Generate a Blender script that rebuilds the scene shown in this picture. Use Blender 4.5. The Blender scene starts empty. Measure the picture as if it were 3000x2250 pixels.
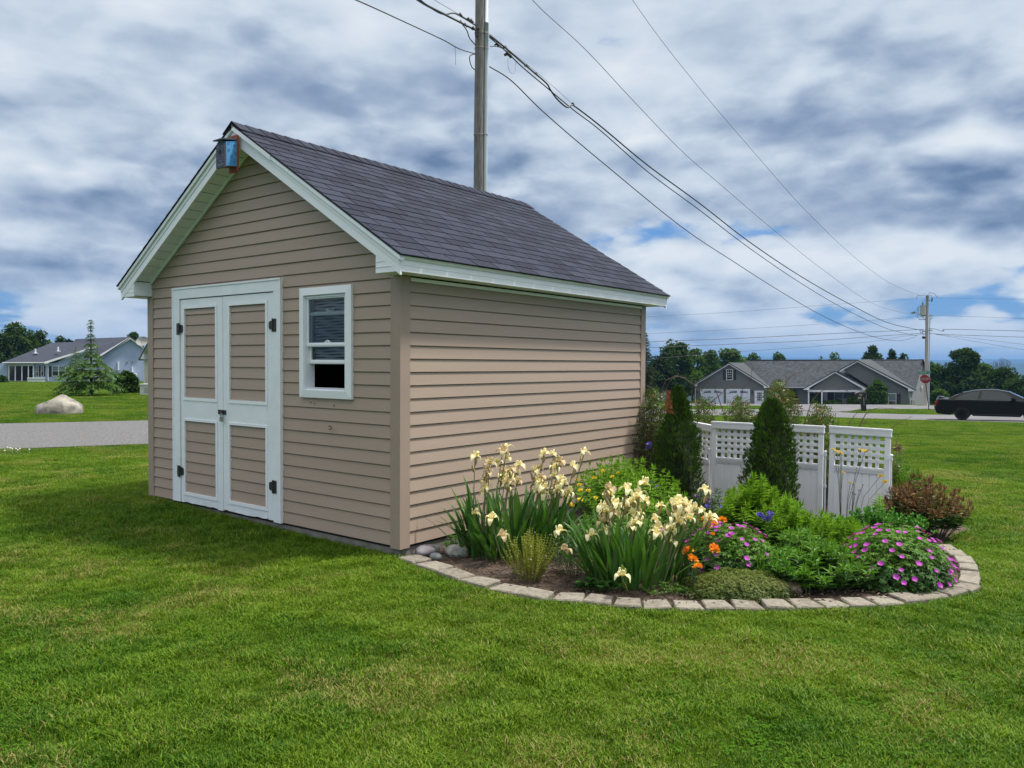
import bpy, math, random
import numpy as np
from math import sin, cos, pi, radians, atan2, sqrt, tan
from mathutils import Vector, Matrix, Quaternion

C = bpy.context.scene.collection
SC = bpy.context.scene
rng = np.random.default_rng(7)
random.seed(7)

# ------------------------------------------------------------------ camera
FPX = 2299.55                      # focal length in pixels of the 3000 px wide photograph
CP = np.array([4.2708, -4.1561, 1.3957])
CR = np.array([0.79137183, 0.61130716, 0.00584656])
CU = np.array([-0.02111197, 0.01777026, 0.99961918])
CF = np.array([-0.61097047, 0.79119389, -0.02696878])
cam_d = bpy.data.cameras.new('camera')
cam_d.sensor_width = 36.0
cam_d.lens = FPX / 3000 * 36.0
cam_d.clip_start = 0.05
cam_d.clip_end = 40000
cam = bpy.data.objects.new('camera', cam_d)
C.objects.link(cam)
cam.matrix_world = Matrix(((CR[0], CU[0], -CF[0], CP[0]), (CR[1], CU[1], -CF[1], CP[1]),
                           (CR[2], CU[2], -CF[2], CP[2]), (0, 0, 0, 1)))
SC.camera = cam

# ------------------------------------------------------------------ light
SUN_AZ, SUN_EL = radians(45), radians(63)
SC.view_settings.view_transform = 'Standard'
SC.view_settings.look = 'None'
SC.view_settings.gamma = 1.0
SC.view_settings.use_curve_mapping = False
SC.view_settings.exposure = 0.88

sd = bpy.data.lights.new('sun', 'SUN')
sd.energy = 2.7
sd.angle = radians(6)
sd.color = (1.0, 0.95, 0.87)
so = bpy.data.objects.new('sun', sd)
C.objects.link(so)
sdir = Vector((cos(SUN_AZ) * cos(SUN_EL), sin(SUN_AZ) * cos(SUN_EL), sin(SUN_EL)))
so.rotation_euler = sdir.to_track_quat('Z', 'Y').to_euler()
so.location = (10, 10, 30)


class NT:
    """small helper for node trees"""
    def __init__(self, tree):
        self.t = tree
        tree.nodes.clear()

    def n(self, typ, **kw):
        nd = self.t.nodes.new(typ)
        for k, v in kw.items():
            if k.startswith('i_'):
                key = k[2:]
                key = int(key) if key.isdigit() else key.replace('_', ' ')
                nd.inputs[key].default_value = v
            else:
                setattr(nd, k, v)
        return nd

    def l(self, a, b):
        self.t.links.new(a, b)

    def math(self, op, a, b=None, c=None, clamp=False):
        nd = self.t.nodes.new('ShaderNodeMath')
        nd.operation = op
        nd.use_clamp = clamp
        for i, v in enumerate((a, b, c)):
            if v is None:
                continue
            if isinstance(v, (int, float)):
                nd.inputs[i].default_value = v
            else:
                self.l(v, nd.inputs[i])
        return nd.outputs[0]

    def ramp(self, fac, stops):
        nd = self.t.nodes.new('ShaderNodeValToRGB')
        cr = nd.color_ramp
        while len(cr.elements) < len(stops):
            cr.elements.new(0.5)
        for e, (p, c) in zip(cr.elements, stops):
            e.position = p
            e.color = (*c, 1)
        self.l(fac, nd.inputs[0])
        return nd.outputs[0]

    def mix(self, fac, a, b, blend='MIX'):
        nd = self.t.nodes.new('ShaderNodeMix')
        nd.data_type = 'RGBA'
        nd.blend_type = blend
        for s, v in ((nd.inputs[0], fac), (nd.inputs[6], a), (nd.inputs[7], b)):
            if isinstance(v, (int, float)):
                s.default_value = v
            elif isinstance(v, tuple):
                s.default_value = (*v, 1) if len(v) == 3 else v
            else:
                self.l(v, s)
        return nd.outputs[2]


world = bpy.data.worlds.new('World')
SC.world = world
world.use_nodes = True
W_ = NT(world.node_tree)
sky = W_.n('ShaderNodeTexSky')
sky.sky_type = 'NISHITA'
sky.sun_disc = False
sky.sun_elevation = SUN_EL
sky.sun_rotation = SUN_AZ
sky.altitude = 100
tc = W_.n('ShaderNodeTexCoord')
sep = W_.n('ShaderNodeSeparateXYZ')
W_.l(tc.outputs['Generated'], sep.inputs[0])
zc = W_.math('MAXIMUM', sep.outputs[2], 0.0)
zz = W_.math('ADD', zc, 0.20)
px_ = W_.math('DIVIDE', sep.outputs[0], zz)
py_ = W_.math('DIVIDE', sep.outputs[1], zz)
cmb = W_.n('ShaderNodeCombineXYZ')
W_.l(px_, cmb.inputs[0])
W_.l(py_, cmb.inputs[1])


def warp(off, scale, ball):
    mp = W_.n('ShaderNodeMapping')
    mp.inputs['Location'].default_value = off
    mp.inputs['Scale'].default_value = (1, 1, 2.3) if ball else (1, 1, 1)
    W_.l(tc.outputs['Generated'] if ball else cmb.outputs[0], mp.inputs[0])
    return mp.outputs[0]


def cloud_noise(scale, detail, rough, off, dist=0.0, ball=False):
    nz = W_.n('ShaderNodeTexNoise')
    nz.inputs['Scale'].default_value = scale
    nz.inputs['Detail'].default_value = detail
    nz.inputs['Roughness'].default_value = rough
    nz.inputs['Distortion'].default_value = dist
    W_.l(warp(off, scale, ball), nz.inputs['Vector'])
    return nz.outputs[0]


def billow(scale, off):
    """rounded puffs: inverted smooth cell distance on slightly warped coordinates"""
    v = warp(off, scale, True)
    wn = W_.n('ShaderNodeTexNoise')
    wn.inputs['Scale'].default_value = scale * 1.7
    wn.inputs['Detail'].default_value = 2
    W_.l(v, wn.inputs['Vector'])
    ad = W_.n('ShaderNodeVectorMath', operation='MULTIPLY_ADD')
    W_.l(wn.outputs['Color'], ad.inputs[0])
    ad.inputs[1].default_value = (.9 / scale, .9 / scale, .9 / scale)
    W_.l(v, ad.inputs[2])
    vo = W_.n('ShaderNodeTexVoronoi')
    vo.feature = 'F1'
    vo.inputs['Scale'].default_value = scale
    vo.inputs['Detail'].default_value = 1.0
    vo.inputs['Roughness'].default_value = 0.5
    W_.l(ad.outputs[0], vo.inputs['Vector'])
    return W_.math('SUBTRACT', 1.0, vo.outputs['Distance'])


OFF = (11.3, 2.2, 0.0)
n_big = cloud_noise(0.60, 2, 0.45, OFF)


def height(dz):
    a_ = cloud_noise(2.6, 3, 0.5, (OFF[0] + 4, OFF[1] + 2, .3 + dz), 0.1, True)
    b_ = billow(5.6, (OFF[0] + 1, OFF[1] + 6, .1 + dz))
    c_ = cloud_noise(13.0, 5, 0.6, (OFF[0] + 9, OFF[1] + 5, .7 + dz), 0.2, True)
    return W_.math('MULTIPLY_ADD', a_, 0.50, W_.math('MULTIPLY_ADD', b_, 0.24, W_.math('MULTIPLY', c_, 0.19)))


H0 = height(0.0)
H1 = height(0.07)
n_soft = cloud_noise(2.2, 4, 0.5, (OFF[0] + 7, OFF[1] + 1, 0.9), 0.2, True)
dens = W_.math('MULTIPLY_ADD', n_big, 0.45, H0)
# nearly closed cover overhead, broken towards the horizon
elev = W_.n('ShaderNodeMapRange', i_1=0.0, i_2=0.30, i_3=-0.018, i_4=0.11)
elev.clamp = True
W_.l(zc, elev.inputs[0])
n_low = cloud_noise(1.6, 5, 0.55, (OFF[0] + 3, OFF[1] + 4, 0.0), 0.1)
lw = W_.n('ShaderNodeMapRange', i_1=0.03, i_2=0.17, i_3=0.75, i_4=0.0)
W_.l(zc, lw.inputs[0])
dens = W_.math('MULTIPLY_ADD', W_.math('SUBTRACT', n_low, 0.47), lw.outputs[0], dens)
cov = W_.math('ADD', dens, elev.outputs[0])
mask = W_.n('ShaderNodeMapRange', i_1=0.465, i_2=0.545, i_3=0.0, i_4=1.0)
mask.interpolation_type = 'SMOOTHSTEP'
W_.l(cov, mask.inputs[0])
# lit tops of the puffs, dark flat bases where the cloud is thick
edge = W_.math('MULTIPLY', W_.math('SUBTRACT', H0, H1), 5.0)
lowk = W_.n('ShaderNodeMapRange', i_1=0.08, i_2=0.42, i_3=1.0, i_4=0.42)
W_.l(zc, lowk.inputs[0])
thick = W_.n('ShaderNodeMapRange', i_1=.49, i_2=.73, i_3=1.0, i_4=0.42)
W_.l(cov, thick.inputs[0])
base_ = W_.math('MULTIPLY_ADD', W_.math('SUBTRACT', n_soft, 0.5), 1.6, thick.outputs[0])
shade = W_.math('MULTIPLY_ADD', edge, lowk.outputs[0], base_)
lowd = W_.n('ShaderNodeMapRange', i_1=0.05, i_2=0.38, i_3=0.24, i_4=0.03)
W_.l(zc, lowd.inputs[0])
shade = W_.math('SUBTRACT', W_.math('MULTIPLY_ADD', shade, 0.72, 0.215), lowd.outputs[0], clamp=True)
ccol = W_.ramp(shade, [(0.0, (0.95, 1.45, 2.4)), (0.25, (2.05, 2.65, 3.6)), (0.55, (3.8, 4.35, 5.05)), (0.85, (5.1, 5.45, 5.8))])
blue = W_.mix(1.0, sky.outputs[0], (0.32, 0.52, .80), 'MULTIPLY')
blue = W_.mix(0.70, blue, (.85, 2.15, 4.4))
skyc = W_.mix(mask.outputs[0], blue, ccol)
# thin bright air near the horizon
hz = W_.n('ShaderNodeMapRange', i_1=0.0, i_2=0.10, i_3=0.30, i_4=0.0)
W_.l(zc, hz.inputs[0])
skyc = W_.mix(hz.outputs[0], skyc, (2.4, 3.4, 4.7))
# an overcast sky grows brighter and whiter towards the zenith
zen = W_.n('ShaderNodeMapRange', i_1=0.40, i_2=0.85, i_3=0.0, i_4=1.0)
zen.interpolation_type = 'SMOOTHSTEP'
W_.l(zc, zen.inputs[0])
skyc = W_.mix(W_.math('MULTIPLY', zen.outputs[0], 0.85), skyc, (12.5, 12.0, 11.3))
bg = W_.n('ShaderNodeBackground')
bg.inputs[1].default_value = 0.085
W_.l(skyc, bg.inputs[0])
wo = W_.n('ShaderNodeOutputWorld')
W_.l(bg.outputs[0], wo.inputs[0])

# ------------------------------------------------------------------ frames of reference
RH = np.array([CR[0], CR[1]]) / np.hypot(CR[0], CR[1])
FH = np.array([-RH[1], RH[0]])


def uw(x, y):
    dx, dy = x - CP[0], y - CP[1]
    return dx * RH[0] + dy * RH[1], dx * FH[0] + dy * FH[1]


def xy(u, w):
    return CP[0] + u * RH[0] + w * FH[0], CP[1] + u * RH[1] + w * FH[1]


HR = ([0, 6, 12, 20, 38, 55, 74, 90, 112, 125, 140], [0, 0, -.14, -.42, -1.15, -1.72, -2.38, -3.1, -4.5, -4.95, -5.3])
HL = ([0, 35, 60, 95, 140], [0, 0, -.45, -1.15, -1.3])
FAR = ([0, 135, 400, 1500, 3600, 4600, 5600, 6200, 7000, 8600, 9300, 9900, 10500, 11500],
       [0, 0, -14, -42, -48, -20, 14, 10, -30, 20, 76, 84, 20, -20])


def gz(x, y):
    x = np.asarray(x, float)
    y = np.asarray(y, float)
    u, w = uw(x, y)
    az = u / np.maximum(np.abs(w), 4)
    t = np.clip((az + .35) / .6, 0, 1)
    t = t * t * (3 - 2 * t)
    wc = np.clip(w, 0, 140)
    near = t * np.interp(wc, *HR) + (1 - t) * np.interp(wc, *HL)
    r = np.hypot(u, w)
    th = np.arctan2(u, w)
    far = np.interp(r, *FAR)
    k = np.clip((r - 3000) / 3000, 0, 1)
    far = far + k * (9 * np.sin(th * 9 + r / 1500) + 6 * np.sin(th * 23 + 1.3 + r / 900) + 4 * np.sin(th * 51 + r / 400))
    # the lawn rises a few centimetres towards the far left corner of the shed
    left = .07 * np.exp(-((x + 4.2) ** 2 / 4 + (y - .5) ** 2 / 8))
    return -0.10 + near + far + left


def ray(px, py):
    return CR * (px - 1500) / FPX - CU * (py - 1125) / FPX + CF


def P(px, py, w):
    """world point seen at photograph pixel (px, py) at depth w"""
    return CP + ray(px, py) * w


def G(px, py, lift=0.0):
    """point of the ground seen at a photograph pixel"""
    d = ray(px, py)
    lo, t = 1.0, 1.0
    while t < 4000:
        q = CP + d * t
        if q[2] < gz(q[0], q[1]):
            break
        lo = t
        t *= 1.04
    hi = t
    for _ in range(30):
        m = (lo + hi) / 2
        q = CP + d * m
        if q[2] < gz(q[0], q[1]):
            hi = m
        else:
            lo = m
    q = CP + d * hi
    return np.array([q[0], q[1], float(gz(q[0], q[1])) + lift])


def depth_of(p):
    return float(np.dot(np.array(p) - CP, CF))


# ------------------------------------------------------------------ materials
MATS = {}


def M(name, a, b=None, rough=.6, noise=1.0, scale=6.0, island=0.0, obj=0.0, bump=0.0, bscale=60.0, metal=0.0,
      spec=.5, trans=0.0, stretch=None, detail=4, coord='Object', coat=0.0):
    if name in MATS:
        return MATS[name]
    b = b or tuple(c * .8 for c in a)
    m = bpy.data.materials.new(name)
    m.use_nodes = True
    T = NT(m.node_tree)
    if coord == 'Position':
        src = T.n('ShaderNodeNewGeometry').outputs['Position']
    else:
        src = T.n('ShaderNodeTexCoord').outputs[coord]
    if stretch:
        mp = T.n('ShaderNodeMapping')
        mp.inputs['Scale'].default_value = stretch
        T.l(src, mp.inputs[0])
        src = mp.outputs[0]
    nz = T.n('ShaderNodeTexNoise', i_Scale=scale, i_Detail=detail)
    T.l(src, nz.inputs['Vector'])
    fac = T.math('MULTIPLY_ADD', T.math('SUBTRACT', nz.outputs[0], .5), 2.2 * noise, .5)
    if island:
        g = T.n('ShaderNodeNewGeometry')
        fac = T.math('MULTIPLY_ADD', T.math('SUBTRACT', g.outputs['Random Per Island'], .5), island, fac)
    if obj:
        o = T.n('ShaderNodeObjectInfo')
        fac = T.math('MULTIPLY_ADD', T.math('SUBTRACT', o.outputs['Random'], .5), obj, fac)
    fac = T.math('ADD', fac, 0.0, clamp=True)
    col = T.mix(fac, a, b)
    bs = T.n('ShaderNodeBsdfPrincipled')
    T.l(col, bs.inputs['Base Color'])
    bs.inputs['Roughness'].default_value = rough
    bs.inputs['Metallic'].default_value = metal
    bs.inputs['Specular IOR Level'].default_value = spec
    bs.inputs['Coat Weight'].default_value = coat
    if bump:
        n2 = T.n('ShaderNodeTexNoise', i_Scale=bscale, i_Detail=5)
        T.l(src, n2.inputs['Vector'])
        bp = T.n('ShaderNodeBump', i_Strength=min(1, bump), i_Distance=.01)
        T.l(n2.outputs[0], bp.inputs['Height'])
        T.l(bp.outputs[0], bs.inputs['Normal'])
    out = T.n('ShaderNodeOutputMaterial')
    if trans:
        tr = T.n('ShaderNodeBsdfTranslucent')
        T.l(T.mix(1.0, col, (1.0, 1.0, 1.0) if 'resin' in name else (1.25, 1.3, .6), 'MULTIPLY'), tr.inputs[0])
        ms = T.n('ShaderNodeMixShader', i_0=trans)
        T.l(bs.outputs[0], ms.inputs[1])
        T.l(tr.outputs[0], ms.inputs[2])
        T.l(ms.outputs[0], out.inputs[0])
    else:
        T.l(bs.outputs[0], out.inputs[0])
    MATS[name] = m
    return m


def leafmat(name, a, b, trans=.3, rough=.45, obj=.3, scale=1.5):
    return M(name, a, b, rough=rough, noise=.5, scale=scale, island=.9, obj=obj, trans=trans, spec=.2, coord='Position')


vinyl = M('white_vinyl', (.83, .87, .92), (.76, .80, .86), rough=.35, scale=3, noise=.6, bump=.05, bscale=90)
vinyl_old = M('white_door_metal', (.80, .85, .90), (.70, .76, .81), rough=.4, scale=5, noise=.9, bump=.12, bscale=14)
taupe = M('taupe_siding', (.385, .298, .240), (.335, .258, .207), rough=.5, scale=2.2, noise=.7, obj=.25, bump=.12,
          bscale=55, stretch=(.25, .25, 3))
shingle_m = M('asphalt_shingle', (.013, .016, .027), (.048, .055, .084), rough=.95, scale=260, noise=1.1, obj=.55, island=.3,
              bump=.5, bscale=500, spec=.2, coord='Position')
concrete = M('concrete', (.22, .215, .19), (.11, .105, .095), rough=.95, scale=7, bump=.8, bscale=30, detail=8)
dark_in = M('dark_interior', (.02, .018, .016), rough=.95)
black_metal = M('black_metal', (.012, .012, .014), (.03, .03, .032), rough=.45, scale=30)
steel = M('worn_steel', (.45, .45, .43), (.2, .18, .16), rough=.4, metal=.7, scale=40)
pole_wood = M('weathered_pole_wood', (.225, .215, .21), (.10, .095, .092), rough=.9, scale=5, noise=1.5, stretch=(6, 6, .45),
              bump=.7, bscale=22, detail=8)
conduit_m = M('grey_conduit', (.50, .56, .60), (.42, .48, .52), rough=.4, scale=3)
cable_m = M('black_cable', (.02, .02, .022), rough=.6)
steel_wire = M('grey_wire', (.10, .10, .11), rough=.5)
asphalt = M('asphalt', (.150, .150, .153), (.080, .080, .084), rough=.92, scale=22, noise=1.9, bump=.5, bscale=150, coord='Position', detail=6)
asphalt2 = M('asphalt_worn', (.155, .152, .165), (.105, .104, .115), rough=.9, scale=.5, noise=1.0, bump=.3, bscale=60, coord='Position', detail=9)
soil_m = M('garden_soil', (.105, .072, .052), (.035, .024, .018), rough=1, scale=9, noise=1.5, bump=1, bscale=60, coord='Position', detail=8)
brick_m = M('tan_edging_block', (.27, .245, .205), (.16, .142, .115), rough=.95, scale=26, noise=1.2, obj=.6, bump=.8, bscale=70, coord='Position', detail=7)
bark = M('bark', (.09, .07, .055), (.04, .032, .026), rough=.95, scale=9, stretch=(3, 3, .6), bump=.8, bscale=20)
stem_m = M('green_stem', (.07, .12, .03), (.10, .15, .05), rough=.6, scale=9)
cane_m = M('rose_cane', (.10, .035, .03), (.09, .07, .045), rough=.6, scale=4, coord='Position')


def glassmat(name, tint=(.02, .025, .03), rough=.03):
    return M(name, tint, rough=rough, spec=.9, coat=.6)


glass = glassmat('window_glass')

# clear pane: mirror reflection over see-through
pane = bpy.data.materials.new('clear_pane')
pane.use_nodes = True
T = NT(pane.node_tree)
tb = T.n('ShaderNodeBsdfTransparent', i_0=(.80, .84, .84, 1))
gb = T.n('ShaderNodeBsdfGlossy', i_0=(.8, .85, .9, 1), i_1=.03)
wv = T.n('ShaderNodeTexNoise', i_Scale=9.0)
bp = T.n('ShaderNodeBump', i_Strength=.15, i_Distance=.01)
T.l(wv.outputs[0], bp.inputs['Height'])
T.l(bp.outputs[0], gb.inputs['Normal'])
fr = T.n('ShaderNodeFresnel', i_0=1.5)
ms = T.n('ShaderNodeMixShader')
T.l(fr.outputs[0], ms.inputs[0])
T.l(tb.outputs[0], ms.inputs[1])
T.l(gb.outputs[0], ms.inputs[2])
T.l(ms.outputs[0], T.n('ShaderNodeOutputMaterial').inputs[0])


# ------------------------------------------------------------------ object helpers
def link(name, data, parent=None):
    o = bpy.data.objects.new(name, data)
    C.objects.link(o)
    if parent:
        o.parent = parent
    return o


def tag(o, label=None, cat=None, group=None, kind=None):
    if label:
        o['label'] = label
    if cat:
        o['category'] = cat
    if group:
        o['group'] = group
    if kind:
        o['kind'] = kind
    return o


def thing(name, label, cat, loc=(0, 0, 0), rotz=0.0, group=None):
    o = bpy.data.objects.new(name, None)
    C.objects.link(o)
    o.empty_display_size = .1
    o.location = tuple(float(v) for v in loc)
    o.rotation_euler = (0, 0, rotz)
    return tag(o, label, cat, group)


class MB:
    """collects polygons, builds one mesh"""
    def __init__(self):
        self.v, self.f, self.m, self.n = [], [], [], 0

    def add(self, verts, faces, mi=0):
        self.v.append(np.asarray(verts, float).reshape(-1, 3))
        for f in faces:
            self.f.append([i + self.n for i in f])
            self.m.append(mi)
        self.n += len(self.v[-1])
        return self

    def hexa(self, v, mi=0):
        """8 verts: bottom 0-3 ccw, top 4-7"""
        return self.add(v, [(0, 3, 2, 1), (4, 5, 6, 7), (0, 1, 5, 4), (1, 2, 6, 5), (2, 3, 7, 6), (3, 0, 4, 7)], mi)

    def box(self, x0, x1, y0, y1, z0, z1, mi=0):
        return self.hexa([(x0, y0, z0), (x1, y0, z0), (x1, y1, z0), (x0, y1, z0), (x0, y0, z1), (x1, y0, z1), (x1, y1, z1), (x0, y1, z1)], mi)

    def prism(self, poly, off, mi=0):
        p = np.asarray(poly, float)
        n = len(p)
        o = np.asarray(off, float)
        return self.add(np.vstack([p, p + o]), [tuple(range(n))[::-1], tuple(range(n, 2 * n))] +
                        [(i, (i + 1) % n, n + (i + 1) % n, n + i) for i in range(n)], mi)

    def tube(self, pts, r, seg=6, mi=0, cap=True):
        pts = [np.asarray(p, float) for p in pts]
        rs = r if hasattr(r, '__len__') else [r] * len(pts)
        rings = []
        up = np.array([0, 0, 1.0])
        prev = None
        for i, p in enumerate(pts):
            d = pts[min(i + 1, len(pts) - 1)] - pts[max(i - 1, 0)]
            d = d / (np.linalg.norm(d) + 1e-12)
            if prev is None:
                a = np.cross(d, up)
                if np.linalg.norm(a) < .1:
                    a = np.cross(d, np.array([1.0, 0, 0]))
            else:
                a = prev - d * np.dot(prev, d)
            a = a / (np.linalg.norm(a) + 1e-12)
            prev = a
            b = np.cross(d, a)
            rings.append([p + rs[i] * (cos(2 * pi * k / seg) * a + sin(2 * pi * k / seg) * b) for k in range(seg)])
        v = np.array(rings).reshape(-1, 3)
        f = []
        for i in range(len(pts) - 1):
            for k in range(seg):
                f.append((i * seg + k, i * seg + (k + 1) % seg, (i + 1) * seg + (k + 1) % seg, (i + 1) * seg + k))
        if cap:
            f.append(tuple(range(seg)))
            f.append(tuple(range((len(pts) - 1) * seg, len(pts) * seg))[::-1])
        return self.add(v, f, mi)

    def grid(self, A, mi=0):
        A = np.asarray(A, float)
        n, m = A.shape[:2]
        return self.add(A.reshape(-1, 3), [(i * m + j, i * m + j + 1, (i + 1) * m + j + 1, (i + 1) * m + j) for i in range(n - 1) for j in range(m - 1)], mi)

    def mesh(self, name, mats, smooth=False):
        me = bpy.data.meshes.new(name)
        me.from_pydata(np.vstack(self.v).tolist(), [], self.f)
        mats = mats if isinstance(mats, (list, tuple)) else [mats]
        for m in mats:
            me.materials.append(m)
        if len(mats) > 1:
            me.polygons.foreach_set('material_index', self.m)
        if smooth:
            me.polygons.foreach_set('use_smooth', [True] * len(me.polygons))
        me.update()
        return me

    def build(self, name, mats, parent=None, smooth=False):
        return link(name, self.mesh(name, mats, smooth), parent)


class Cloud:
    """many quads kept as arrays"""
    def __init__(self):
        self.v, self.q, self.m, self.n = [], [], [], 0

    def quads(self, V, Q, mi=0):
        self.v.append(V)
        self.q.append(Q + self.n)
        self.m.append(np.full(len(Q), mi))
        self.n += len(V)

    def leaves(self, Pn, D, N, L, Wd, mi=0, fold=.12, droop=.12, wide=.42):
        """folded pointed leaves: base Pn, direction D, face normal N, length L, width Wd"""
        Pn = np.asarray(Pn, float)
        k = len(Pn)
        if k == 0:
            return
        D = D / (np.linalg.norm(D, axis=1, keepdims=True) + 1e-9)
        S = np.cross(D, N)
        S = S / (np.linalg.norm(S, axis=1, keepdims=True) + 1e-9)
        N = np.cross(S, D)
        L = np.broadcast_to(np.asarray(L, float), (k,))[:, None]
        Wd = np.broadcast_to(np.asarray(Wd, float), (k,))[:, None]
        c = Pn + D * L * wide
        V = np.stack([Pn, c - S * Wd / 2 + N * L * fold, c, c + S * Wd / 2 + N * L * fold, Pn + D * L - N * L * droop], 1).reshape(-1, 3)
        b = np.arange(k)[:, None] * 5
        Q = np.concatenate([b + np.array([[0, 1, 4, 2]]), b + np.array([[0, 2, 4, 3]])], 0)
        self.quads(V, Q, mi)

    def build(self, name, mats, parent=None):
        V = np.concatenate(self.v)
        Q = np.concatenate(self.q)
        Mi = np.concatenate(self.m)
        me = bpy.data.meshes.new(name)
        me.vertices.add(len(V))
        me.vertices.foreach_set('co', V.astype(np.float32).ravel())
        me.loops.add(Q.size)
        me.loops.foreach_set('vertex_index', Q.astype(np.int32).ravel())
        me.polygons.add(len(Q))
        me.polygons.foreach_set('loop_start', (np.arange(len(Q)) * 4).astype(np.int32))
        mats = mats if isinstance(mats, (list, tuple)) else [mats]
        for m in mats:
            me.materials.append(m)
        me.polygons.foreach_set('material_index', Mi.astype(np.int32))
        me.update(calc_edges=True)
        me.validate()
        return link(name, me, parent)


def rdir(n, zmin=-1.0, zmax=1.0):
    z = rng.uniform(zmin, zmax, n)
    t = rng.uniform(0, 2 * pi, n)
    s = np.sqrt(np.maximum(0, 1 - z * z))
    return np.stack([s * np.cos(t), s * np.sin(t), z], 1)


def structure(o):
    o['kind'] = 'structure'
    return o


def inpoly(px, py, poly):
    poly = np.asarray(poly)
    ins = np.zeros(len(px), bool)
    j = len(poly) - 1
    for i in range(len(poly)):
        xi, yi, xj, yj = *poly[i], *poly[j]
        c = ((yi > py) != (yj > py)) & (px < (xj - xi) * (py - yi) / (yj - yi + 1e-12) + xi)
        ins ^= c
        j = i
    return ins


# ------------------------------------------------------------------ ground
lawn_m = bpy.data.materials.new('lawn_ground')
lawn_m.use_nodes = True
T = NT(lawn_m.node_tree)
pos = T.n('ShaderNodeNewGeometry').outputs['Position']
dst = T.n('ShaderNodeVectorMath', operation='LENGTH')
T.l(pos, dst.inputs[0])
na = T.n('ShaderNodeTexNoise', i_Scale=.35, i_Detail=6.0)
nb = T.n('ShaderNodeTexNoise', i_Scale=14.0, i_Detail=8.0, i_Roughness=.7)
nc = T.n('ShaderNodeTexNoise', i_Scale=.012, i_Detail=8.0, i_Roughness=.65)
for q in (na, nb, nc):
    T.l(pos, q.inputs['Vector'])
near_c = T.mix(T.math('MULTIPLY_ADD', T.math('SUBTRACT', na.outputs[0], .5), 2.4, .5, clamp=True), (.036, .092, .008), (.080, .125, .018))
near_c = T.mix(T.math('MULTIPLY_ADD', T.math('SUBTRACT', nb.outputs[0], .5), 2.0, .4, clamp=True), near_c, (.022, .046, .006))
far_c = T.mix(T.math('MULTIPLY_ADD', T.math('SUBTRACT', nc.outputs[0], .5), 2.6, .5, clamp=True), (.008, .018, .007), (.022, .040, .014))
fm = T.n('ShaderNodeMapRange', i_1=150.0, i_2=230.0)
T.l(dst.outputs['Value'], fm.inputs[0])
bs = T.n('ShaderNodeBsdfPrincipled', i_Roughness=.9)
bs.inputs['Specular IOR Level'].default_value = .15
T.l(T.mix(fm.outputs[0], near_c, far_c), bs.inputs['Base Color'])
bp = T.n('ShaderNodeBump', i_Strength=.8, i_Distance=.03)
T.l(nb.outputs[0], bp.inputs['Height'])
T.l(bp.outputs[0], bs.inputs['Normal'])
T.l(bs.outputs[0], T.n('ShaderNodeOutputMaterial').inputs[0])

rad = np.concatenate([[0.01], np.arange(.6, 24, .6), np.arange(24, 150, 1.0), np.geomspace(150, 11500, 80)])
ang = np.linspace(-pi, pi, 361)
RR, TT = np.meshgrid(rad, ang, indexing='ij')
gx, gy = xy(RR * np.sin(TT), RR * np.cos(TT))
gm = MB()
gm.grid(np.stack([gx, gy, gz(gx, gy)], -1))
gobj = structure(gm.build('lawn', lawn_m, smooth=True))


def strip(name, mat, near_px, far_px, lift, n=40):
    """sheet lying on the ground between two edge lines given as ground points"""
    def resample(pts):
        pts = np.array(pts)[:, :2]
        s = np.concatenate([[0], np.cumsum(np.linalg.norm(np.diff(pts, axis=0), axis=1))])
        t = np.linspace(0, s[-1], n)
        return np.stack([np.interp(t, s, pts[:, 0]), np.interp(t, s, pts[:, 1])], 1)
    a, b = resample(near_px), resample(far_px)
    k = np.linspace(0, 1, 48)[None, :, None]
    g = a[:, None] * (1 - k) + b[:, None] * k
    A = np.concatenate([g, (gz(g[..., 0], g[..., 1]) + lift)[..., None]], -1)
    m = MB()
    m.grid(A)
    # the edge thickness
    for e in (A[:, 0], A[:, -1]):
        lo = e.copy()
        lo[:, 2] -= lift + .03
        m.grid(np.stack([e, lo], 1))
    o = structure(m.build(name, mat, smooth=True))
    return np.vstack([a, b[::-1]])


UWp = lambda u, w: np.array(xy(u, w))
left_near = [UWp(-30, 3.6), UWp(-20, 7.9), UWp(-8.48, 13.0), UWp(-6.45, 13.95), UWp(-2, 17.0), UWp(2.2, 22.5), UWp(4.6, 29), UWp(7.5, 36.5)]
left_far = [UWp(-30, 8.8), UWp(-20, 13.1), UWp(-11.9, 18.2), UWp(-8.7, 19.5), UWp(-6, 22), UWp(-3.6, 26), UWp(-1.5, 33), UWp(1.5, 43)]
poly_road1 = strip('side_road', asphalt, left_near, left_far, .018)
e1 = [UWp(3.5, 43)] + [G(x, y)[:2] for x, y in [(2130, 1219), (2250, 1219), (2382, 1221), (2588, 1229), (2700, 1232), (2850, 1236), (3000, 1240)]]
d = e1[-1] - e1[-2]
e1.append(e1[-1] + d * 6)
e2 = [UWp(1.0, 50)] + [G(x, y)[:2] for x, y in [(2130, 1200), (2250, 1200), (2390, 1204), (2500, 1211), (2700, 1215.5), (2850, 1217), (3000, 1218)]]
d = e2[-1] - e2[-2]
e2.append(e2[-1] + d * 6)
poly_road2 = strip('main_road', asphalt2, e1, e2, .022)
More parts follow.
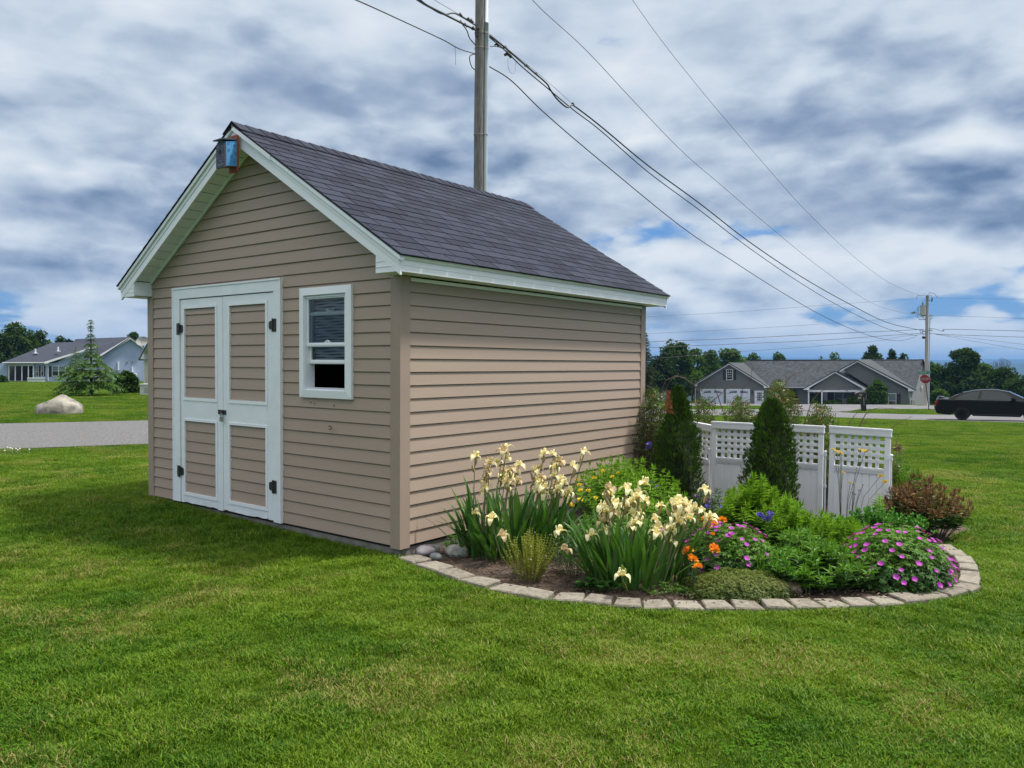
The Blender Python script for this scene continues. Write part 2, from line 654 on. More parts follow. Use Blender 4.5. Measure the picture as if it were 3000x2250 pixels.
# driveway apron in front of the grey house and its lane behind the grass island
d1 = [G(x, y)[:2] for x, y in [(2236, 1203), (2330, 1204), (2440, 1209), (2487, 1207), (2520, 1200), (2700, 1200), (2850, 1201), (3000, 1202)]]
d2 = [G(x, y)[:2] for x, y in [(2236, 1185), (2330, 1184.6), (2440, 1185), (2530, 1186.5), (2620, 1190), (2700, 1192.5), (2850, 1195), (3000, 1196)]]
poly_drive = strip('driveway', asphalt2, d1, d2, .055)
g1 = [G(x, y)[:2] for x, y in [(2000, 1190), (2236, 1190)]]
g2 = [G(x, y)[:2] for x, y in [(2000, 1183), (2236, 1184)]]
poly_drive2 = strip('garage_apron', asphalt2, g1, g2, .050, n=14)
for nm, lb in (('side_road', 'grey asphalt side road crossing behind the lawn'), ):
    bpy.data.objects[nm]['label'] = lb

# garden bed soil
BR = [(.18, -.02), (.44, -.08), (.70, -.145), (.95, -.185), (1.19, -.195), (1.40, -.175), (1.60, -.10), (1.77, -.03), (1.94, .03),
      (2.09, .11), (2.24, .22), (2.38, .33), (2.52, .44), (2.66, .56), (2.79, .68), (2.91, .81), (3.03, .93), (3.15, 1.06),
      (3.26, 1.21), (3.36, 1.37), (3.45, 1.54), (3.51, 1.72), (3.505, 1.92), (3.48, 2.11), (3.44, 2.31), (3.39, 2.52),
      (3.31, 2.72), (3.22, 2.92)]
bed_poly = [(0.0, 0.02)] + BR + [(3.1, 3.3), (3.2, 4.2), (2.7, 5.0), (1.4, 5.3), (0.0, 5.2), (-.6, 4.6), (0.0, 3.8)]
bc = np.array([1.6, 2.0])
sm = MB()
rings = []
bpn = np.array(bed_poly)
pts = []
for i in range(len(bpn)):
    a, b = bpn[i], bpn[(i + 1) % len(bpn)]
    for t in np.linspace(0, 1, 4, endpoint=False):
        pts.append(a * (1 - t) + b * t)
pts = np.array(pts)
for s in np.linspace(1, 0.02, 12):
    q = bc + (pts - bc) * s
    z = gz(q[:, 0], q[:, 1]) + .008 + .05 * (1 - s) ** .5 * (.6 + .4 * np.sin(q[:, 0] * 9) * np.cos(q[:, 1] * 7))
    rings.append(np.column_stack([q, z]))
rings = np.array(rings)
rings = np.concatenate([rings, rings[:, :1]], 1)
sm.grid(rings)
soil = structure(sm.build('garden_soil', soil_m, smooth=True))


def bedz(x, y):
    return float(gz(x, y)) + .035

# ================================================================== SHED
W, L = 3.681, 3.808
PC = .1016                      # height of one siding course
SLOPE = .618
XC = -W / 2
ZR = 3.434                      # ridge of the roof surface
OF, OB, OS = .20, .17, .20      # overhangs: front, back, sides
EX = OS + .024                  # half-width past the wall at the roof edge


def zroof(x):
    return ZR - SLOPE * abs(x - XC)


shed = thing('shed', 'tan vinyl-sided garden shed with white double doors and dark shingle roof', 'shed', (0, 0, 0))
TF = lambda s, p, z: (s, -p, z)
TRt = lambda s, p, z: (p, s, z)
TB = lambda s, p, z: (s, L + p, z)
TL = lambda s, p, z: (-W - p, s, z)


def board(T_, sb0, sb1, st0, st1, z0, z1, parent, name='siding_board', p0=.0155, p1=.002, base=0.0, mat=taupe):
    m = MB()
    j = random.uniform(-.0012, .0012)
    prof = [(base, z0 + .001), (base + p0 + j - .003, z0 - .001), (base + p0 + j, z0 + .002), (base + p1 + .003, z1 - .0075), (base - .0008, z1 - .0065), (base - .0008, z1 + .0005)]
    v = []
    for s0, s1 in ((sb0, st0), (sb1, st1)):
        for i, (p, z) in enumerate(prof):
            s = s0 if i < 3 else s1
            v.append(T_(s, p, z))
    n = 6
    m.add(v, [tuple(range(n)), tuple(range(n, 2 * n))[::-1]] + [(i, i + n, (i + 1) % n + n, (i + 1) % n) for i in range(n)])
    return m.build(name, mat, parent)


SOF = .14
for T_, lo, hi, gable in ((TF, -W + .085, -.085, True), (TB, -W + .085, -.085, True), (TRt, .085, L - .085, False), (TL, .085, L - .085, False)):
    for k in range(33):
        z0, z1 = k * PC, (k + 1) * PC
        if not gable:
            if k < 20:
                board(T_, lo, hi, lo, hi, z0, z1, shed)
            continue

        def lim(z):
            h = (ZR - SOF - z) / SLOPE
            wmx = W / 2 - (.085 if k < 20 else .004)
            return min(h, wmx)
        hb, ht = lim(z0), lim(z1)
        if hb < .05:
            break
        ht = max(ht, .01)
        segs = [(XC - hb, XC + hb, XC - ht, XC + ht)]
        if T_ is TF:
            if k < 20:
                segs = [(lo, -3.175, lo, -3.175)]
                if 11 <= k <= 18:
                    segs += [(-1.43, -1.16, -1.43, -1.16), (-.52, hi, -.52, hi)]
                else:
                    segs += [(-1.43, hi, -1.43, hi)]
        for s in segs:
            board(T_, *s, z0, z1, shed)

# corner trims: L-shaped posts
for cx, cy, sx, sy in ((0, 0, 1, -1), (-W, 0, -1, -1), (0, L, 1, 1), (-W, L, -1, 1)):
    m = MB()
    o, i_, t = .019, .086, .0
    a = [(cx + sx * o, cy + sy * o), (cx + sx * o, cy - sy * i_), (cx + sx * .0, cy - sy * i_), (cx, cy), (cx - sx * i_, cy), (cx - sx * i_, cy + sy * o)]
    m.prism([(x, y, -.018) for x, y in a], (0, 0, 2.062))
    m.build('corner_trim', M('taupe_trim', (.35, .272, .222), (.30, .232, .19), rough=.5, scale=3, noise=.7, bump=.05), shed)

# sheathing behind the siding (with the window hole), floor, foundation
m = MB()
m.box(-W + .01, -1.10, .002, .02, -.02, 2.3)
m.box(-.58, -.01, .002, .02, -.02, 2.3)
m.box(-1.10, -.58, .002, .02, -.02, 1.12)
m.box(-1.10, -.58, .002, .02, 1.965, 2.3)
m.prism([(XC - 1.60, .002, 2.301), (XC + 1.60, .002, 2.301), (XC, .002, ZR - .145)], (0, .018, 0))
m.box(-W + .01, -.01, L - .02, L - .002, -.02, 2.3)
m.prism([(XC - 1.60, L - .02, 2.301), (XC + 1.60, L - .02, 2.301), (XC, L - .02, ZR - .145)], (0, .018, 0))
m.box(-.02, -.002, .021, L - .021, -.02, 2.12)
m.box(-W + .002, -W + .02, .021, L - .021, -.02, 2.12)
m.build('sheathing', dark_in, shed)
m = MB()
m.box(-W + .02, -.02, .02, L - .02, -.02, 0)
m.build('floor', dark_in, shed)
m = MB()
m.box(-W + .004, .004 - .008, -.004, L, -.45, -.021)
m.build('foundation', concrete, shed)

# fascia along both eaves with a flared upper edge, level soffit, frieze strip
y0, y1 = -OF, L + OB
for sgn, X0 in ((1, 0.0), (-1, -W)):
    m = MB()
    xo = X0 + sgn * OS
    m.box(min(xo - sgn * .018, xo), max(xo - sgn * .018, xo), y0 + .019, y1 - .019, 2.046, 2.130)
    m.box(min(xo, xo + sgn * .003), max(xo, xo + sgn * .003), y0 + .002, y1 - .002, 2.092, 2.128)
    m.build('fascia', vinyl, shed)
    m = MB()
    m.prism([(xo - sgn * .012, y0 - .012, 2.1305), (xo + sgn * .007, y0 - .012, 2.1305), (xo + sgn * .016, y0 - .012, 2.141), (xo + sgn * .022, y0 - .012, 2.156), (xo - sgn * .012, y0 - .012, 2.170)],
            (0, y1 - y0 + .024, 0))
    m.build('crown_trim', vinyl, shed)
    m = MB()
    m.box(min(X0 + sgn * .019, xo - sgn * .0185), max(X0 + sgn * .019, xo - sgn * .0185), y0 + .019, y1 - .019, 2.049, 2.056)
    m.build('soffit', vinyl, shed)
    m = MB()
    m.box(min(X0 + sgn * .016, X0 + sgn * .024), max(X0 + sgn * .016, X0 + sgn * .024), .09, L - .09, 2.010, 2.036)
    m.box(min(X0 + sgn * .003, X0 + sgn * .016), max(X0 + sgn * .003, X0 + sgn * .016), .09, L - .09, 2.030, 2.036)
    m.build('frieze_strip', vinyl, shed)
    # closed box ends of the eaves
    for ye, yi in ((y0, 0.0), (y1, L)):
        xi = X0 - sgn * .056
        m = MB()
        d = .014 if ye < yi else -.014
        m.prism([(xi, ye + d * .2, 2.047), (xo - sgn * .001, ye + d * .2, 2.047), (xo - sgn * .001, ye + d * .2, 2.12), (xi, ye + d * .2, zroof(xi) - .151)], (0, d, 0))
        m.prism([(xi, ye + d * 1.25, 2.047), (xi, yi, 2.047), (xi, yi, zroof(xi) - .136), (xi, ye + d * 1.25, zroof(xi) - .136)], (sgn * .01, 0, 0))
        m.prism([(xi, ye + d * 1.25, 2.0465), (X0 + sgn * .019, ye + d * 1.25, 2.0465), (X0 + sgn * .019, yi, 2.0465), (xi, yi, 2.0465)], (0, 0, .008))
        # two lap lines pressed in the metal
        for zz_ in (2.088, 2.128):
            m.box(min(xi + sgn * .003, xo - sgn * .05), max(xi + sgn * .003, xo - sgn * .05 - sgn * (zz_ - 2.088) * 1.5), ye - .0015 if d > 0 else ye + .0005, ye + .003 if d > 0 else ye + .002, zz_, zz_ + .0025)
        m.build('eave_return', vinyl, shed)


def slant(m, xa, xb, ya, yb, up, dn, mi=0):
    """slab following the roof line between xa and xb: top up above, bottom dn below the roof surface"""
    m.hexa([(xa, ya, zroof(xa) - dn), (xb, ya, zroof(xb) - dn), (xb, yb, zroof(xb) - dn), (xa, yb, zroof(xa) - dn),
            (xa, ya, zroof(xa) + up), (xb, ya, zroof(xb) + up), (xb, yb, zroof(xb) + up), (xa, yb, zroof(xa) + up)], mi)


for ye, di in ((y0, 1), (y1, -1)):
    for sgn, xe in ((1, OS), (-1, -W - OS)):
        # lower flat band and upper flared band
        m = MB()
        xs = sorted((XC, xe))
        slant(m, xs[0], xs[1], *sorted((ye, ye + di * .018)), -.036, .152)
        m.build('rake_board', vinyl, shed)
        m = MB()
        slant(m, xs[0], xs[1], *sorted((ye - di * .006, ye + di * .0)), -.037, .078)
        m.build('rake_band', vinyl, shed)
        m = MB()
        xx = sorted((XC, xe + sgn * .022))
        slant(m, xx[0], xx[1], *sorted((ye - di * .024, ye + di * .0175)), -.004, .036)
        m.build('rake_crown', vinyl, shed)
        # soffit panels across the rake
        n = 16
        x_in = XC + sgn * .03
        x_out = (0 if sgn > 0 else -W) - sgn * .06
        for i in range(n):
            a = x_in + (x_out - x_in) * i / n
            b = x_in + (x_out - x_in) * (i + 1) / n
            m = MB()
            aa, bb = sorted((a + sgn * .005, b - sgn * .005))
            slant(m, aa, bb, *sorted((ye + di * .019, (0 if di > 0 else L) - di * .02)), -.128 + random.uniform(-.001, .001), .134)
            m.build('soffit_panel', vinyl, shed)
        m = MB()
        a, b = sorted((XC, x_out))
        slant(m, a, b, *sorted(((0 if di > 0 else L) - di * .032, (0 if di > 0 else L) - di * .016)), -.134, .162)
        slant(m, a, b, *sorted(((0 if di > 0 else L) - di * .016, (0 if di > 0 else L) - di * .004)), -.134, .14)
        m.build('gable_channel', vinyl, shed)
# overlapping crown piece at the front apex, right side
m = MB()
slant(m, XC, XC + .55, y0 - .031, y0 - .0245, -.002, .042)
m.build('crown_cover', vinyl, shed)

# roof deck
A = math.atan(SLOPE)
for sgn in (1, -1):
    m = MB()
    xx = sorted((XC, XC + sgn * (W / 2 + EX)))
    slant(m, xx[0], xx[1], y0 - .028, y1 + .028, 0, .003)
    slant(m, *sorted((XC, XC + sgn * (W / 2 + .18))), y0 + .03, y1 - .03, -.0035, .11)
    m.build('roof_deck', dark_in if False else M('roof_underlay', (.03, .03, .035), rough=.95), shed)

EXPO, TABW = .1285, .282
NC = 19
tab_m = {}


def tab_mesh(width, key):
    if key in tab_m:
        return tab_m[key]
    m = MB()
    Lt = EXPO + .035
    th = .0095
    g = .0050
    # local: x along eave, y up the slope, z off the roof
    v = [(g, 0, .006), (width - g, 0, .006), (width - g, Lt, .0008), (g, Lt, .0008),
         (g + .001, .001, .006 + th), (width - g - .001, .001, .006 + th), (width - g - .001, Lt, th), (g + .001, Lt, th)]
    m.hexa(v)
    tab_m[key] = m.mesh('shingle', shingle_m)
    return tab_m[key]


def put_tab(me, ys, t, sgn, parent, name='shingle'):
    d = Vector((-sgn * cos(A), 0, sin(A)))
    e = Vector((0, sgn, 0))
    n = e.cross(d)
    base = Vector((XC + sgn * (W / 2 + EX + .012), ys, zroof(XC + sgn * (W / 2 + EX + .012)))) + d * t + n * random.uniform(0, .0012)
    o = link(name, me, parent)
    o.matrix_local = Matrix(((e.x, d.x, n.x, base.x), (e.y, d.y, n.y, base.y), (e.z, d.z, n.z, base.z), (0, 0, 0, 1)))
    return o


ya, yb = y0 - .034, y1 + .036
cnt = 0
for c in range(NC):
    off = (c % 4) * TABW * .27 + (.06 if c % 3 == 1 else 0)
    ys = ya - off
    while ys < yb - .02:
        s = max(ys, ya)
        e_ = min(ys + TABW, yb)
        if e_ - s > .03:
            put_tab(tab_mesh(round(e_ - s, 3), round(e_ - s, 3)), s, c * EXPO, 1, shed)
            cnt += 1
        ys += TABW
# far slope: one joined part
m = MB()
for c in range(NC):
    x_a = XC - (W / 2 + EX + .012) + c * EXPO * cos(A)
    x_b = x_a + (EXPO + .03) * cos(A)
    for j in range(15):
        s = ya + j * TABW
        e_ = min(s + TABW - .004, yb)
        m.hexa([(x_a, s, zroof(x_a) + .006), (x_a, e_, zroof(x_a) + .006), (x_b, e_, zroof(x_b) + .001), (x_b, s, zroof(x_b) + .001),
                (x_a, s, zroof(x_a) + .014), (x_a, e_, zroof(x_a) + .014), (x_b, e_, zroof(x_b) + .008), (x_b, s, zroof(x_b) + .008)])
o = m.build('shingle_field', shingle_m, shed)
o['kind'] = 'stuff'
# ridge caps
yc = ya
cap_m = None
n_c = 31
cap_l = (yb - ya) / n_c
for i in range(n_c):
    if cap_m is None:
        m = MB()
        hw, lc = .135, cap_l + .03
        prof = [(-hw, -SLOPE * hw + .006), (-.03, -.008), (0, .012), (.03, -.008), (hw, -SLOPE * hw + .006)]
        prof = [(x, z + .012) for x, z in prof]
        v = []
        for y, dz in ((0, .008), (lc, 0.0)):
            for x, z in prof:
                v.append((x, y, z + dz))
            for x, z in prof[::-1]:
                v.append((x, y, z + dz - .007))
        nn = 10
        m.add(v, [tuple(range(nn)), tuple(range(nn, 2 * nn))[::-1]] + [(k, k + nn, (k + 1) % nn + nn, (k + 1) % nn) for k in range(nn)])
        cap_m = m.mesh('ridge_cap', shingle_m)
    o = link('ridge_cap', cap_m, shed)
    o.location = (XC, ya + i * cap_l, ZR + .006)

# ------------------------------------------------ doors
df = thing('door_frame', None, None)
df.parent = shed


def fb(name, x0, x1, z0, z1, p0, p1, parent, mat=vinyl_old, bev=None):
    m = MB()
    m.box(x0, x1, -p1, -p0, z0, z1)
    return m.build(name, mat, parent)


fb('side_casing', -3.168, -3.056, .004, 2.003, .0, .034, df)
fb('side_casing', -1.530, -1.438, -.004, 2.003, .0, .034, df)
fb('head_casing', -3.168, -1.438, 2.004, 2.098, .0, .034, df)
fb('edge_strip', -3.184, -3.1685, .004, 2.098, .0, .040, df, vinyl)
fb('edge_strip', -1.4375, -1.424, -.004, 2.098, .0, .040, df, vinyl)
fb('edge_strip', -3.184, -1.424, 2.0985, 2.113, .0, .042, df, vinyl)


def door(x0, x1, px0, px1, hinge_left):
    dr = thing('door', 'white double door leaf with tan siding panels', None)
    del dr['label']
    dr.parent = shed
    # stiles and rails
    b = .010 if hinge_left else .000
    fb('stile', x0, px0 - .001, .012 - b, 1.995, .004, .024, dr)
    fb('stile', px1 + .001, x1, .006 - b, 1.995, .004, .024, dr)
    for z0, z1 in ((.008, .078), (.832, 1.010), (1.926, 1.995)):
        m = MB()
        # slightly dented bottom rail
        n = 9
        xs = np.linspace(px0, px1, n)
        pf = [.0245 + (random.uniform(-.004, .005) if z0 < .1 else random.uniform(-.0006, .0006)) for _ in xs]
        V = []
        for x, p in zip(xs, pf):
            V.append([(x, -p, z0 + (random.uniform(-.006, .004) if z0 < .1 else 0)), (x, -(.0245 + (p - .0245) * .3), (z0 + z1) / 2), (x, -.0245, z1)])
        m.grid(np.array(V))
        m.box(px0, px1, -.0195, -.004, z0 + .006, z1)
        m.build('rail', vinyl_old, dr)
    for z0, z1 in ((.078, .832), (1.010, 1.926)):
        t = .030
        for a in ((px0, px1, z0, z0 + t), (px0, px1, z1 - t + .008, z1), (px0, px0 + t - .008, z0 + t, z1 - t + .008), (px1 - t + .004, px1, z0 + t, z1 - t + .008)):
            fb('panel_trim', *a, .004, .031, dr, vinyl)
        k = 0
        zz = z0 + t
        first = (z1 - z0 - 2 * t + .008) % .1005
        zb = zz
        while zb < z1 - t:
            zt = min(zb + .1005, z1 - t + .006)
            board(TF, px0 + t - .006, px1 - t + .003, px0 + t - .006, px1 - t + .003, zb, zt, dr, base=.004, p0=.015)
            zb = zt + 1e-4
    # hinges
    for zc_ in (1.710, .305):
        hx = x0 - .004 if hinge_left else x1 + .004
        s = 1 if hinge_left else -1
        m = MB()
        m.box(min(hx - s * .052, hx), max(hx - s * .052, hx), -.0385, -.0345, zc_ - .056, zc_ + .056)
        m.prism([(hx, -.0255, zc_ - .040), (hx + s * .052, -.0255, zc_ - .034), (hx + s * .062, -.0255, zc_ - .022), (hx + s * .062, -.0255, zc_ + .022), (hx + s * .052, -.0255, zc_ + .036), (hx, -.0255, zc_ + .042)], (0, -.006, 0))
        m.tube([(hx - s * .004, -.040, zc_ - .058), (hx - s * .004, -.040, zc_ + .058)], .0075, 8)
        hm = black_metal
        m.build('hinge', hm, dr)
    return dr


d_l = door(-3.046, -2.318, -2.996, -2.408, True)
d_r = door(-2.310, -1.540, -2.226, -1.624, False)
m = MB()
m.box(-2.385, -2.262, -.034, -.0285, .900, .942)
m.box(-2.328, -2.300, -.046, -.034, .908, .934)
m.build('hasp', black_metal, shed)
pl = thing('padlock', 'small brass and steel padlock hanging from the black hasp on the shed doors', 'padlock', (-2.303, -.052, .868))
m = MB()
m.prism([(-.018, -.008, -.028), (.014, -.008, -.034), (.020, -.008, .004), (.004, -.008, .014), (-.014, -.008, .006)], (0, .016, 0))
m.build('lock_body', steel, pl)
m = MB()
m.tube([(-.010, 0, .004), (-.012, 0, .028), (-.002, 0, .046), (.012, .0, .040), (.016, .0, .006)], .0035, 6)
m.build('shackle', steel, pl)

# ------------------------------------------------ window
wn = thing('window', None, None)
wn.parent = shed


def mitre(x0, x1, z0, z1, t, pa, pb, parent, name, mat=vinyl):
    """four mitred boards of a frame"""
    o4 = [(x0, z0), (x1, z0), (x1, z1), (x0, z1)]
    i4 = [(x0 + t, z0 + t), (x1 - t, z0 + t), (x1 - t, z1 - t), (x0 + t, z1 - t)]
    for k in range(4):
        a, b, c, d_ = o4[k], o4[(k + 1) % 4], i4[(k + 1) % 4], i4[k]
        m = MB()
        pm = pa + (pb - pa) * .82
        f = [(*a, pm), (*b, pm), (*c, pb), (*d_, pb)]
        m.add([(x, -pa, z) for x, z in (a, b, c, d_)] + [(q[0], -q[2], q[1]) for q in f],
              [(3, 2, 1, 0), (4, 5, 6, 7), (0, 1, 5, 4), (1, 2, 6, 5), (2, 3, 7, 6), (3, 0, 4, 7)])
        m.build(name, mat, parent)


mitre(-1.168, -.516, 1.099, 2.006, .062, .0, .042, wn, 'casing')
mitre(-1.106, -.578, 1.161, 1.944, .020, -.060, .030, wn, 'jamb')
m = MB()
m.prism([(-1.086, .004, 1.162), (-.598, .004, 1.162), (-.598, -.030, 1.154), (-1.086, -.030, 1.154)], (0, 0, .014))
m.build('sill', vinyl, wn)


def sash(x0, x1, z0, z1, yb, tb, tt, ts, nm, latch):
    """a window sash: two stiles, two rails and a pane at depth yb behind the wall face"""
    s = thing(nm, None, None)
    s.parent = wn
    for a in ((x0, x1, z0, z0 + tb), (x0, x1, z1 - tt, z1), (x0, x0 + ts, z0 + tb, z1 - tt), (x1 - ts, x1, z0 + tb, z1 - tt)):
        m = MB()
        m.box(a[0], a[1], yb, yb + .020, a[2], a[3])
        if a[3] - a[2] < .05 and a[1] - a[0] > .3:
            m.box(a[0], a[1], yb - .004, yb, a[2] + .008, a[3] - .010)
        m.build('sash_rail', vinyl, s)
    m = MB()
    xs_, zs_ = np.linspace(x0 + ts, x1 - ts, 5), np.linspace(z0 + tb, z1 - tt, 5)
    m.grid(np.array([[(x, yb + .010, z) for x in xs_] for z in zs_]))
    m.build('glass', pane, s)
    if latch:
        m = MB()
        m.box(-.86, -.80, yb - .004, yb + .016, z1, z1 + .010)
        m.box(-.87, -.835, yb - .008, yb + .004, z1 + .010, z1 + .022)
        m.tube([(-.81, yb + .004, z1), (-.80, yb + .004, z1 + .018), (-.775, yb + .004, z1 + .006)], .004, 5)
        m.build('latch', vinyl, s)


sash(-1.085, -.599, 1.520, 1.923, -.018, .032, .012, .016, 'upper_sash', False)
sash(-1.085, -.599, 1.378, 1.806, .008, .034, .028, .022, 'lower_sash', True)
m = MB()
m.box(-.86, -.79, -.020, -.004, 1.552, 1.560)
m.tube([(-.85, -.014, 1.560), (-.835, -.014, 1.572), (-.80, -.014, 1.562)], .004, 5)
m.build('latch', vinyl, wn)
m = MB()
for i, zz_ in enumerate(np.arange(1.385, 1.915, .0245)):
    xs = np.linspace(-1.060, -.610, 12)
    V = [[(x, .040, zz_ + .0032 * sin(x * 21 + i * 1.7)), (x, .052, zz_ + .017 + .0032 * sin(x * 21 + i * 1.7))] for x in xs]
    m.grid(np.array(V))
o = m.build('reflection_slats', M('reflection_grey', (.50, .53, .54), (.36, .39, .40), rough=.6, scale=5), wn)  # added wavy slats imitating siding reflected in the panes, no real blind
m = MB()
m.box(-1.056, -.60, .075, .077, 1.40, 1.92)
m.build('reflection_backing', M('reflection_dark', (.035, .04, .045), rough=.8), wn)  # added dark sheet, ground tone of the imitated reflection

# small fittings on the front wall
m = MB()
m.tube([(-.80, -.012, .872), (-.79, -.036, .874), (-.755, -.04, .872), (-.748, -.038, .858), (-.765, -.036, .848), (-.79, -.034, .850)], .0035, 5)
m.build('hook', M('rusty_steel', (.09, .06, .04), rough=.8), shed)
for nx, nz_ in ((-1.045, 1.060), (-.995, 1.052), (-.745, 1.044)):
    m = MB()
    m.tube([(nx, -.006, nz_), (nx, -.020, nz_ - .002)], .006, 6)
    m.build('nail', steel, shed)

# ------------------------------------------------ birdhouse hung on the gable
bh = thing('birdhouse', 'painted blue wooden birdhouse fixed at the gable peak of the shed', 'birdhouse', (-1.80, -.226, 3.02))
b_red = M('red_painted_wood', (.30, .075, .035), (.22, .06, .03), rough=.7, scale=12, bump=.3)
b_blue = M('blue_painted_wood', (.07, .30, .62), (.055, .25, .52), rough=.6, scale=10, bump=.2)
b_dark = M('dark_blue_paint', (.035, .045, .085), (.05, .06, .10), rough=.6, scale=20, bump=.2)
m = MB()
m.box(-.062, .062, -.019, -.001, 0, .315)
m.build('back_board', b_red, bh)
fy = -.122
m = MB()
m.prism([(.045, -.0195, .045), (.045, fy, .030), (.045, fy, .232), (.045, -.0195, .262)], (.014, 0, 0))
m.build('side_panel', b_blue, bh)
m = MB()
m.prism([(-.059, -.0195, .045), (-.059, fy, .030), (-.059, fy, .232), (-.059, -.0195, .262)], (.014, 0, 0))
m.build('side_panel', b_blue, bh)
m = MB()
m.box(-.064, .064, fy - .0165, fy - .0005, .018, .212)
m.box(-.050, .050, fy - .0165, fy - .0005, .2122, .232)
m.build('front_panel', b_dark, bh)
m = MB()
m.tube([(-.005, fy - .0185, .150), (-.005, fy - .012, .150)], .019, 14)
m.build('entrance_hole', dark_in, bh)
m = MB()
m.prism([(-.066, -.0195, .268), (-.066, fy - .045, .242), (-.066, fy - .045, .252), (-.066, -.0195, .279)], (.132, 0, 0))
m.build('roof', b_dark, bh)
m = MB()
m.prism([(-.044, -.0195, .045), (-.044, fy, .030), (-.044, fy, .044), (-.044, -.0195, .059)], (.088, 0, 0))
m.build('floor', b_red, bh)
dots = MB()
for x, z in ((-.035, .195), (.03, .195), (.038, .12), (-.04, .105), (.0, .075), (-.03, .045), (-.01, .042), (.012, .044), (.032, .046)):
    dots.tube([(x, fy - .0175, z), (x, fy - .0166, z)], .0045, 8)
dots.build('painted_dots', M('pale_paint', (.45, .47, .5), rough=.6), bh)
rg = MB()
for y, z in ((-.04, .215), (-.035, .150), (-.042, .085), (-.072, .118), (-.098, .222), (-.096, .165)):
    rg.tube([(.0594, y + .009 * cos(t), z + .011 * sin(t)) for t in np.linspace(0, 2 * pi, 11)], .0016, 4, cap=False)
rg.tube([(.0594, -.043, .075), (.0594, -.043, .045)], .0014, 4)
rg.build('painted_flowers', b_dark, bh)

# ================================================================== FAR HOUSES
def siding_mat(name, col, pitch=.115):
    m = bpy.data.materials.new(name)
    m.use_nodes = True
    T = NT(m.node_tree)
    pos = T.n('ShaderNodeNewGeometry').outputs['Position']
    sp = T.n('ShaderNodeSeparateXYZ')
    T.l(pos, sp.inputs[0])
    fr = T.math('FRACT', T.math('DIVIDE', sp.outputs[2], pitch))
    ln = T.math('LESS_THAN', fr, .16)
    nz = T.n('ShaderNodeTexNoise', i_Scale=.9, i_Detail=3.0)
    T.l(pos, nz.inputs['Vector'])
    c = T.mix(nz.outputs[0], col, tuple(v * .86 for v in col))
    c = T.mix(T.math('MULTIPLY', ln, .5), c, tuple(v * .45 for v in col))
    b = T.n('ShaderNodeBsdfPrincipled', i_Roughness=.6)
    T.l(c, b.inputs['Base Color'])
    bp = T.n('ShaderNodeBump', i_Strength=.6, i_Distance=.02)
    T.l(fr, bp.inputs['Height'])
    T.l(bp.outputs[0], b.inputs['Normal'])
    T.l(b.outputs[0], T.n('ShaderNodeOutputMaterial').inputs[0])
    return m


class Facade:
    """vertical plane of a far wall, given by two photograph columns and their distances"""
    def __init__(self, pxa, wa, pxb, wb):
        a, b = P(pxa, 1120, wa)[:2], P(pxb, 1120, wb)[:2]
        self.a = a
        t = (b - a) / np.linalg.norm(b - a)
        self.t = t
        n = np.array([t[1], -t[0]])
        if np.dot(n, CP[:2] - a) < 0:
            n = -n
        self.n = n

    def p(self, px, py, off=0.0):
        d = ray(px, py)
        k = np.dot(self.a + self.n * off - CP[:2], self.n) / np.dot(d[:2], self.n)
        return CP + d * k

    def slab(self, m, poly, off, th, mi=0):
        pts = [self.p(x, y, off) for x, y in poly]
        m.prism(pts, np.array([-self.n[0] * th, -self.n[1] * th, 0]), mi)

    def part(self, name, poly, off, th, mat, parent):
        m = MB()
        self.slab(m, poly, off, th)
        return m.build(name, mat, parent)

    def rect(self, name, x0, y0, x1, y1, off, th, mat, parent):
        return self.part(name, [(x0, y0), (x1, y0), (x1, y1), (x0, y1)], off, th, mat, parent)

    def roof(self, name, pts, mat, parent, th=.16):
        v = [self.p(*q) for q in pts]
        m = MB()
        m.prism(v, (0, 0, -th))
        return m.build(name, mat, parent)


def sub(name, parent):
    e = thing(name, None, None)
    e.parent = parent
    return e


white_far = M('white_trim_far', (.72, .75, .78), (.64, .67, .70), rough=.5, coord='Position', scale=1)
shutter = M('black_shutter', (.012, .014, .022), (.02, .022, .03), rough=.5)
garage_w = M('garage_door_white', (.62, .69, .80), (.56, .63, .74), rough=.45, coord='Position', scale=1)
far_roof = M('grey_roof_shingles', (.020, .025, .033), (.056, .064, .078), rough=.95, scale=2.2, noise=1.2, coord='Position', detail=9, bump=.6, bscale=8)
far_roof2 = M('grey_roof_shingles_plain', (.040, .047, .055), (.058, .066, .076), rough=.95, scale=5, noise=1.0, coord='Position', detail=9)
blue_roof = M('dark_blue_roof', (.016, .022, .040), (.030, .038, .060), rough=.9, scale=2, coord='Position', detail=8)
grey_side = siding_mat('dark_grey_siding', (.135, .150, .155))
pale_side = siding_mat('pale_grey_siding', (.34, .35, .38), .14)
blue_side = siding_mat('pale_blue_siding', (.37, .45, .66))
cream_side = siding_mat('cream_siding', (.60, .58, .45))


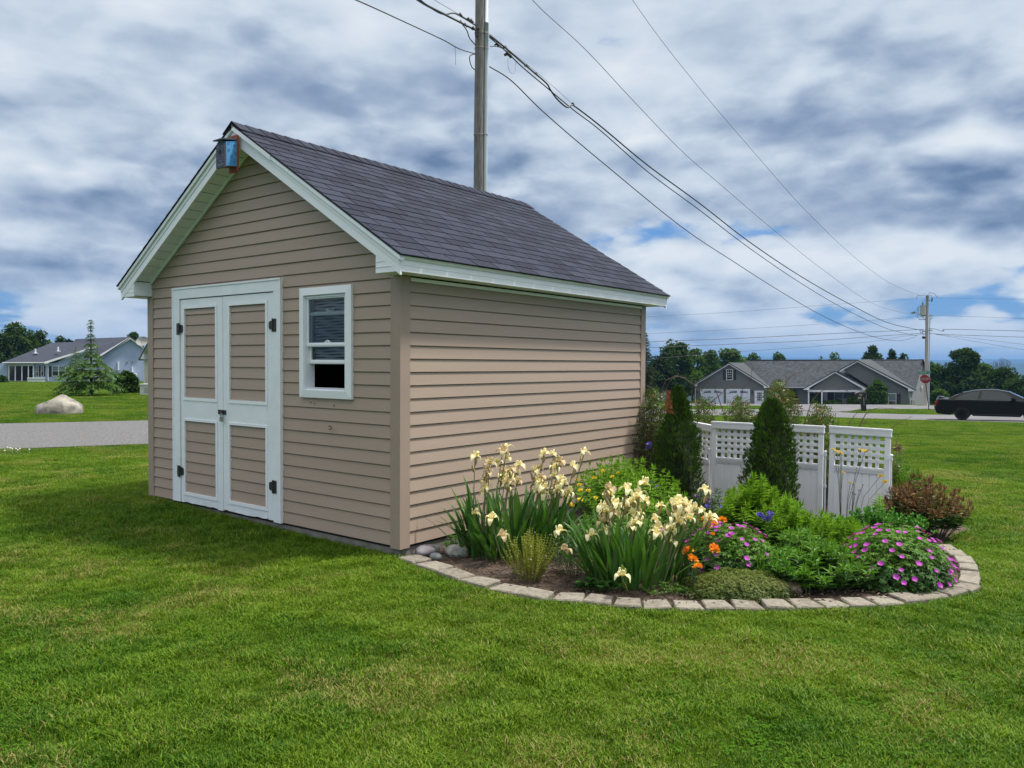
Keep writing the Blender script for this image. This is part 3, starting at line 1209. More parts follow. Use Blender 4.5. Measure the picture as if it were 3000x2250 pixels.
def far_window(F, x0, y0, x1, y1, off, parent, bars=(), mids=(), name='window', fr=.9, curtain=None):
    w_ = sub(name, parent)
    F.rect('pane', x0 + fr, y0 + fr, x1 - fr, y1 - fr, off + .01, .03, glass, w_)
    if curtain:
        F.rect('curtain', x0 + fr * 1.2, y0 + fr * 1.1, x1 - fr * 1.2, y0 + (y1 - y0) * curtain, off + .013, .002, M('pale_curtain', (.16, .21, .22), (.12, .17, .18), rough=.8), w_)
    m = MB()
    for a in ((x0, y0, x1, y0 + fr), (x0, y1 - fr, x1, y1), (x0, y0 + fr, x0 + fr, y1 - fr), (x1 - fr, y0 + fr, x1, y1 - fr)):
        F.slab(m, [(a[0], a[1]), (a[2], a[1]), (a[2], a[3]), (a[0], a[3])], off + .06, .06)
    for y in mids:
        F.slab(m, [(x0 + fr, y - fr / 3), (x1 - fr, y - fr / 3), (x1 - fr, y + fr / 3), (x0 + fr, y + fr / 3)], off + .05, .03)
    for b in bars:
        F.slab(m, [(b[0], b[1]), (b[0] + .5, b[1]), (b[0] + .5, b[2]), (b[0], b[2])], off + .045, .02)
    m.build('frame', white_far, w_)
    return w_


# ---- grey house across the road
gh = thing('grey_house', 'long dark grey sided house with two white garage doors beyond the road', 'house', P(2350, 1190, 118))
gh.location = (0, 0, 0)
H = Facade(2037, 123, 2667, 111)
B = 1192
# garage gable
H.part('garage_wall', [(2037, B), (2037, 1131), (2135.5, 1067), (2240, 1136), (2244, 1136), (2244, B)], 0, .3, grey_side, gh)
H.part('rake_trim', [(2029, 1131), (2030, 1125.5), (2135.5, 1062.3), (2135.5, 1067.5), (2042, 1124.5), (2041, 1131.5)], .55, .5, white_far, gh)
H.part('rake_trim', [(2135.5, 1062.3), (2252, 1132), (2252, 1136.5), (2238, 1136.5), (2237, 1130.5), (2135.5, 1067.5)], .55, .5, white_far, gh)
H.roof('garage_roof', [(2029, 1127, .6), (2135.5, 1062, .6), (2135.5, 1062, -7), (2040, 1122, -7)], far_roof2, gh)
H.roof('garage_roof', [(2135.5, 1062, .6), (2252, 1132.5, .6), (2252, 1131.5, -.2), (2181, 1063, -6.5), (2135.5, 1062.5, -6.5)], far_roof2, gh)
for gx0, gx1 in ((2052, 2119.6), (2127, 2197)):
    gd = sub('garage_door', gh)
    H.rect('door_panel', gx0 + 2, 1142, gx1 - 2, B - 1, .03, .06, garage_w, gd)
    for k in range(1, 4):
        yy = 1142 + k * 9.8
        H.rect('panel_seam', gx0 + 2, yy, gx1 - 2, yy + .35, .034, .003, M('seam_grey', (.30, .34, .40)), gd)
    m = MB()
    H.slab(m, [(gx0, 1139.6), (gx1, 1139.6), (gx1, 1142), (gx0, 1142)], .08, .08)
    H.slab(m, [(gx0, 1142), (gx0 + 1.8, 1142), (gx0 + 1.8, B - 1), (gx0, B - 1)], .08, .08)
    H.slab(m, [(gx1 - 1.8, 1142), (gx1, 1142), (gx1, B - 1), (gx1 - 1.8, B - 1)], .08, .08)
    m.build('door_trim', white_far, gd)
    wd = gx1 - gx0
    for a, b, mir in ((gx0 + .135 * wd, gx0 + .46 * wd, 0), (gx0 + .585 * wd, gx0 + .91 * wd, 1)):
        for i in range(4):
            xa = a + (b - a) * (i + .06) / 4
            xb = a + (b - a) * (i + .94) / 4
            f = lambda q: (1.0 - ((q if not mir else 1 - q) - 1) ** 2)
            for r in range(2):
                yt0 = 1147.6 - (2.6 * f((xa - a) / (b - a)) if r == 0 else -.2)
                yt1 = 1147.6 - (2.6 * f((xb - a) / (b - a)) if r == 0 else -.2)
                yb_ = 1147.3 if r == 0 else 1150.8
                H.part('pane', [(xa, yt0), (xb, yt1), (xb, yb_), (xa, yb_)], .045, .012, shutter, gd)
    m = MB()
    for xa in (gx0 + .49 * wd, gx0 + .53 * wd):
        H.slab(m, [(xa, 1161), (xa + 1, 1161), (xa + 1, 1167), (xa, 1167)], .06, .03)
    H.slab(m, [(gx0 + .06 * wd, 1152.8), (gx0 + .22 * wd, 1153.2), (gx0 + .06 * wd, 1153.6)], .05, .02)
    H.slab(m, [(gx1 - .06 * wd, 1154.2), (gx1 - .22 * wd, 1154.6), (gx1 - .06 * wd, 1155)], .05, .02)
    m.build('door_hardware', black_metal, gd)
far_window(H, 2127.4, 1082.3, 2147.4, 1113.4, .0, gh, bars=[(2133.4, 1084, 1097), (2140, 1084, 1097)], mids=(1090.5, 1098, 1104.5), fr=1.5)
H.rect('shutter', 2118.2, 1083.8, 2127, 1113, .06, .06, shutter, gh)
H.rect('shutter', 2147.8, 1083.8, 2156.4, 1113, .06, .06, shutter, gh)
sdn = sub('side_door', gh)
H.rect('door_panel', 2212.5, 1146.5, 2235.5, B - 2, .03, .03, garage_w, sdn)
far_window(H, 2217.5, 1148.6, 2232.5, 1175, .03, gh, bars=[(2222, 1150, 1174), (2227, 1150, 1174)], mids=(1156, 1162, 1168), name='door_window', fr=.8)
m = MB()
for a in ((2210.5, 1144.6, 2237, 1146.4), (2210.5, 1146.4, 2212.3, B - 2), (2235.6, 1146.4, 2237, B - 2)):
    H.slab(m, [(a[0], a[1]), (a[2], a[1]), (a[2], a[3]), (a[0], a[3])], .08, .08)
m.build('door_trim', white_far, sdn)
for lx in (2043.5, 2203.5):
    m = MB()
    H.slab(m, [(lx - 1.6, 1146), (lx, 1142.8), (lx + 1.6, 1146), (lx + 1.3, 1152), (lx, 1153.5), (lx - 1.3, 1152)], .3, .25)
    m.build('wall_lantern', black_metal, gh)
# corner boards
H.rect('corner_board', 2036.2, 1136, 2038, B, .05, .06, white_far, gh)
# middle part with main roof
H.rect('wall', 2244, 1132, 2368, B, -1.2, .3, grey_side, gh)
H.rect('gutter', 2250, 1134.2, 2362, 1137, -.55, .15, white_far, gh)
far_window(H, 2298, 1145, 2324, 1171, -1.2, gh, mids=(1158,), fr=1.4)
H.rect('shutter', 2324.5, 1146, 2331, 1171, -1.14, .06, shutter, gh)
H.roof('main_roof', [(2236, 1136, -.5), (2368, 1136, -.5), (2520, 1136, -.5), (2681, 1143, -.5), (2706, 1052.5, -6.5), (2196, 1054.5, -6.5), (2180, 1063, -6.2)], far_roof, gh)
H.rect('ridge_cap', 2196, 1053.6, 2706, 1056, -6.3, .3, M('ridge_dark', (.03, .032, .038), rough=.9), gh)
# porch
H.rect('porch_back_wall', 2368, 1141, 2545, B, -2.6, .25, grey_side, gh)
H.rect('porch_ceiling', 2368, 1145.5, 2538, 1147.5, -.1, 2.5, white_far, gh)
H.part('porch_gable', [(2372, 1142), (2446.4, 1091), (2527, 1142)], .25, .25, grey_side, gh)
H.part('rake_trim', [(2352.5, 1141.5), (2353, 1137), (2446.4, 1086.4), (2446.4, 1092), (2371, 1136.5), (2371, 1142.5), (2368, 1142.5)], .75, .5, white_far, gh)
H.part('rake_trim', [(2446.4, 1086.4), (2547, 1138.5), (2547, 1143), (2527, 1143), (2527, 1138.5), (2446.4, 1092)], .75, .5, white_far, gh)
H.roof('porch_roof', [(2352, 1138, .8), (2446.4, 1086, .8), (2446.4, 1087, -3.2), (2362, 1133, -.5)], far_roof2, gh)
H.roof('porch_roof', [(2446.4, 1086, .8), (2548, 1139, .8), (2540, 1134, -.1), (2462, 1090, -.15), (2446.4, 1087, -3.2)], far_roof, gh)
H.rect('porch_beam', 2366, 1142.2, 2537, 1148.5, .2, .2, white_far, gh)
for x_ in (2367, 2406):
    H.rect('porch_post', x_, 1148.6, x_ + 4, B, .2, .2, white_far, gh)
H.rect('porch_post', 2533, 1148.6, 2536, B, .2, .2, white_far, gh)
far_window(H, 2384, 1149, 2390, B - 2, -2.6, gh, fr=1, name='porch_sidelight')
H.rect('front_door', 2425, 1150, 2441, B - 1, -2.55, .05, shutter, gh)
H.rect('door_trim', 2412, 1149, 2424, B, -2.5, .1, white_far, gh)
far_window(H, 2443.5, 1149, 2495, 1183, -2.6, gh, bars=[(2468.5, 1150, 1182), (2469.5, 1150, 1182), (2470.2, 1150, 1182)], mids=(1168.5,), fr=1.2, curtain=.55)
# right gable wing
H.part('wall', [(2545, B + 2), (2545, 1131), (2470, 1083.5), (2512, 1058), (2667, 1147), (2667, B + 2)], -.02, .3, grey_side, gh)
H.part('rake_trim', [(2455, 1085.5), (2512, 1054.6), (2512, 1060.2), (2466, 1086.2), (2462, 1090)], .55, .5, white_far, gh)
H.part('rake_trim', [(2512, 1054.6), (2684, 1142), (2684, 1146), (2661, 1146.5), (2660.5, 1139), (2512, 1060.2)], .55, .5, white_far, gh)
H.roof('wing_roof', [(2512, 1054.2, .6), (2684, 1142, .6), (2684, 1141, -.4), (2551, 1052.6, -6.4), (2512, 1053.5, -6)], far_roof2, gh)
H.roof('wing_roof', [(2453, 1086, .6), (2512, 1054.2, .6), (2512, 1053.5, -6), (2462, 1082, -2.5)], far_roof2, gh)
far_window(H, 2602, 1152.5, 2626, 1187, -.02, gh, mids=(1174.5,), fr=1.5, curtain=.62)
H.rect('shutter', 2626.4, 1154, 2638.4, 1187.5, .05, .06, shutter, gh)
H.rect('corner_board', 2665.8, 1147, 2667.6, B + 2, .05, .06, white_far, gh)
# gable end on the right, receding
K = Facade(2667.5, 111, 2731, 121)
K.part('end_wall', [(2667.5, B + 3), (2667.5, 1146), (2680, 1140), (2706.5, 1056), (2730, 1138), (2730, B + 2)], .05, .3, pale_side, gh)
K.part('rake_trim', [(2680, 1145), (2679, 1139), (2706.5, 1051.8), (2706.5, 1056), (2682, 1140), (2682, 1146)], .10, .08, white_far, gh)
K.part('rake_trim', [(2706.5, 1051.8), (2734.5, 1134), (2734.5, 1138.5), (2729, 1139), (2706.5, 1056)], .10, .08, white_far, gh)
K.roof('rear_roof', [(2706, 1052, .4), (2735, 1135, .4), (2700, 1135, -8), (2640, 1054, -10)], far_roof, gh)
m = MB()
m.tube([K.p(2731.5, 1139, .2), K.p(2729.5, 1143, .2), K.p(2729.3, 1151, .15)], .05, 6)
m.build('downspout', white_far, gh)
m = MB()
m.tube([K.p(2729.3, 1151, .15), K.p(2729.3, 1189, .15)], .055, 6)
m.build('downspout_guard', M('yellow_ochre_pipe', (.45, .30, .06), rough=.7), gh)
K.rect('meter_box', 2672, 1172, 2677, 1188, .25, .2, M('grey_box', (.25, .27, .28)), gh)
K.rect('meter_box', 2678, 1174, 2680.5, 1187, .2, .15, M('grey_box', (.25, .27, .28)), gh)
K.rect('hose_reel', 2700, 1130, 2703, 1138, .2, .1, white_far, gh)
m = MB()
for q in ((2478, 1144.8), (2481.6, 1144.2), (2484, 1146.4)):
    H.slab(m, [(q[0] - .9, q[1] - 1), (q[0] + .9, q[1] - 1.2), (q[0] + 1.1, q[1] + 1), (q[0] - .7, q[1] + 1.2)], .23, .03)
m.build('house_number', black_metal, gh)

# ---- blue house on the left
bhs = thing('blue_house', 'pale blue sided bungalow with a dark blue roof behind the larch', 'house')
Q = Facade(0, 92, 421, 100)
QB = 1125
Q.part('end_wall', [(282, QB), (282, 1053), (382, 990.5), (421, 1019), (421, QB)], 0, .3, blue_side, bhs)
Q.part('rake_trim', [(272, 1056), (272, 1052), (382, 986.8), (382, 992.4), (288, 1050), (286, 1054)], .5, .5, white_far, bhs)
Q.part('rake_trim', [(382, 986.8), (423, 1016), (421, 1020.5), (382, 992.4)], .5, .5, white_far, bhs)
Q.roof('main_roof', [(8, 1061.5, 3.2), (130, 1062, 3.2), (284, 1014.5, 1.8), (286, 1050, .6), (382, 986.8, .5), (374, 987.2, -5), (222, 993.3, -5), (214, 1002.4, -4.5), (152, 1003.8, -4.5)], blue_roof, bhs, th=.12)
Q.roof('rear_roof', [(382, 986.8, .5), (423, 1016, .5), (400, 1016, -9), (374, 987.2, -5)], blue_roof, bhs)
Q.part('wing_wall', [(131, QB), (131, 1066), (145, 1062), (283, 1018), (283, QB)], 2.6, .3, blue_side, bhs)
Q.part('rake_trim', [(128, 1065), (128, 1060.8), (286, 1011.8), (286, 1016), (143, 1062.3), (142, 1065)], 3.2, .5, white_far, bhs)
Q.rect('porch_wall', -14, 1064, 22, QB, 2.6, .3, blue_side, bhs)
Q.rect('porch_header', 22, 1063.6, 99, 1072, 2.75, .3, M('pale_green_trim', (.52, .58, .55), rough=.6), bhs)
Q.rect('gutter', 6, 1060.9, 131, 1063.5, 3.45, .15, white_far, bhs)
Q.rect('wall', 98, 1064, 131, QB, 2.6, .3, blue_side, bhs)
Q.rect('porch_back_wall', 22, 1066, 99, QB, .3, .2, M('porch_dark', (.045, .045, .05), rough=.8), bhs)
Q.rect('porch_floor', 22, 1115.5, 99, QB, 2.7, 2.3, concrete, bhs)
for x_ in (24, 43, 62.5, 81.5, 96):
    Q.rect('porch_post', x_, 1072, x_ + 3.2, 1116, 2.75, .25, white_far, bhs)
Q.rect('shutter', 102, 1072.5, 104.4, 1102, 2.66, .06, shutter, bhs)
far_window(Q, 105, 1072, 112.6, 1102.5, 2.6, bhs, mids=(1088,), fr=1, curtain=.45)
Q.rect('shutter', 113.4, 1072.5, 119.4, 1102, 2.66, .06, shutter, bhs)
far_window(Q, 120, 1072, 128, 1102.5, 2.6, bhs, mids=(1088,), fr=1, curtain=.45)
Q.rect('shutter', 128.8, 1072.5, 132.5, 1102, 2.66, .06, shutter, bhs)
Q.rect('shutter', 143, 1072.5, 151, 1103.5, 2.66, .06, shutter, bhs)
far_window(Q, 152.5, 1072, 172, 1102, 2.6, bhs, mids=(1087,), fr=1.2, curtain=.48)
far_window(Q, 172, 1072, 192, 1102, 2.6, bhs, mids=(1087,), fr=1.2, curtain=.48)
far_window(Q, 192, 1072, 210, 1102, 2.6, bhs, mids=(1087,), fr=1.2, curtain=.48)
m = MB()
m.tube([Q.p(131, 1064, 3.1), Q.p(134, 1069, 2.9), Q.p(140, 1071, 2.75), Q.p(141, 1076, 2.7), Q.p(141, 1116, 2.7)], .06, 6)
m.build('downspout', white_far, bhs)
for x_, y_ in ((104, 1022), (170.5, 1016)):
    m = MB()
    m.tube([Q.p(x_, y_ + 12, .5), Q.p(x_ - .5, y_, .5)], .09, 8)
    m.box(*(lambda c: (c[0] - .22, c[0] + .22, c[1] - .22, c[1] + .22, c[2] - .03, c[2] + .03))(Q.p(x_, y_ + 12.5, .5)))
    m.build('vent_pipe', white_far, bhs)
Q.rect('wall_pipe', 345, 1059, 349.5, 1084, .2, .15, white_far, bhs)
Q.rect('wall_pipe', 386.5, 1074, 390.5, 1091, .2, .15, white_far, bhs)
for x_ in (373, 388):
    Q.rect('wall_vent', x_ - 2.5, 1058.5, x_ + 2.5, 1062.5, .1, .1, M('grey_box', (.25, .27, .28)), bhs)
Q.rect('propane_tank', 384, 1092.5, 402, 1104, .6, .5, white_far, bhs)
Q.rect('deck_rail', 334, 1084, 352, 1086.2, .7, .5, M('grey_box', (.25, .27, .28)), bhs)
pb = thing('porch_box', 'low white storage box beside the porch of the blue house', 'box')
Q.rect('box_body', 80, 1109.5, 131, QB - 5, 4.2, .9, white_far, pb)
Q.rect('box_lid', 79, 1107, 132, 1109.4, 4.3, 1.1, M('pale_green_trim', (.52, .58, .55), rough=.6), pb)

# ---- cream house, mostly hidden by the shed, with dish and heat pump
ch = thing('cream_house', 'cream sided house whose roof edge shows at the left side of the shed', 'house')
K2 = Facade(421, 62, 470, 50)
K2.part('end_wall', [(421.5, 1140), (421.5, 1044), (444, 985), (470, 1041), (470, 1146)], 0, .3, cream_side, ch)
K2.part('rake_trim', [(407, 1052), (409, 1046), (446, 976), (446, 984), (421, 1034), (421, 1052.5)], .30, .28, white_far, ch)
K2.part('rake_trim', [(446, 976), (474, 1040), (474, 1046), (470, 1046), (470, 1039), (446, 984)], .30, .28, white_far, ch)
K2.rect('corner_board', 421, 1052.4, 423, 1140, .03, .05, white_far, ch)
Kn = np.array([K2.n[0], K2.n[1], 0]) * -14
for a_, b_ in (((405.5, 1051.5), (446, 975.5)), ((446, 975.5), (475, 1045))):
    m = MB()
    q0_, q1_ = K2.p(*a_, .35), K2.p(*b_, .35)
    m.prism([q0_, q1_, q1_ + Kn, q0_ + Kn], (0, 0, -.12))
    m.build('roof', M('brown_roof', (.10, .09, .085), rough=.9), ch)
m = MB()
q0_, q1_ = K2.p(421.7, 1140, -.31), K2.p(421.7, 1046, -.31)
m.prism([q0_, q1_, q1_ + Kn * .97, q0_ + Kn * .97], np.array([K2.t[0], K2.t[1], 0]) * .2)
q0_, q1_ = K2.p(470, 1146, -.31), K2.p(470, 1046, -.31)
m.prism([q0_, q1_, q1_ + Kn * .97, q0_ + Kn * .97], np.array([K2.t[0], K2.t[1], 0]) * -.2)
m.build('side_wall', cream_side, ch)
ds = thing('satellite_dish', 'grey satellite dish on the roof edge of the cream house', 'satellite dish')
dc = K2.p(419, 1001, .8)
m = MB()
rr = []
nrm = -ray(400, 1050) * .8 + np.array([0, 0, .35]) + CR * -.4
nrm = nrm / np.linalg.norm(nrm)
e1_ = np.cross(nrm, [0, 0, 1]); e1_ /= np.linalg.norm(e1_)
e2_ = np.cross(nrm, e1_)
for r_ in (0.0, .14, .28, .38, .42):
    rr.append([dc + (e1_ * cos(t) + e2_ * sin(t) * .8) * r_ + nrm * (r_ * r_ * .6) for t in np.linspace(0, 2 * pi, 21)])
m.grid(np.array(rr))
m.build('dish', M('dish_grey', (.34, .34, .33), rough=.6), ds, smooth=True)
m = MB()
m.tube([dc - nrm * .02, K2.p(420, 1010, .6), K2.p(421, 1022, .2)], .022, 6)
m.tube([dc - e2_ * -.22, dc + nrm * .38], .014, 5)
m.build('arm', M('grey_box', (.25, .27, .28)), ds)
hp = thing('heat_pump', 'white outdoor air conditioning unit on the lawn beside the cream house', 'air conditioner', G(425, 1159))
c = hp.location
m = MB()
tt = Vector((RH[0], RH[1], 0))
nn_ = Vector((-FH[0], -FH[1], 0))
cc = Vector((0, 0, 0))


def obox(m, o, t, n, a0, a1, b0, b1, z0, z1):
    V = []
    for z in (z0, z1):
        for a, b in ((a0, b0), (a1, b0), (a1, b1), (a0, b1)):
            q = o + t * a + n * b
            V.append((q.x, q.y, q.z + z))
    m.hexa(V)


obox(m, cc, tt, nn_, -.22, 1.0, -.5, 0, .02, .44)
obox(m, cc, tt, nn_, -.25, 1.03, -.53, .03, .441, .50)
m.build('cabinet', M('ac_white', (.62, .62, .58), rough=.5), hp)
m = MB()
for k in range(6):
    obox(m, cc, tt, nn_, -.05, .12, .001, .008, .12 + k * .04, .135 + k * .04)
m.build('grille', M('grey_box', (.25, .27, .28)), hp)

# ---- boulder
bo = MB()
bc_ = G(178, 1212)
R_ = []
for i in range(19):
    t = i / 18
    el = -.35 + t * (pi / 2 + .35)
    row = []
    for k in range(37):
        a = 2 * pi * k / 36
        q = np.array([cos(el) * cos(a), cos(el) * sin(a), sin(el)])
        f = 1 + .10 * sin(3.1 * q[0] * 2 + 1) * cos(q[1] * 3 + .4) + .02 * sin(q[0] * 9 + q[2] * 7) + .015 * cos(q[1] * 8 + q[2] * 6) + .025 * abs(sin(q[0] * 5 + q[1] * 4 + 1)) + .012 * sin(q[0] * 31 + q[1] * 27 + q[2] * 19)
        f *= 1 - .10 * max(0, q[0]) * (1 - q[2])
        u_, v_, z_ = q[0] * .60 * f, q[1] * .5 * f, max(-.06, np.sign(q[2]) * abs(q[2]) ** .8 * .47 * f)
        z_ *= (1 - .16 * abs(q[0]) ** 1.2) if q[0] < 0 else (1 - .05 * q[0])
        row.append((u_ * RH[0] + v_ * FH[0], u_ * RH[1] + v_ * FH[1], z_))
    R_.append(row)
bo.grid(np.array(R_))
o = bo.build('boulder', M('pale_boulder_stone', (.33, .31, .265), (.15, .14, .12), rough=.95, scale=4, noise=2.0, bump=1, bscale=18, detail=9), smooth=True)
o.location = bc_
tag(o, 'large pale granite boulder on the lawn across the side road', 'boulder')


# ================================================================== TREES
def hash_name():
    pass


def treeleaf(name, a, b, trans):
    return M(name, a, b, rough=.9, noise=.5, scale=.6, island=.9, obj=.3, trans=trans, spec=.05, coord='Position')


lf_dark = treeleaf('leaf_dark', (.022, .052, .013), (.055, .100, .022), .2)
lf_mid = treeleaf('leaf_mid', (.036, .088, .016), (.090, .155, .030), .25)
lf_con = treeleaf('needle_dark', (.016, .036, .015), (.038, .068, .022), .1)
lf_larch = leafmat('needle_larch', (.045, .115, .022), (.100, .190, .040), trans=.25, scale=2)
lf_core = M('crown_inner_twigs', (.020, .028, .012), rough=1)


def tree(px, py_top, wpx, w, label, name='leafy_tree', kind='mid', base_py=None, n=2600, cat='tree', group=None, low=.18, leaf=None, open_=0.0):
    """broad-leaved tree standing at distance w; px centre column, py_top its top, wpx its width in photograph pixels"""
    top = P(px, py_top, w)
    gx_, gy_ = top[0], top[1]
    z0 = float(gz(gx_, gy_))
    h = top[2] - z0
    R = wpx * w / FPX / 2
    t = thing(name, label, cat, (gx_, gy_, z0), 0, group)
    m = MB()
    lean = rng.normal(0, .02 * h, 2)
    pts = [(0, 0, -.3), (lean[0] * .3, lean[1] * .3, h * .35), (lean[0], lean[1], h * .8)]
    m.tube(pts, [.028 * h + .05, .018 * h + .03, .01 * h], 7)
    nb = 9
    for i in range(nb):
        a = rng.uniform(0, 2 * pi)
        zb = h * rng.uniform(.25, .6)
        e = np.array([cos(a) * R * .6, sin(a) * R * .6, zb + h * rng.uniform(.12, .3)])
        s = np.array([lean[0] * zb / h, lean[1] * zb / h, zb])
        m.tube([s, (s + e) / 2 + np.array([0, 0, -.02 * h]), e], [.012 * h, .008 * h, .004 * h], 5)
    m.build('trunk', bark, t)
    cl = Cloud()
    n = int(n * 1.5)
    nc = 60
    d = rdir(nc, -.75, 1)
    rr_ = rng.uniform(.45, .92, nc) ** .7
    cz = h * (1 + low) / 2
    hz_ = h * (1 - low) / 2
    cen = d * rr_[:, None] * np.array([R, R, hz_]) + np.array([0, 0, cz])
    # rounded crown wider below the middle
    cen[:, :2] *= (1.08 - .35 * ((cen[:, 2:3] - cz) / hz_ + 1) / 2)
    cr = rng.uniform(.20, .36, nc) * min(R, hz_) * (1 - .3 * open_)
    per = n // nc
    P_, D_, N_ = [], [], []
    for i in range(nc):
        dd = rdir(per)
        k = rng.uniform(.35, 1.0, per) ** .5
        pp = cen[i] + dd * (cr[i] * k)[:, None] * np.array([1.1, 1.1, .85])
        P_.append(pp)
        D_.append(dd * .8 + rdir(per) * .7 + np.array([0, 0, -.1]))
        N_.append(dd * .6 + rdir(per) * .5 + np.array([0, 0, .8]))
    ls = (leaf or .0105 * w * .30) * rng.uniform(.7, 1.4, per * nc)
    cl.leaves(np.concatenate(P_), np.concatenate(D_), np.concatenate(N_), ls, ls * .62)
    mat = {'mid': lf_mid, 'dark': lf_dark, 'con': lf_con}[kind]
    cl.build('crown', mat, t)
    return t


def conifer(px, py_top, wpx, w, label, kind='con', name='spruce_tree', n_lv=26, dens=1.0, droop=.25, up=0.0, bare=0.0, cat='tree', py_base=None, leafk=1.0):
    top = P(px, py_top, w)
    z0 = float(gz(top[0], top[1]))
    h = top[2] - z0
    R = wpx * w / FPX / 2
    t = thing(name, label, cat, (top[0], top[1], z0))
    m = MB()
    m.tube([(0, 0, -.2), (0, 0, h * .5), (0, 0, h)], [.016 * h + .02, .010 * h + .01, .004], 7)
    cl = Cloud()
    PP, DD, NN, LL = [], [], [], []
    for i in range(n_lv):
        f = (i + rng.uniform(0, .8)) / n_lv
        z = h * (.10 + .90 * f)
        rad_ = R * ((1 - f) ** .8 if not bare else float(np.interp(f, [0, .12, .3, .42, .50, .56, .62, .66, .72, .8, .90, 1], [.95, 1, .82, .50, .30, .20, .24, .06, .17, .04, .10, .03]))) * rng.uniform(.75, 1.1) + .02
        nbr = int(6 + 4 * (1 - f))
        a0 = rng.uniform(0, 6)
        for b in range(nbr):
            a = a0 + 2 * pi * b / nbr + rng.uniform(-.25, .25)
            ln = rad_ * rng.uniform(.7, 1.12)
            dirv = np.array([cos(a), sin(a), 0])
            s = np.array([0, 0, z])
            mid = s + dirv * ln * .5 + np.array([0, 0, up * ln * .5 + .02 * h])
            e = s + dirv * ln + np.array([0, 0, -droop * ln + up * ln])
            m.tube([s, mid, e], [.0035 * h, .0022 * h, .001 * h], 4, cap=False)
            k = max(3, int(ln / R * 42 * dens))
            tt_ = rng.uniform(.12, 1.0, k)
            pts_ = np.where(tt_[:, None] < .5, s + (mid - s) * (tt_[:, None] * 2), mid + (e - mid) * (tt_[:, None] * 2 - 1))
            side = np.array([-sin(a), cos(a), 0])
            sd_ = rng.choice([-1, 1], k)[:, None]
            PP.append(pts_)
            DD.append(side * sd_ * rng.uniform(.5, 1, (k, 1)) + dirv * .6 + np.array([0, 0, -.15 - droop * .8]) + rdir(k) * .25)
            NN.append(rdir(k) * .5 + np.array([0, 0, 1.0]))
            LL.append(np.full(k, .10 * R * leafk + .10 * ln * leafk) * rng.uniform(.6, 1.3, k))
    m.build('trunk', bark, t)
    Lh = np.concatenate(LL)
    cl.leaves(np.concatenate(PP), np.concatenate(DD), np.concatenate(NN), Lh, Lh * .22, fold=.05)
    cl.build('crown', {'con': lf_con, 'larch': lf_larch, 'dark': lf_dark}[kind], t)
    return t


# behind the grey house
conifer(1893, 974, 95, 88, 'dark spruce rising just past the rear corner of the shed', n_lv=34, dens=1.5)
conifer(1868, 1010, 110, 92, 'dark spruce half hidden behind the shed wall', n_lv=30, dens=1.3)
tree(1979, 988, 105, 120, 'tall rounded dark broadleaf tree next to the spruce', kind='dark', n=5200)
tree(1935, 1045, 90, 112, 'dark bushy tree under the tall rounded tree beside the shed', kind='con', n=3600)
tree(2040, 1014, 62, 138, 'light feathery tree between two dark crowns left of the garage', kind='mid', n=2400, open_=1)
tree(2083, 1020, 62, 140, 'mid green tree standing directly behind the garage gable', kind='mid', n=3200)
tree(2145, 1013, 88, 142, 'broad round leafy tree above the garage roof', kind='mid', n=4800)
tree(2030, 1085, 80, 126, 'low leafy tree touching the left garage corner', kind='mid', n=3000)
tree(1990, 1100, 90, 112, 'dense dark hedge-like tree between the roses and the garage', kind='con', n=3600)
tree(2205, 1031, 62, 145, 'thin open tree over the junction of garage and main roof', kind='mid', n=1500, open_=1)
tree(2282, 1033, 54, 150, 'small round treetop above the main roof ridge', kind='mid', n=1800)
tree(2446, 1030, 48, 150, 'small pale treetop above the porch gable', kind='mid', n=1000, open_=1)
tree(2405, 1043, 26, 150, 'tiny treetop peeping over the roof ridge', kind='mid', n=500, open_=1)
tree(2557, 1016, 66, 140, 'dark treetop above the right roof wing', kind='dark', n=3200)
tree(2612, 1021, 30, 142, 'narrow dark treetop close to the right end of the ridge', kind='dark', n=1600)
tree(2645, 1027, 30, 143, 'last dark treetop before the far utility pole', kind='dark', n=1500)
tree(2822, 1013, 96, 118, 'tall dark leafy tree standing behind the black car', kind='dark', n=7000, low=.1)
tree(2735, 1066, 70, 120, 'bright bushy tree just right of the far utility pole', kind='mid', n=3600, low=.05)
tree(2768, 1078, 60, 124, 'rounded shrubby tree left of the tall tree behind the car', kind='dark', n=3000, low=.05)
tree(2880, 1062, 90, 122, 'spreading green tree right of the tall tree', kind='mid', n=4400, low=.05)
tree(2935, 1075, 90, 112, 'dark bushy tree with dead twigs above the car roof', kind='dark', n=5000, low=.05)
tree(2990, 1098, 100, 104, 'low spreading tree at the right edge of the lawn', kind='dark', n=4400, low=.05)
tree(3060, 1085, 110, 108, 'dark tree beyond the right end of the road', kind='dark', n=2600, low=.05)
tree(2860, 1110, 110, 106, 'wide dark bush behind the car windows', kind='con', n=4600, low=.02)
tree(2780, 1125, 80, 108, 'low dark bush behind the car boot', kind='con', n=3600, low=.02)
tree(2752, 1140, 46, 104, 'light green shrub beside the downspout of the grey house', name='shrub', cat='shrub', kind='mid', n=2200, low=.02)
m = MB()
for k in range(14):
    q = P(2912 + k * 3.4, 1078, 112)
    e = P(2900 + k * 4.6 + random.uniform(-4, 4), 1046 + abs(k - 8) * 2.2, 112)
    m.tube([q, (q + e) / 2 + np.array([.2, 0, .3]), e], [.04, .03, .015], 4)
o = m.build('dead_branches', bark)
tag(o, 'bare dead branches sticking out above the trees right of the pole', 'branches')
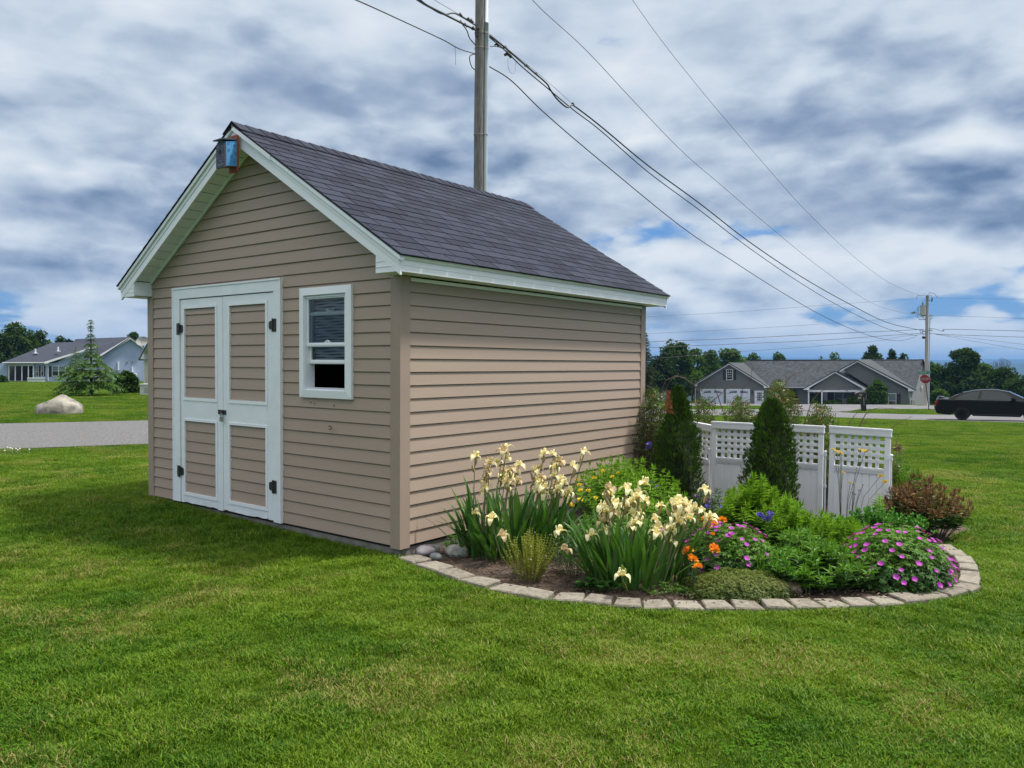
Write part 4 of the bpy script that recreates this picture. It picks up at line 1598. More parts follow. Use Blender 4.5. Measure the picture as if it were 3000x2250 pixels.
# left side
tree(47, 953, 108, 112, 'large dark maple left of the blue house roof', kind='dark', n=6000, low=.1)
tree(118, 973, 60, 116, 'narrower dark tree right of the large maple', kind='dark', n=2800, low=.1)
tree(4, 980, 50, 104, 'dark tree cut by the left edge of the picture', kind='con', n=2600, low=.1)
tree(-30, 1010, 70, 100, 'dark tree beyond the left end of the lawn', kind='con', n=2000, low=.1)
tree(142, 991, 24, 120, 'small dark treetop above the left roof hip', kind='dark', n=700)
tree(178, 985, 34, 122, 'round dark treetop above the middle of the blue house roof', kind='dark', n=1300)
tree(206, 988, 26, 122, 'spiky dark treetop beside the higher roof ridge', kind='con', n=900)
tree(390, 970, 44, 124, 'dark treetop behind the gable of the blue house', kind='dark', n=1900)
conifer(266, 936, 190, 33, 'young larch with a bare leader on the far lawn', kind='larch', name='larch_tree', n_lv=24, dens=1.5, droop=.22, bare=1.0, leafk=.85)
conifer(222, 1018, 118, 34.5, 'shorter wider larch left of the tall larch', kind='larch', name='larch_tree', n_lv=18, dens=1.7, droop=.28, leafk=.8)
tree(368, 1091, 62, 36, 'round dark green bush beside the larches', name='shrub', cat='shrub', kind='dark', n=3800, low=.12)
tree(352, 1136, 36, 35, 'low weedy growth under the round bush', name='shrub', cat='shrub', kind='dark', n=900, low=.0)
tree(392, 1134, 34, 36, 'low dark shrub between the bush and the air conditioner', name='shrub', cat='shrub', kind='dark', n=900, low=.0)
tree(6, 1104, 24, 80, 'clipped round shrub at the left porch of the blue house', name='shrub', cat='shrub', kind='dark', n=600, low=.0)


def house_shrub(px, py_top, wpx, py_base, w, label, n=1600, kind='mid'):
    t = tree(px, py_top, wpx, w, label, name='shrub', cat='shrub', kind=kind, n=n, low=.02)
    return t


house_shrub(2570, 1117, 56, 1187, 111, 'tall oval leafy shrub between porch and window of the grey house', 3400)
house_shrub(2506, 1161, 42, 1184, 114, 'round clipped shrub in front of the porch window', 1500)
house_shrub(2393, 1158, 32, 1183, 117, 'loose shrub between the two porch posts', 1000)
house_shrub(2318, 1143, 28, 1183, 118, 'tall purple-brown shrub beside the middle window', 900, 'dark')
house_shrub(2440, 1175, 50, 1183, 115, 'low flowering plants along the porch', 600)

# ================================================================== POLES AND WIRES
def vpole(name, label, px_bot, py_bot, px_top, py_top, w, r0, r1, base_z):
    b = P(px_bot, py_bot, w)
    tpt = P(px_top, py_top, w)
    d = (tpt - b) / (tpt[2] - b[2])
    base = b + d * (base_z - b[2])
    t = thing(name, label, 'utility pole', base)
    return t, base, tpt - base, d


NW = 21.0
q0 = P(1405, 560, NW)
npole, nbase, ntop, nd = vpole('utility_pole', 'tall weathered wooden utility pole rising behind the shed roof', 1402.5, 565, 1407, 2, NW, .15, .12, -.75)
ext = ntop + nd * 1.6
m = MB()
NP = 14
pr = [.152 - .0018 * i for i in range(NP)]
m.tube([ext * (i / (NP - 1)) + np.array([random.uniform(-.004, .004), random.uniform(-.004, .004), 0]) for i in range(NP)], pr, 14)
m.build('pole', pole_wood, npole, smooth=True)
m = MB()
co = np.array([CR[0], CR[1], 0]) * .175 + np.array([-CF[0], -CF[1], 0]) * .02
m.tube([co + ext * f for f in (0, .25, .5, .75, .835)], .054, 10)
m.tube([co * .97 + ext * f for f in (.836, .99)], .050, 10)
m.build('conduit', conduit_m, npole, smooth=True)
m = MB()
for py in (98, 143, 396):
    z = (P(1435, py, NW) - nbase)[2]
    c_ = ext * (z / ext[2])
    m.tube([c_ + co + np.array([0, 0, -.02]), c_ + co + np.array([0, 0, .02])], .060, 10)
    ang_ = np.linspace(0, 2 * pi, 15)
    m.tube([c_ + .152 * np.array([cos(a), sin(a), 0]) for a in ang_], .006, 4, cap=False)
m.build('strap', steel, npole)
m = MB()
zc2 = (P(1396, 103, NW) - nbase)
m.tube([zc2 + np.array([0, 0, .12]), zc2 + np.array([0, 0, -.10])] - CF * .14, .035, 7)
m.tube([zc2 - CF * .12 + np.array([0, 0, .10]) - CR * .12, zc2 - CF * .14 + np.array([0, 0, .12]) + CR * .08], .025, 6)
m.build('bracket', black_metal, npole)

FW = 74.0
fpole, fbase, ftop, fd = vpole('utility_pole', 'far utility pole with transformer and street lamp beside the stop sign', 2713, 1190, 2716.5, 866, FW, .17, .12, float(gz(*G(2712, 1194)[:2])) - .3)
m = MB()
m.tube([ftop * (i / 9) for i in range(10)], [.175 - .005 * i for i in range(10)], 10)
m.build('pole', M('far_pole_wood', (.40, .37, .34), (.25, .23, .21), rough=.9, scale=4, stretch=(4, 4, .4)), fpole, smooth=True)


def fp(px, py, dw=0.0):
    return P(px, py, FW + dw) - fbase


m = MB()
m.tube([fp(2721, 1190), fp(2723.5, 1000), fp(2724.5, 925), fp(2726, 921), fp(2730, 924)], [.05] * 5, 7)
m.build('conduit', conduit_m, fpole)
tr = sub('transformer', fpole)
m = MB()
m.tube([fp(2703.5, 924, -.1), fp(2703.5, 897, -.1)], .25, 12)
m.tube([fp(2703.5, 896.9, -.1), fp(2703.5, 894.5, -.1)], .27, 12)
m.build('tank', M('transformer_grey', (.36, .38, .36), rough=.5), tr)
m = MB()
m.tube([fp(2703.5, 894, -.1), fp(2703.5, 886, -.1)], .06, 7)
m.tube([fp(2703.5, 886, -.1), fp(2703.5, 881, -.1), fp(2710, 881, 0)], .015, 5)
m.build('bushing', M('brown_ceramic', (.06, .05, .05), rough=.4), tr)
lampp = sub('street_lamp', fpole)
m = MB()
m.tube([fp(2712, 940), fp(2700, 926), fp(2690, 918), fp(2683, 917)], [.03] * 4, 6)
m.tube([fp(2712, 934), fp(2702, 926)], .02, 5)
m.build('lamp_arm', conduit_m, lampp)
m = MB()
m.prism([fp(2671.5, 915), fp(2676, 913.4), fp(2684, 915), fp(2684, 917.8), fp(2677, 918.2)], CF * .3)
m.tube([fp(2679, 914, .1), fp(2679, 911.5, .1)], .05, 6)
m.build('lamp_head', M('lamp_grey', (.16, .17, .18), rough=.5), lampp)
m = MB()
m.tube([fp(2718, 883), fp(2727, 879)], .03, 5)
m.tube([fp(2731, 874), fp(2730, 884)], .06, 6)
m.build('insulator', M('brown_ceramic', (.06, .05, .05), rough=.4), fpole)
m = MB()
m.tube([fp(2703, 971), fp(2733, 967)], .05, 5)
m.tube([fp(2700, 925), fp(2734, 925.5)], .04, 5)
m.tube([fp(2692, 936), fp(2716, 936)], .03, 5)
m.tube([fp(2725, 938), fp(2732, 930)], .03, 5)
m.build('crossarm', M('lamp_grey', (.16, .17, .18), rough=.5), fpole)
m = MB()
rb = []
for i in range(7):
    e_ = -pi / 2 + pi * i / 6
    rb.append([fp(2706.5, 988.5, -.3) + .17 * np.array([cos(e_) * cos(a), cos(e_) * sin(a), sin(e_) * .85]) for a in np.linspace(0, 2 * pi, 13)])
m.grid(np.array(rb))
m.build('splice_case', black_metal, fpole)
m = MB()
m.tube([fp(2705, 966), fp(2701, 974), fp(2706, 980), fp(2712, 976)], .03, 5)
m.tube([fp(2695, 965), fp(2697, 977), fp(2700, 974)], .02, 5)
m.tube([fp(2688, 900), fp(2686, 915), fp(2688, 930), fp(2697, 933)], .018, 5)
m.tube([fp(2692, 897), fp(2690, 910), fp(2692, 925), fp(2700, 930)], .018, 5)
m.tube([fp(2716, 866), fp(2725, 857), fp(2737, 860), fp(2746, 872)], .018, 5)
m.tube([fp(2716, 868), fp(2728, 864), fp(2731, 874)], .018, 5)
m.tube([fp(2685, 877), fp(2687, 866), fp(2700, 866), fp(2712, 864)], .018, 5)
m.build('jumper_wires', cable_m, fpole)


def wire(label, pts, r, mat=cable_m, group=None, name='overhead_wire'):
    """pts: (px, py, depth) list, smoothed by Catmull-Rom"""
    q = np.array([P(a, b, c) for a, b, c in pts])
    if len(q) > 2:
        ext_ = np.vstack([2 * q[0] - q[1], q, 2 * q[-1] - q[-2]])
        out = []
        for i in range(1, len(ext_) - 2):
            for t in np.linspace(0, 1, 9, endpoint=False):
                a, b, c, d_ = ext_[i - 1], ext_[i], ext_[i + 1], ext_[i + 2]
                out.append(.5 * ((2 * b) + (-a + c) * t + (2 * a - 5 * b + 4 * c - d_) * t ** 2 + (-a + 3 * b - 3 * c + d_) * t ** 3))
        out.append(q[-1])
        q = np.array(out)
    m = MB()
    m.tube(list(q), r, 5)
    o = m.build(name, mat)
    return tag(o, label, 'wire', group)


def spanw(px0, py0, px1, py1, w0, w1, px):
    """depth along a straight span between two image columns"""
    u0, u1 = (px0 - 1500) / FPX * w0, (px1 - 1500) / FPX * w1
    k = (px - 1500) / FPX
    s = (k * w0 - u0) / ((u1 - u0) - k * (w1 - w0))
    return w0 + s * (w1 - w0)


def span_pts(pts, w0, w1):
    a, b = pts[0], pts[-1]
    return [(x, y, spanw(a[0], a[1], b[0], b[1], w0, w1, x)) for x, y in pts]


# near pole towards the viewer, up out of the picture
wire('thin cable from the pole rising left out of the picture', [(820, -90, 11), (1043, 0, 14.2), (1180, 62, 16.6), (1300, 118, 19), (1345, 143, 19.9), (1392, 158, NW)], .013)
wire('thick black cable bundle left of the near pole', [(1120, -90, 13), (1225, 0, 15.6), (1300, 41, 17.6), (1345, 64, 19.4), (1392, 88, NW)], .026)
wire('looped black cable just above the bundle left of the pole', [(1120, -105, 13), (1228, -3, 15.6), (1270, 28, 16.8), (1300, 42, 17.8), (1330, 39, 18.8), (1360, 54, 20), (1392, 74, NW)], .018)
wire('thin support strand meeting the near pole on its left', [(1180, -60, 14), (1273, 0, 16.6), (1345, 42, 19.4), (1392, 69, NW)], .006, steel_wire)
wire('cable dropping from the bundle to the left side of the pole', [(1357, 73, 19.9), (1368, 90, 20.3), (1376, 112, 20.7), (1392, 131, NW)], .014)
wire('small cable loop hanging at the left side of the pole', [(1392, 158, NW), (1378, 163, 20.6), (1376, 176, 20.6), (1382, 196, 20.8), (1392, 205, NW)], .013)
wire('short loose wire end hanging below the thin cable', [(1333, 139, 19.6), (1334.5, 165, 19.6), (1334.5, 190, 19.6)], .005, steel_wire)
# between the poles
wire('lowest cable curving down from the near pole to the far pole',
     span_pts([(1434, 195), (1500, 238), (1600, 335), (1770, 480), (2000, 667), (2150, 767), (2280, 850), (2400, 920), (2500, 966), (2580, 992), (2640, 998), (2684, 986)], NW, FW), .016)
wire('thick upper black bundle between the two poles',
     span_pts([(1434, 104), (1480, 140), (1545, 196), (1600, 243), (1612, 262), (1632, 290), (1660, 314), (1675, 309), (1690, 316), (1760, 370), (1900, 486), (2050, 596), (2200, 712), (2350, 812), (2480, 886), (2600, 945), (2700, 968)], NW, FW), .024)
wire('second black cable sagging just under the thick bundle',
     span_pts([(1434, 109), (1480, 148), (1530, 196), (1600, 255), (1680, 322), (1760, 383), (1900, 505), (2050, 616), (2200, 730), (2350, 832), (2480, 908), (2600, 963), (2686, 984)], NW, FW), .017)
wire('thin support strand above the thick bundle', span_pts([(1434, 99), (1520, 170), (1600, 235), (1678, 305)], NW, 27.3), .006, steel_wire)
wire('cable joining the bundle from the right side of the near pole', [(1436, 136, NW), (1452, 136, 21.4), (1470, 141, 21.8), (1487, 152, 22.2)], .012)
wire('thin wire loop hanging under the bundle', [(1488, 172, 22.2), (1489, 195, 22.2), (1497, 214, 22.3), (1506, 214, 22.4), (1511, 196, 22.5), (1511, 178, 22.5)], .005, steel_wire)
BND_L = bpy.data.objects['overhead_wire.001']
BND_R = None
for o_ in C.objects:
    if o_.get('label', '').startswith('thick upper black bundle'):
        BND_R = o_
for px, py, w_, s in ((1380, 63, 20.5, .05), (1372, 58, 20.2, .045), (1348, 45, 19.5, .045), (1362, 75, 20, .05), (1349, 66, 19.6, .04), (1386, 85, 20.7, .05), (1455, 133, 21.4, .05), (1480, 142, 21.9, .055), (1488, 163, 22.1, .085), (1543, 195, 23.3, .05), (1570, 217, 23.9, .04), (1678, 305, 27.3, .045)):
    m = MB()
    c_ = P(px, py, w_)
    m.tube([c_ + CR * s * 1.2 - CU * s * .6, c_ + CU * s * .9, c_ - CR * s * 1.2 + CU * s * .1], [s * .5, s * .8, s * .4], 6)
    m.build('cable_clamp', cable_m, BND_L if px < 1400 else BND_R)
wire('thin wire from the top edge to the middle of the far pole', span_pts([(1520, -40), (1560, 0), (1600, 40), (1720, 150), (1860, 300), (2000, 445), (2116, 545), (2250, 660), (2400, 782), (2540, 880), (2620, 910), (2688, 924)], 20, FW), .009, steel_wire)
wire('thin wire from the top edge to the top of the far pole', span_pts([(1820, -55), (1853, 0), (1950, 134), (2080, 296), (2200, 436), (2350, 606), (2480, 733), (2580, 812), (2640, 845), (2700, 867)], 30, FW), .009, steel_wire)
# wires leaving the far pole to the left and right
LW = [([(1700, 950), (1890, 929), (2150, 914), (2430, 893), (2686, 875)], .010, 'topmost thin wire running left from the far pole'),
      ([(1700, 990), (1910, 977), (2150, 965), (2430, 948), (2690, 928)], .010, 'second thin wire running left from the far pole'),
      ([(1700, 1020), (1920, 1001), (2150, 992), (2400, 979), (2600, 970), (2706, 965)], .022, 'upper thick cable running left above the grey house'),
      ([(1700, 1034), (1920, 1018), (2150, 1008), (2400, 997), (2600, 983), (2706, 976)], .020, 'lower thick cable running left above the grey house'),
      ([(1900, 1052), (2170, 1030), (2400, 1014), (2560, 1000), (2640, 986), (2706, 980)], .013, 'lowest sagging wire running left from the far pole')]
for pts, r, lb in LW:
    wire(lb, [(x, y, 62 + (FW - 62) * (x - 1700) / 1000) for x, y in pts], r)
RW = [([(2719, 872), (2760, 873), (3000, 877), (3300, 884)], .010, 'topmost thin wire running right from the far pole'),
      ([(2719, 925), (2800, 926), (3000, 933), (3300, 944)], .010, 'second thin wire running right from the far pole'),
      ([(2719, 963), (2740, 964), (2755, 969), (2766, 970), (2781, 965), (3000, 970), (3300, 978)], .022, 'thick cable with a small dip running right from the far pole'),
      ([(2719, 977), (2800, 981), (3000, 988), (3300, 999)], .020, 'second thick cable running right from the far pole'),
      ([(2740, 979), (2860, 992), (3000, 1009), (3300, 1040)], .012, 'upper descending wire to the right of the far pole'),
      ([(2740, 979), (2860, 1001), (3000, 1025), (3300, 1075)], .012, 'lower descending wire to the right of the far pole')]
for pts, r, lb in RW:
    wire(lb, [(x, y, FW - (x - 2719) * .008) for x, y in pts], r)


# ================================================================== SIGNS, MAILBOX, CAR
def text(body, size, loc, rot, mat, parent, extr=.003, name='lettering', align='CENTER', sx=1.0):
    cu = bpy.data.curves.new(name, 'FONT')
    cu.body = body
    cu.size = size
    cu.extrude = extr
    cu.align_x = align
    cu.align_y = 'CENTER'
    cu.materials.append(mat)
    tmp = bpy.data.objects.new(name, cu)
    C.objects.link(tmp)
    bpy.context.view_layer.update()
    me = bpy.data.meshes.new_from_object(tmp.evaluated_get(bpy.context.evaluated_depsgraph_get()))
    bpy.data.objects.remove(tmp)
    me.name = name
    o = link(name, me, parent)
    o.location = loc
    o.rotation_euler = rot
    o.scale = (sx, 1, 1)
    return o


ssb = G(2723, 1204)
SW = depth_of(ssb)
st = thing('stop_sign', 'red STOP sign on a leaning post with a green street name sign', 'sign', ssb)
dpx = SW / FPX
lean_ = CR * (2706 - 2723) * dpx + np.array([0, 0, 1]) * (1204 - 1096) * dpx
fdir = np.array([-FH[0], -FH[1], 0])
fdir = fdir * cos(.45) + np.array([-RH[0], -RH[1], 0]) * sin(.45)     # faces towards the viewer, turned left
rgt = np.array([-fdir[1], fdir[0], 0])
if np.dot(rgt, CR) < 0:
    rgt = -rgt
m = MB()
m.tube([(0, 0, -.2), lean_ * .5, lean_], .030, 6)
m.build('post', M('dark_green_post', (.012, .02, .018), rough=.7), st)
upv = lean_ / np.linalg.norm(lean_)
cen_ = lean_ * ((1204 - 1110.5) / 108) + fdir * .05
m = MB()
Ro = .345
m.prism([cen_ + (rgt * cos(a) + upv * sin(a)) * Ro for a in np.linspace(pi / 8, 2 * pi + pi / 8, 9)[:-1]], fdir * .006)
m.build('sign_border', M('sign_white', (.55, .5, .5), rough=.4), st)
m = MB()
m.prism([cen_ + (rgt * cos(a) + upv * sin(a)) * Ro * .94 + fdir * .007 for a in np.linspace(pi / 8, 2 * pi + pi / 8, 9)[:-1]], fdir * .004)
m.build('sign_face', M('sign_red', (.24, .012, .018), rough=.4), st)
rz = atan2(rgt[1], rgt[0])
sw_ = M('sign_white', (.55, .5, .5))
text('STOP', .27, cen_ + fdir * .014, (pi / 2, 0, rz), sw_, st, sx=.74)
sgr = np.cross(np.array([0, 0, 1.0]), -CF)
bd = RH[0] * .96 + FH[0] * -.28, RH[1] * .96 + FH[1] * -.28
bd = np.array([bd[0], bd[1], .10])
bd /= np.linalg.norm(bd)
bn = np.cross(bd, [0, 0, 1])
bn /= np.linalg.norm(bn)
if np.dot(bn, CP - ssb) < 0:
    bn = -bn
c0 = lean_ + np.array([0, 0, .10])
m = MB()
bu = np.cross(bn, bd)
bu = bu if bu[2] > 0 else -bu
hl, hh = .42, .105
m.prism([c0 - bd * hl - bu * hh, c0 + bd * hl - bu * hh, c0 + bd * hl + bu * hh, c0 - bd * hl + bu * hh], bn * .008)
m.build('street_name_blade', M('sign_green', (.010, .20, .13), rough=.4), st)
for body, off, s_ in (('LUPINE', -.11, .165), ('DR', .32, .11)):
    o = text(body, s_, c0 + bd * off + bn * .012, (0, 0, 0), sw_, st)
    Rm = Matrix(((bd[0], bu[0], bn[0]), (bd[1], bu[1], bn[1]), (bd[2], bu[2], bn[2])))
    o.rotation_euler = Rm.to_euler()

# mailbox on a black moulded post
mbp = G(2532.5, 1206)
MW = depth_of(mbp)
k_ = MW / FPX
mx = thing('mailbox', 'black mailbox and moulded post with white house numbers on the grass island', 'mailbox', mbp)
rr3 = np.array([RH[0], RH[1], 0])
ff3 = np.array([FH[0], FH[1], 0])


def mp(px, py, dw=0.0):
    return rr3 * (px - 2532.5) * k_ + np.array([0, 0, 1.0]) * (1206 - py) * k_ + ff3 * dw


m = MB()
m.prism([mp(2527, 1206.5), mp(2538.5, 1206.5), mp(2537.5, 1180), mp(2538, 1157), mp(2513, 1157), mp(2513.5, 1168), mp(2519, 1176), mp(2524.5, 1186)], ff3 * .20)
m.build('post', M('black_plastic', (.008, .008, .010), rough=.55), mx)
m = MB()
prof = [(2508, 1157), (2506.5, 1154), (2507, 1151.5), (2511, 1150), (2522, 1148.6), (2534, 1149.2), (2537, 1151), (2537, 1157)]
m.prism([mp(a, b, -.04) for a, b in prof], ff3 * .28)
m.build('box', M('black_plastic_gloss', (.02, .014, .016), rough=.35), mx)
m = MB()
m.prism([mp(2506, 1152.5, -.05), mp(2511, 1149.4, -.05), mp(2522, 1148, -.05), mp(2536, 1148.7, -.05), mp(2536, 1150.3, -.05), mp(2522, 1149.8, -.05), mp(2511, 1151.2, -.05)], ff3 * .30)
m.build('box_lid', M('grey_lid', (.16, .14, .14), rough=.5), mx)
m = MB()
m.tube([mp(2521.5, 1148, .05), mp(2521.3, 1136, .05)], .02, 5)
m.box(*(lambda c: (c[0] - .04, c[0] + .04, c[1] - .02, c[1] + .02, c[2] - .02, c[2] + .06))(mp(2520, 1136, .05)))
m.build('flag', M('lamp_grey', (.16, .17, .18)), mx)
o = text('115', .19, mp(2519.3, 1157.2, -.055), (pi / 2, 0, atan2(RH[1], RH[0])), M('number_white', (.7, .68, .66)), mx, sx=.8)
m = MB()
m.prism([mp(2513, 1163.4, -.01), mp(2522, 1163.0, -.01), mp(2522, 1167.4, -.01), mp(2513, 1168.4, -.01)], -ff3 * .006)
m.build('sticker', M('yellow_sticker', (.45, .36, .13), rough=.6), mx)
m = MB()
m.prism([mp(2528.2, 1164.5, -.005), mp(2530.8, 1164.5, -.005), mp(2532, 1188, -.005), mp(2530, 1188, -.005)], -ff3 * .006)
m.build('name_strip', M('grey_strip', (.25, .25, .27), rough=.6), mx)
m = MB()
m.prism([mp(2536.2, 1153.5, -.01), mp(2537.6, 1153.5, -.01), mp(2536.8, 1172, -.01), mp(2535.4, 1172, -.01)], -ff3 * .006)
m.build('reflector_strip', M('grey_strip', (.25, .25, .27), rough=.6), mx)

# black sedan
cw = G(2819, 1232.6)
CW = depth_of(cw)
u0_, w0_ = uw(cw[0], cw[1])
cdir = np.array([RH[0] * .845 - FH[0] * .535, RH[1] * .845 - FH[1] * .535])
cdir /= np.linalg.norm(cdir)
c_end = cw[:2] + cdir * 2.7
slope_c = (float(gz(*c_end)) - float(gz(*cw[:2]))) / 2.7
car = thing('parked_car', 'black sedan with black wheels and a small boot spoiler driving on the main road', 'car')
# local frame: x forward (rear axle at 0), y to the left (far side), z up
side_far = np.array([-cdir[1], cdir[0]])
if np.dot(side_far, FH) < 0:
    side_far = -side_far
hlf = .79
orig = np.array([*(cw[:2] + side_far * hlf), cw[2] + .024])
car.matrix_world = Matrix(((cdir[0], side_far[0], 0, orig[0]), (cdir[1], side_far[1], 0, orig[1]), (slope_c, 0, 1, orig[2]), (0, 0, 0, 1)))
paint = M('black_car_paint', (.006, .006, .009), (.008, .008, .011), rough=.28, spec=.22, coat=.10, noise=.2)
tyre_m = M('tyre_rubber', (.010, .010, .010), (.018, .018, .018), rough=.85, scale=20)
rim_m = M('black_rim', (.008, .008, .009), rough=.3, metal=.5)
car_glass = M('car_glass', (.022, .032, .036), rough=.05, spec=.35, coat=0)
WB = 2.73


def arch(cx, r, n=9):
    return [(cx + r * cos(a), .31 + r * sin(a)) for a in np.linspace(pi, 0, n)]


low = [(-1.10, .36), (-1.04, .30), (-.52, .24)] + [(x, z) for x, z in arch(0, .355)] + [(.44, .22), (WB - .44, .22)] + arch(WB, .355) + [(WB + .55, .22), (WB + .98, .30), (WB + 1.02, .50)]
top = [(WB + .98, .66), (WB + .80, .78), (WB + .30, .90), (WB - .28, .985), (1.2, .985), (.2, .985), (-.40, .99), (-.72, 1.01), (-1.00, 1.02), (-1.06, .96), (-1.10, .80), (-1.15, .60), (-1.14, .50)]
outl = low + top


def layer(y, sh_top, sh_in):
    o_ = []
    for x, z in outl:
        z2 = z if z < .45 else .45 + (z - .45) * (1 - sh_top)
        x2 = x + (sh_in if x < -.6 else (-sh_in if x > WB + .5 else 0))
        o_.append((x2, y, z2))
    return o_


ys_l = [(-.915, .16, .10), (-.905, .07, .04), (-.84, .01, .0), (-.40, -.02, -.05), (0, -.02, -.07), (.40, -.02, -.05), (.84, .01, 0), (.905, .07, .04), (.915, .16, .10)]
m = MB()
nO = len(outl)
V = []
for y, a, b in ys_l:
    V += layer(y, a, b)
F_ = []
for i in range(len(ys_l) - 1):
    for k in range(nO):
        F_.append((i * nO + k, i * nO + (k + 1) % nO, (i + 1) * nO + (k + 1) % nO, (i + 1) * nO + k))
F_.append(tuple(range(nO)))
F_.append(tuple(range((len(ys_l) - 1) * nO, len(ys_l) * nO))[::-1])
m.add(V, F_)
m.build('body', paint, car)
# cabin
cab = [(-.62, .97), (-.30, 1.16), (.08, 1.31), (.50, 1.405), (.95, 1.44), (1.40, 1.435), (1.78, 1.36), (2.20, 1.16), (2.62, .95)]
m = MB()
rows = []
for yb, yt in ((-.88, -.58), (-.60, -.45), (0, 0), (.60, .45), (.88, .58)):
    rows.append([(x, yb + (yt - yb) * min(1, max(0, (z - .97) / .47)), z + (.015 if abs(yb) < .5 else 0) + (.006 if abs(yb) < .7 else 0)) for x, z in cab])
m.grid(np.array(rows))
for s in (0, -1):
    r_ = rows[s]
    m.add(r_, [tuple(range(len(r_)))])
m.build('roof', paint, car)


def cy(z, sgn, o_=.006):
    return sgn * (.88 - .30 * (z - .97) / .47 + o_)


for sgn in (-1, 1):
    for nm, poly in (('rear_door_window', [(.14, 1.005), (.62, 1.002), (.70, 1.375), (.40, 1.335), (.05, 1.22), (-.18, 1.09), (-.22, 1.02)]),
                     ('front_door_window', [(.72, 1.002), (1.95, .99), (2.05, 1.06), (1.66, 1.31), (1.38, 1.385), (.80, 1.388)])):
        m = MB()
        m.add([(x, cy(z, sgn), z) for x, z in poly], [tuple(range(len(poly)))])
        m.build(nm, car_glass, car)
    m = MB()
    m.hexa([(-.28, sgn * .880, .972), (2.02, sgn * .880, .962), (2.02, sgn * .912, .962), (-.28, sgn * .912, .972),
            (-.28, sgn * .880, .992), (2.02, sgn * .880, .982), (2.02, sgn * .912, .982), (-.28, sgn * .912, .992)])
    m.build('chrome_strip', M('chrome', (.6, .62, .65), rough=.2, metal=.9), car)
    m = MB()
    m.prism([(1.93, sgn * .90, .95), (2.10, sgn * .90, .95), (2.13, sgn * .90, 1.04), (2.02, sgn * .90, 1.09), (1.93, sgn * .90, 1.08)], (0, sgn * .17, 0))
    m.build('wing_mirror', paint, car)
    for hx in (.10, 1.22):
        m = MB()
        m.box(hx, hx + .20, min(sgn * .91, sgn * .935), max(sgn * .91, sgn * .935), .86, .885)
        m.build('door_handle', paint, car)
    m = MB()
    m.prism([(-1.10, sgn * .80, .66), (-.93, sgn * .92, .66), (-.99, sgn * .915, .84), (-1.06, sgn * .90, .95), (-1.115, sgn * .78, .86)], (0, sgn * .006, 0))
    m.prism([(-1.165, sgn * .62, .70), (-1.165, sgn * .90, .68), (-1.13, sgn * .90, .86), (-1.13, sgn * .62, .86)], (.10, 0, 0))
    m.build('tail_light', M('red_lens', (.35, .008, .01), rough=.15, coat=1), car)
    m = MB()
    m.box(.45, WB - .46, min(sgn * .917, sgn * .925), max(sgn * .917, sgn * .925), .30, .32)
    m.build('sill_trim', M('dark_sill', (.04, .04, .042), rough=.5), car)
m = MB()
m.prism([(-1.08, -.62, 1.075), (-.94, -.62, 1.09), (-.80, -.62, 1.07), (-.94, -.62, 1.06)], (0, 1.24, 0))
m.box(-.98, -.90, -.55, -.50, 1.01, 1.07)
m.box(-.98, -.90, .50, .55, 1.01, 1.07)
m.build('spoiler', paint, car)
for nm, pts in (('rear_window', [(-.58, -.70, .99), (-.58, .70, .99), (.02, .52, 1.30), (.02, -.52, 1.30)]), ('windscreen', [(2.56, -.78, .975), (2.56, .78, .975), (1.82, .54, 1.352), (1.82, -.54, 1.352)])):
    m = MB()
    p_ = np.array(pts)
    nv = np.cross(p_[1] - p_[0], p_[3] - p_[0])
    nv /= np.linalg.norm(nv)
    if nv[2] < 0:
        nv = -nv
    m.prism(p_ + nv * .012, nv * .012)
    m.build(nm, M('bright_glass', (.05, .07, .08), rough=.05, spec=1.0, coat=1), car)
for wx in (0, WB):
    for sgn in (-1, 1):
        wh = thing('wheel', None, None)
        wh.parent = car
        wh.location = (wx, sgn * .80, .33)
        m = MB()
        rp = [(.215, -.10), (.30, -.10), (.328, -.07), (.330, .07), (.30, .10), (.215, .10)]
        n_ = 28
        m.grid(np.array([[(r * cos(a), y, r * sin(a)) for r, y in rp + rp[:1]] for a in np.linspace(0, 2 * pi, n_ + 1)]))
        m.build('tyre', tyre_m, wh, smooth=False)
        m = MB()
        for a in np.linspace(0, 2 * pi, 11)[:-1]:
            d0, d1 = np.array([cos(a), 0, sin(a)]), np.array([-sin(a), 0, cos(a)])
            yy = sgn * .07
            m.prism([d0 * .03 + d1 * .02 + [0, yy, 0], d0 * .225 + d1 * .012 + [0, yy, 0], d0 * .225 - d1 * .012 + [0, yy, 0], d0 * .03 - d1 * .02 + [0, yy, 0]], np.array([0, sgn * .02, 0]))
        m.tube([(0, sgn * .06, 0), (0, sgn * .095, 0)], .045, 12)
        m.grid(np.array([[(r * cos(a), y, r * sin(a)) for r, y in ((.205, sgn * .095), (.225, sgn * .098), (.225, sgn * -.05), (.205, sgn * -.05))] for a in np.linspace(0, 2 * pi, 25)]))
        m.build('rim', rim_m, wh)
        m = MB()
        m.tube([(0, -.03, 0), (0, .03, 0)], .19, 18)
        m.build('brake_disc', M('disc_dark', (.03, .03, .03), rough=.6, metal=.3), wh)

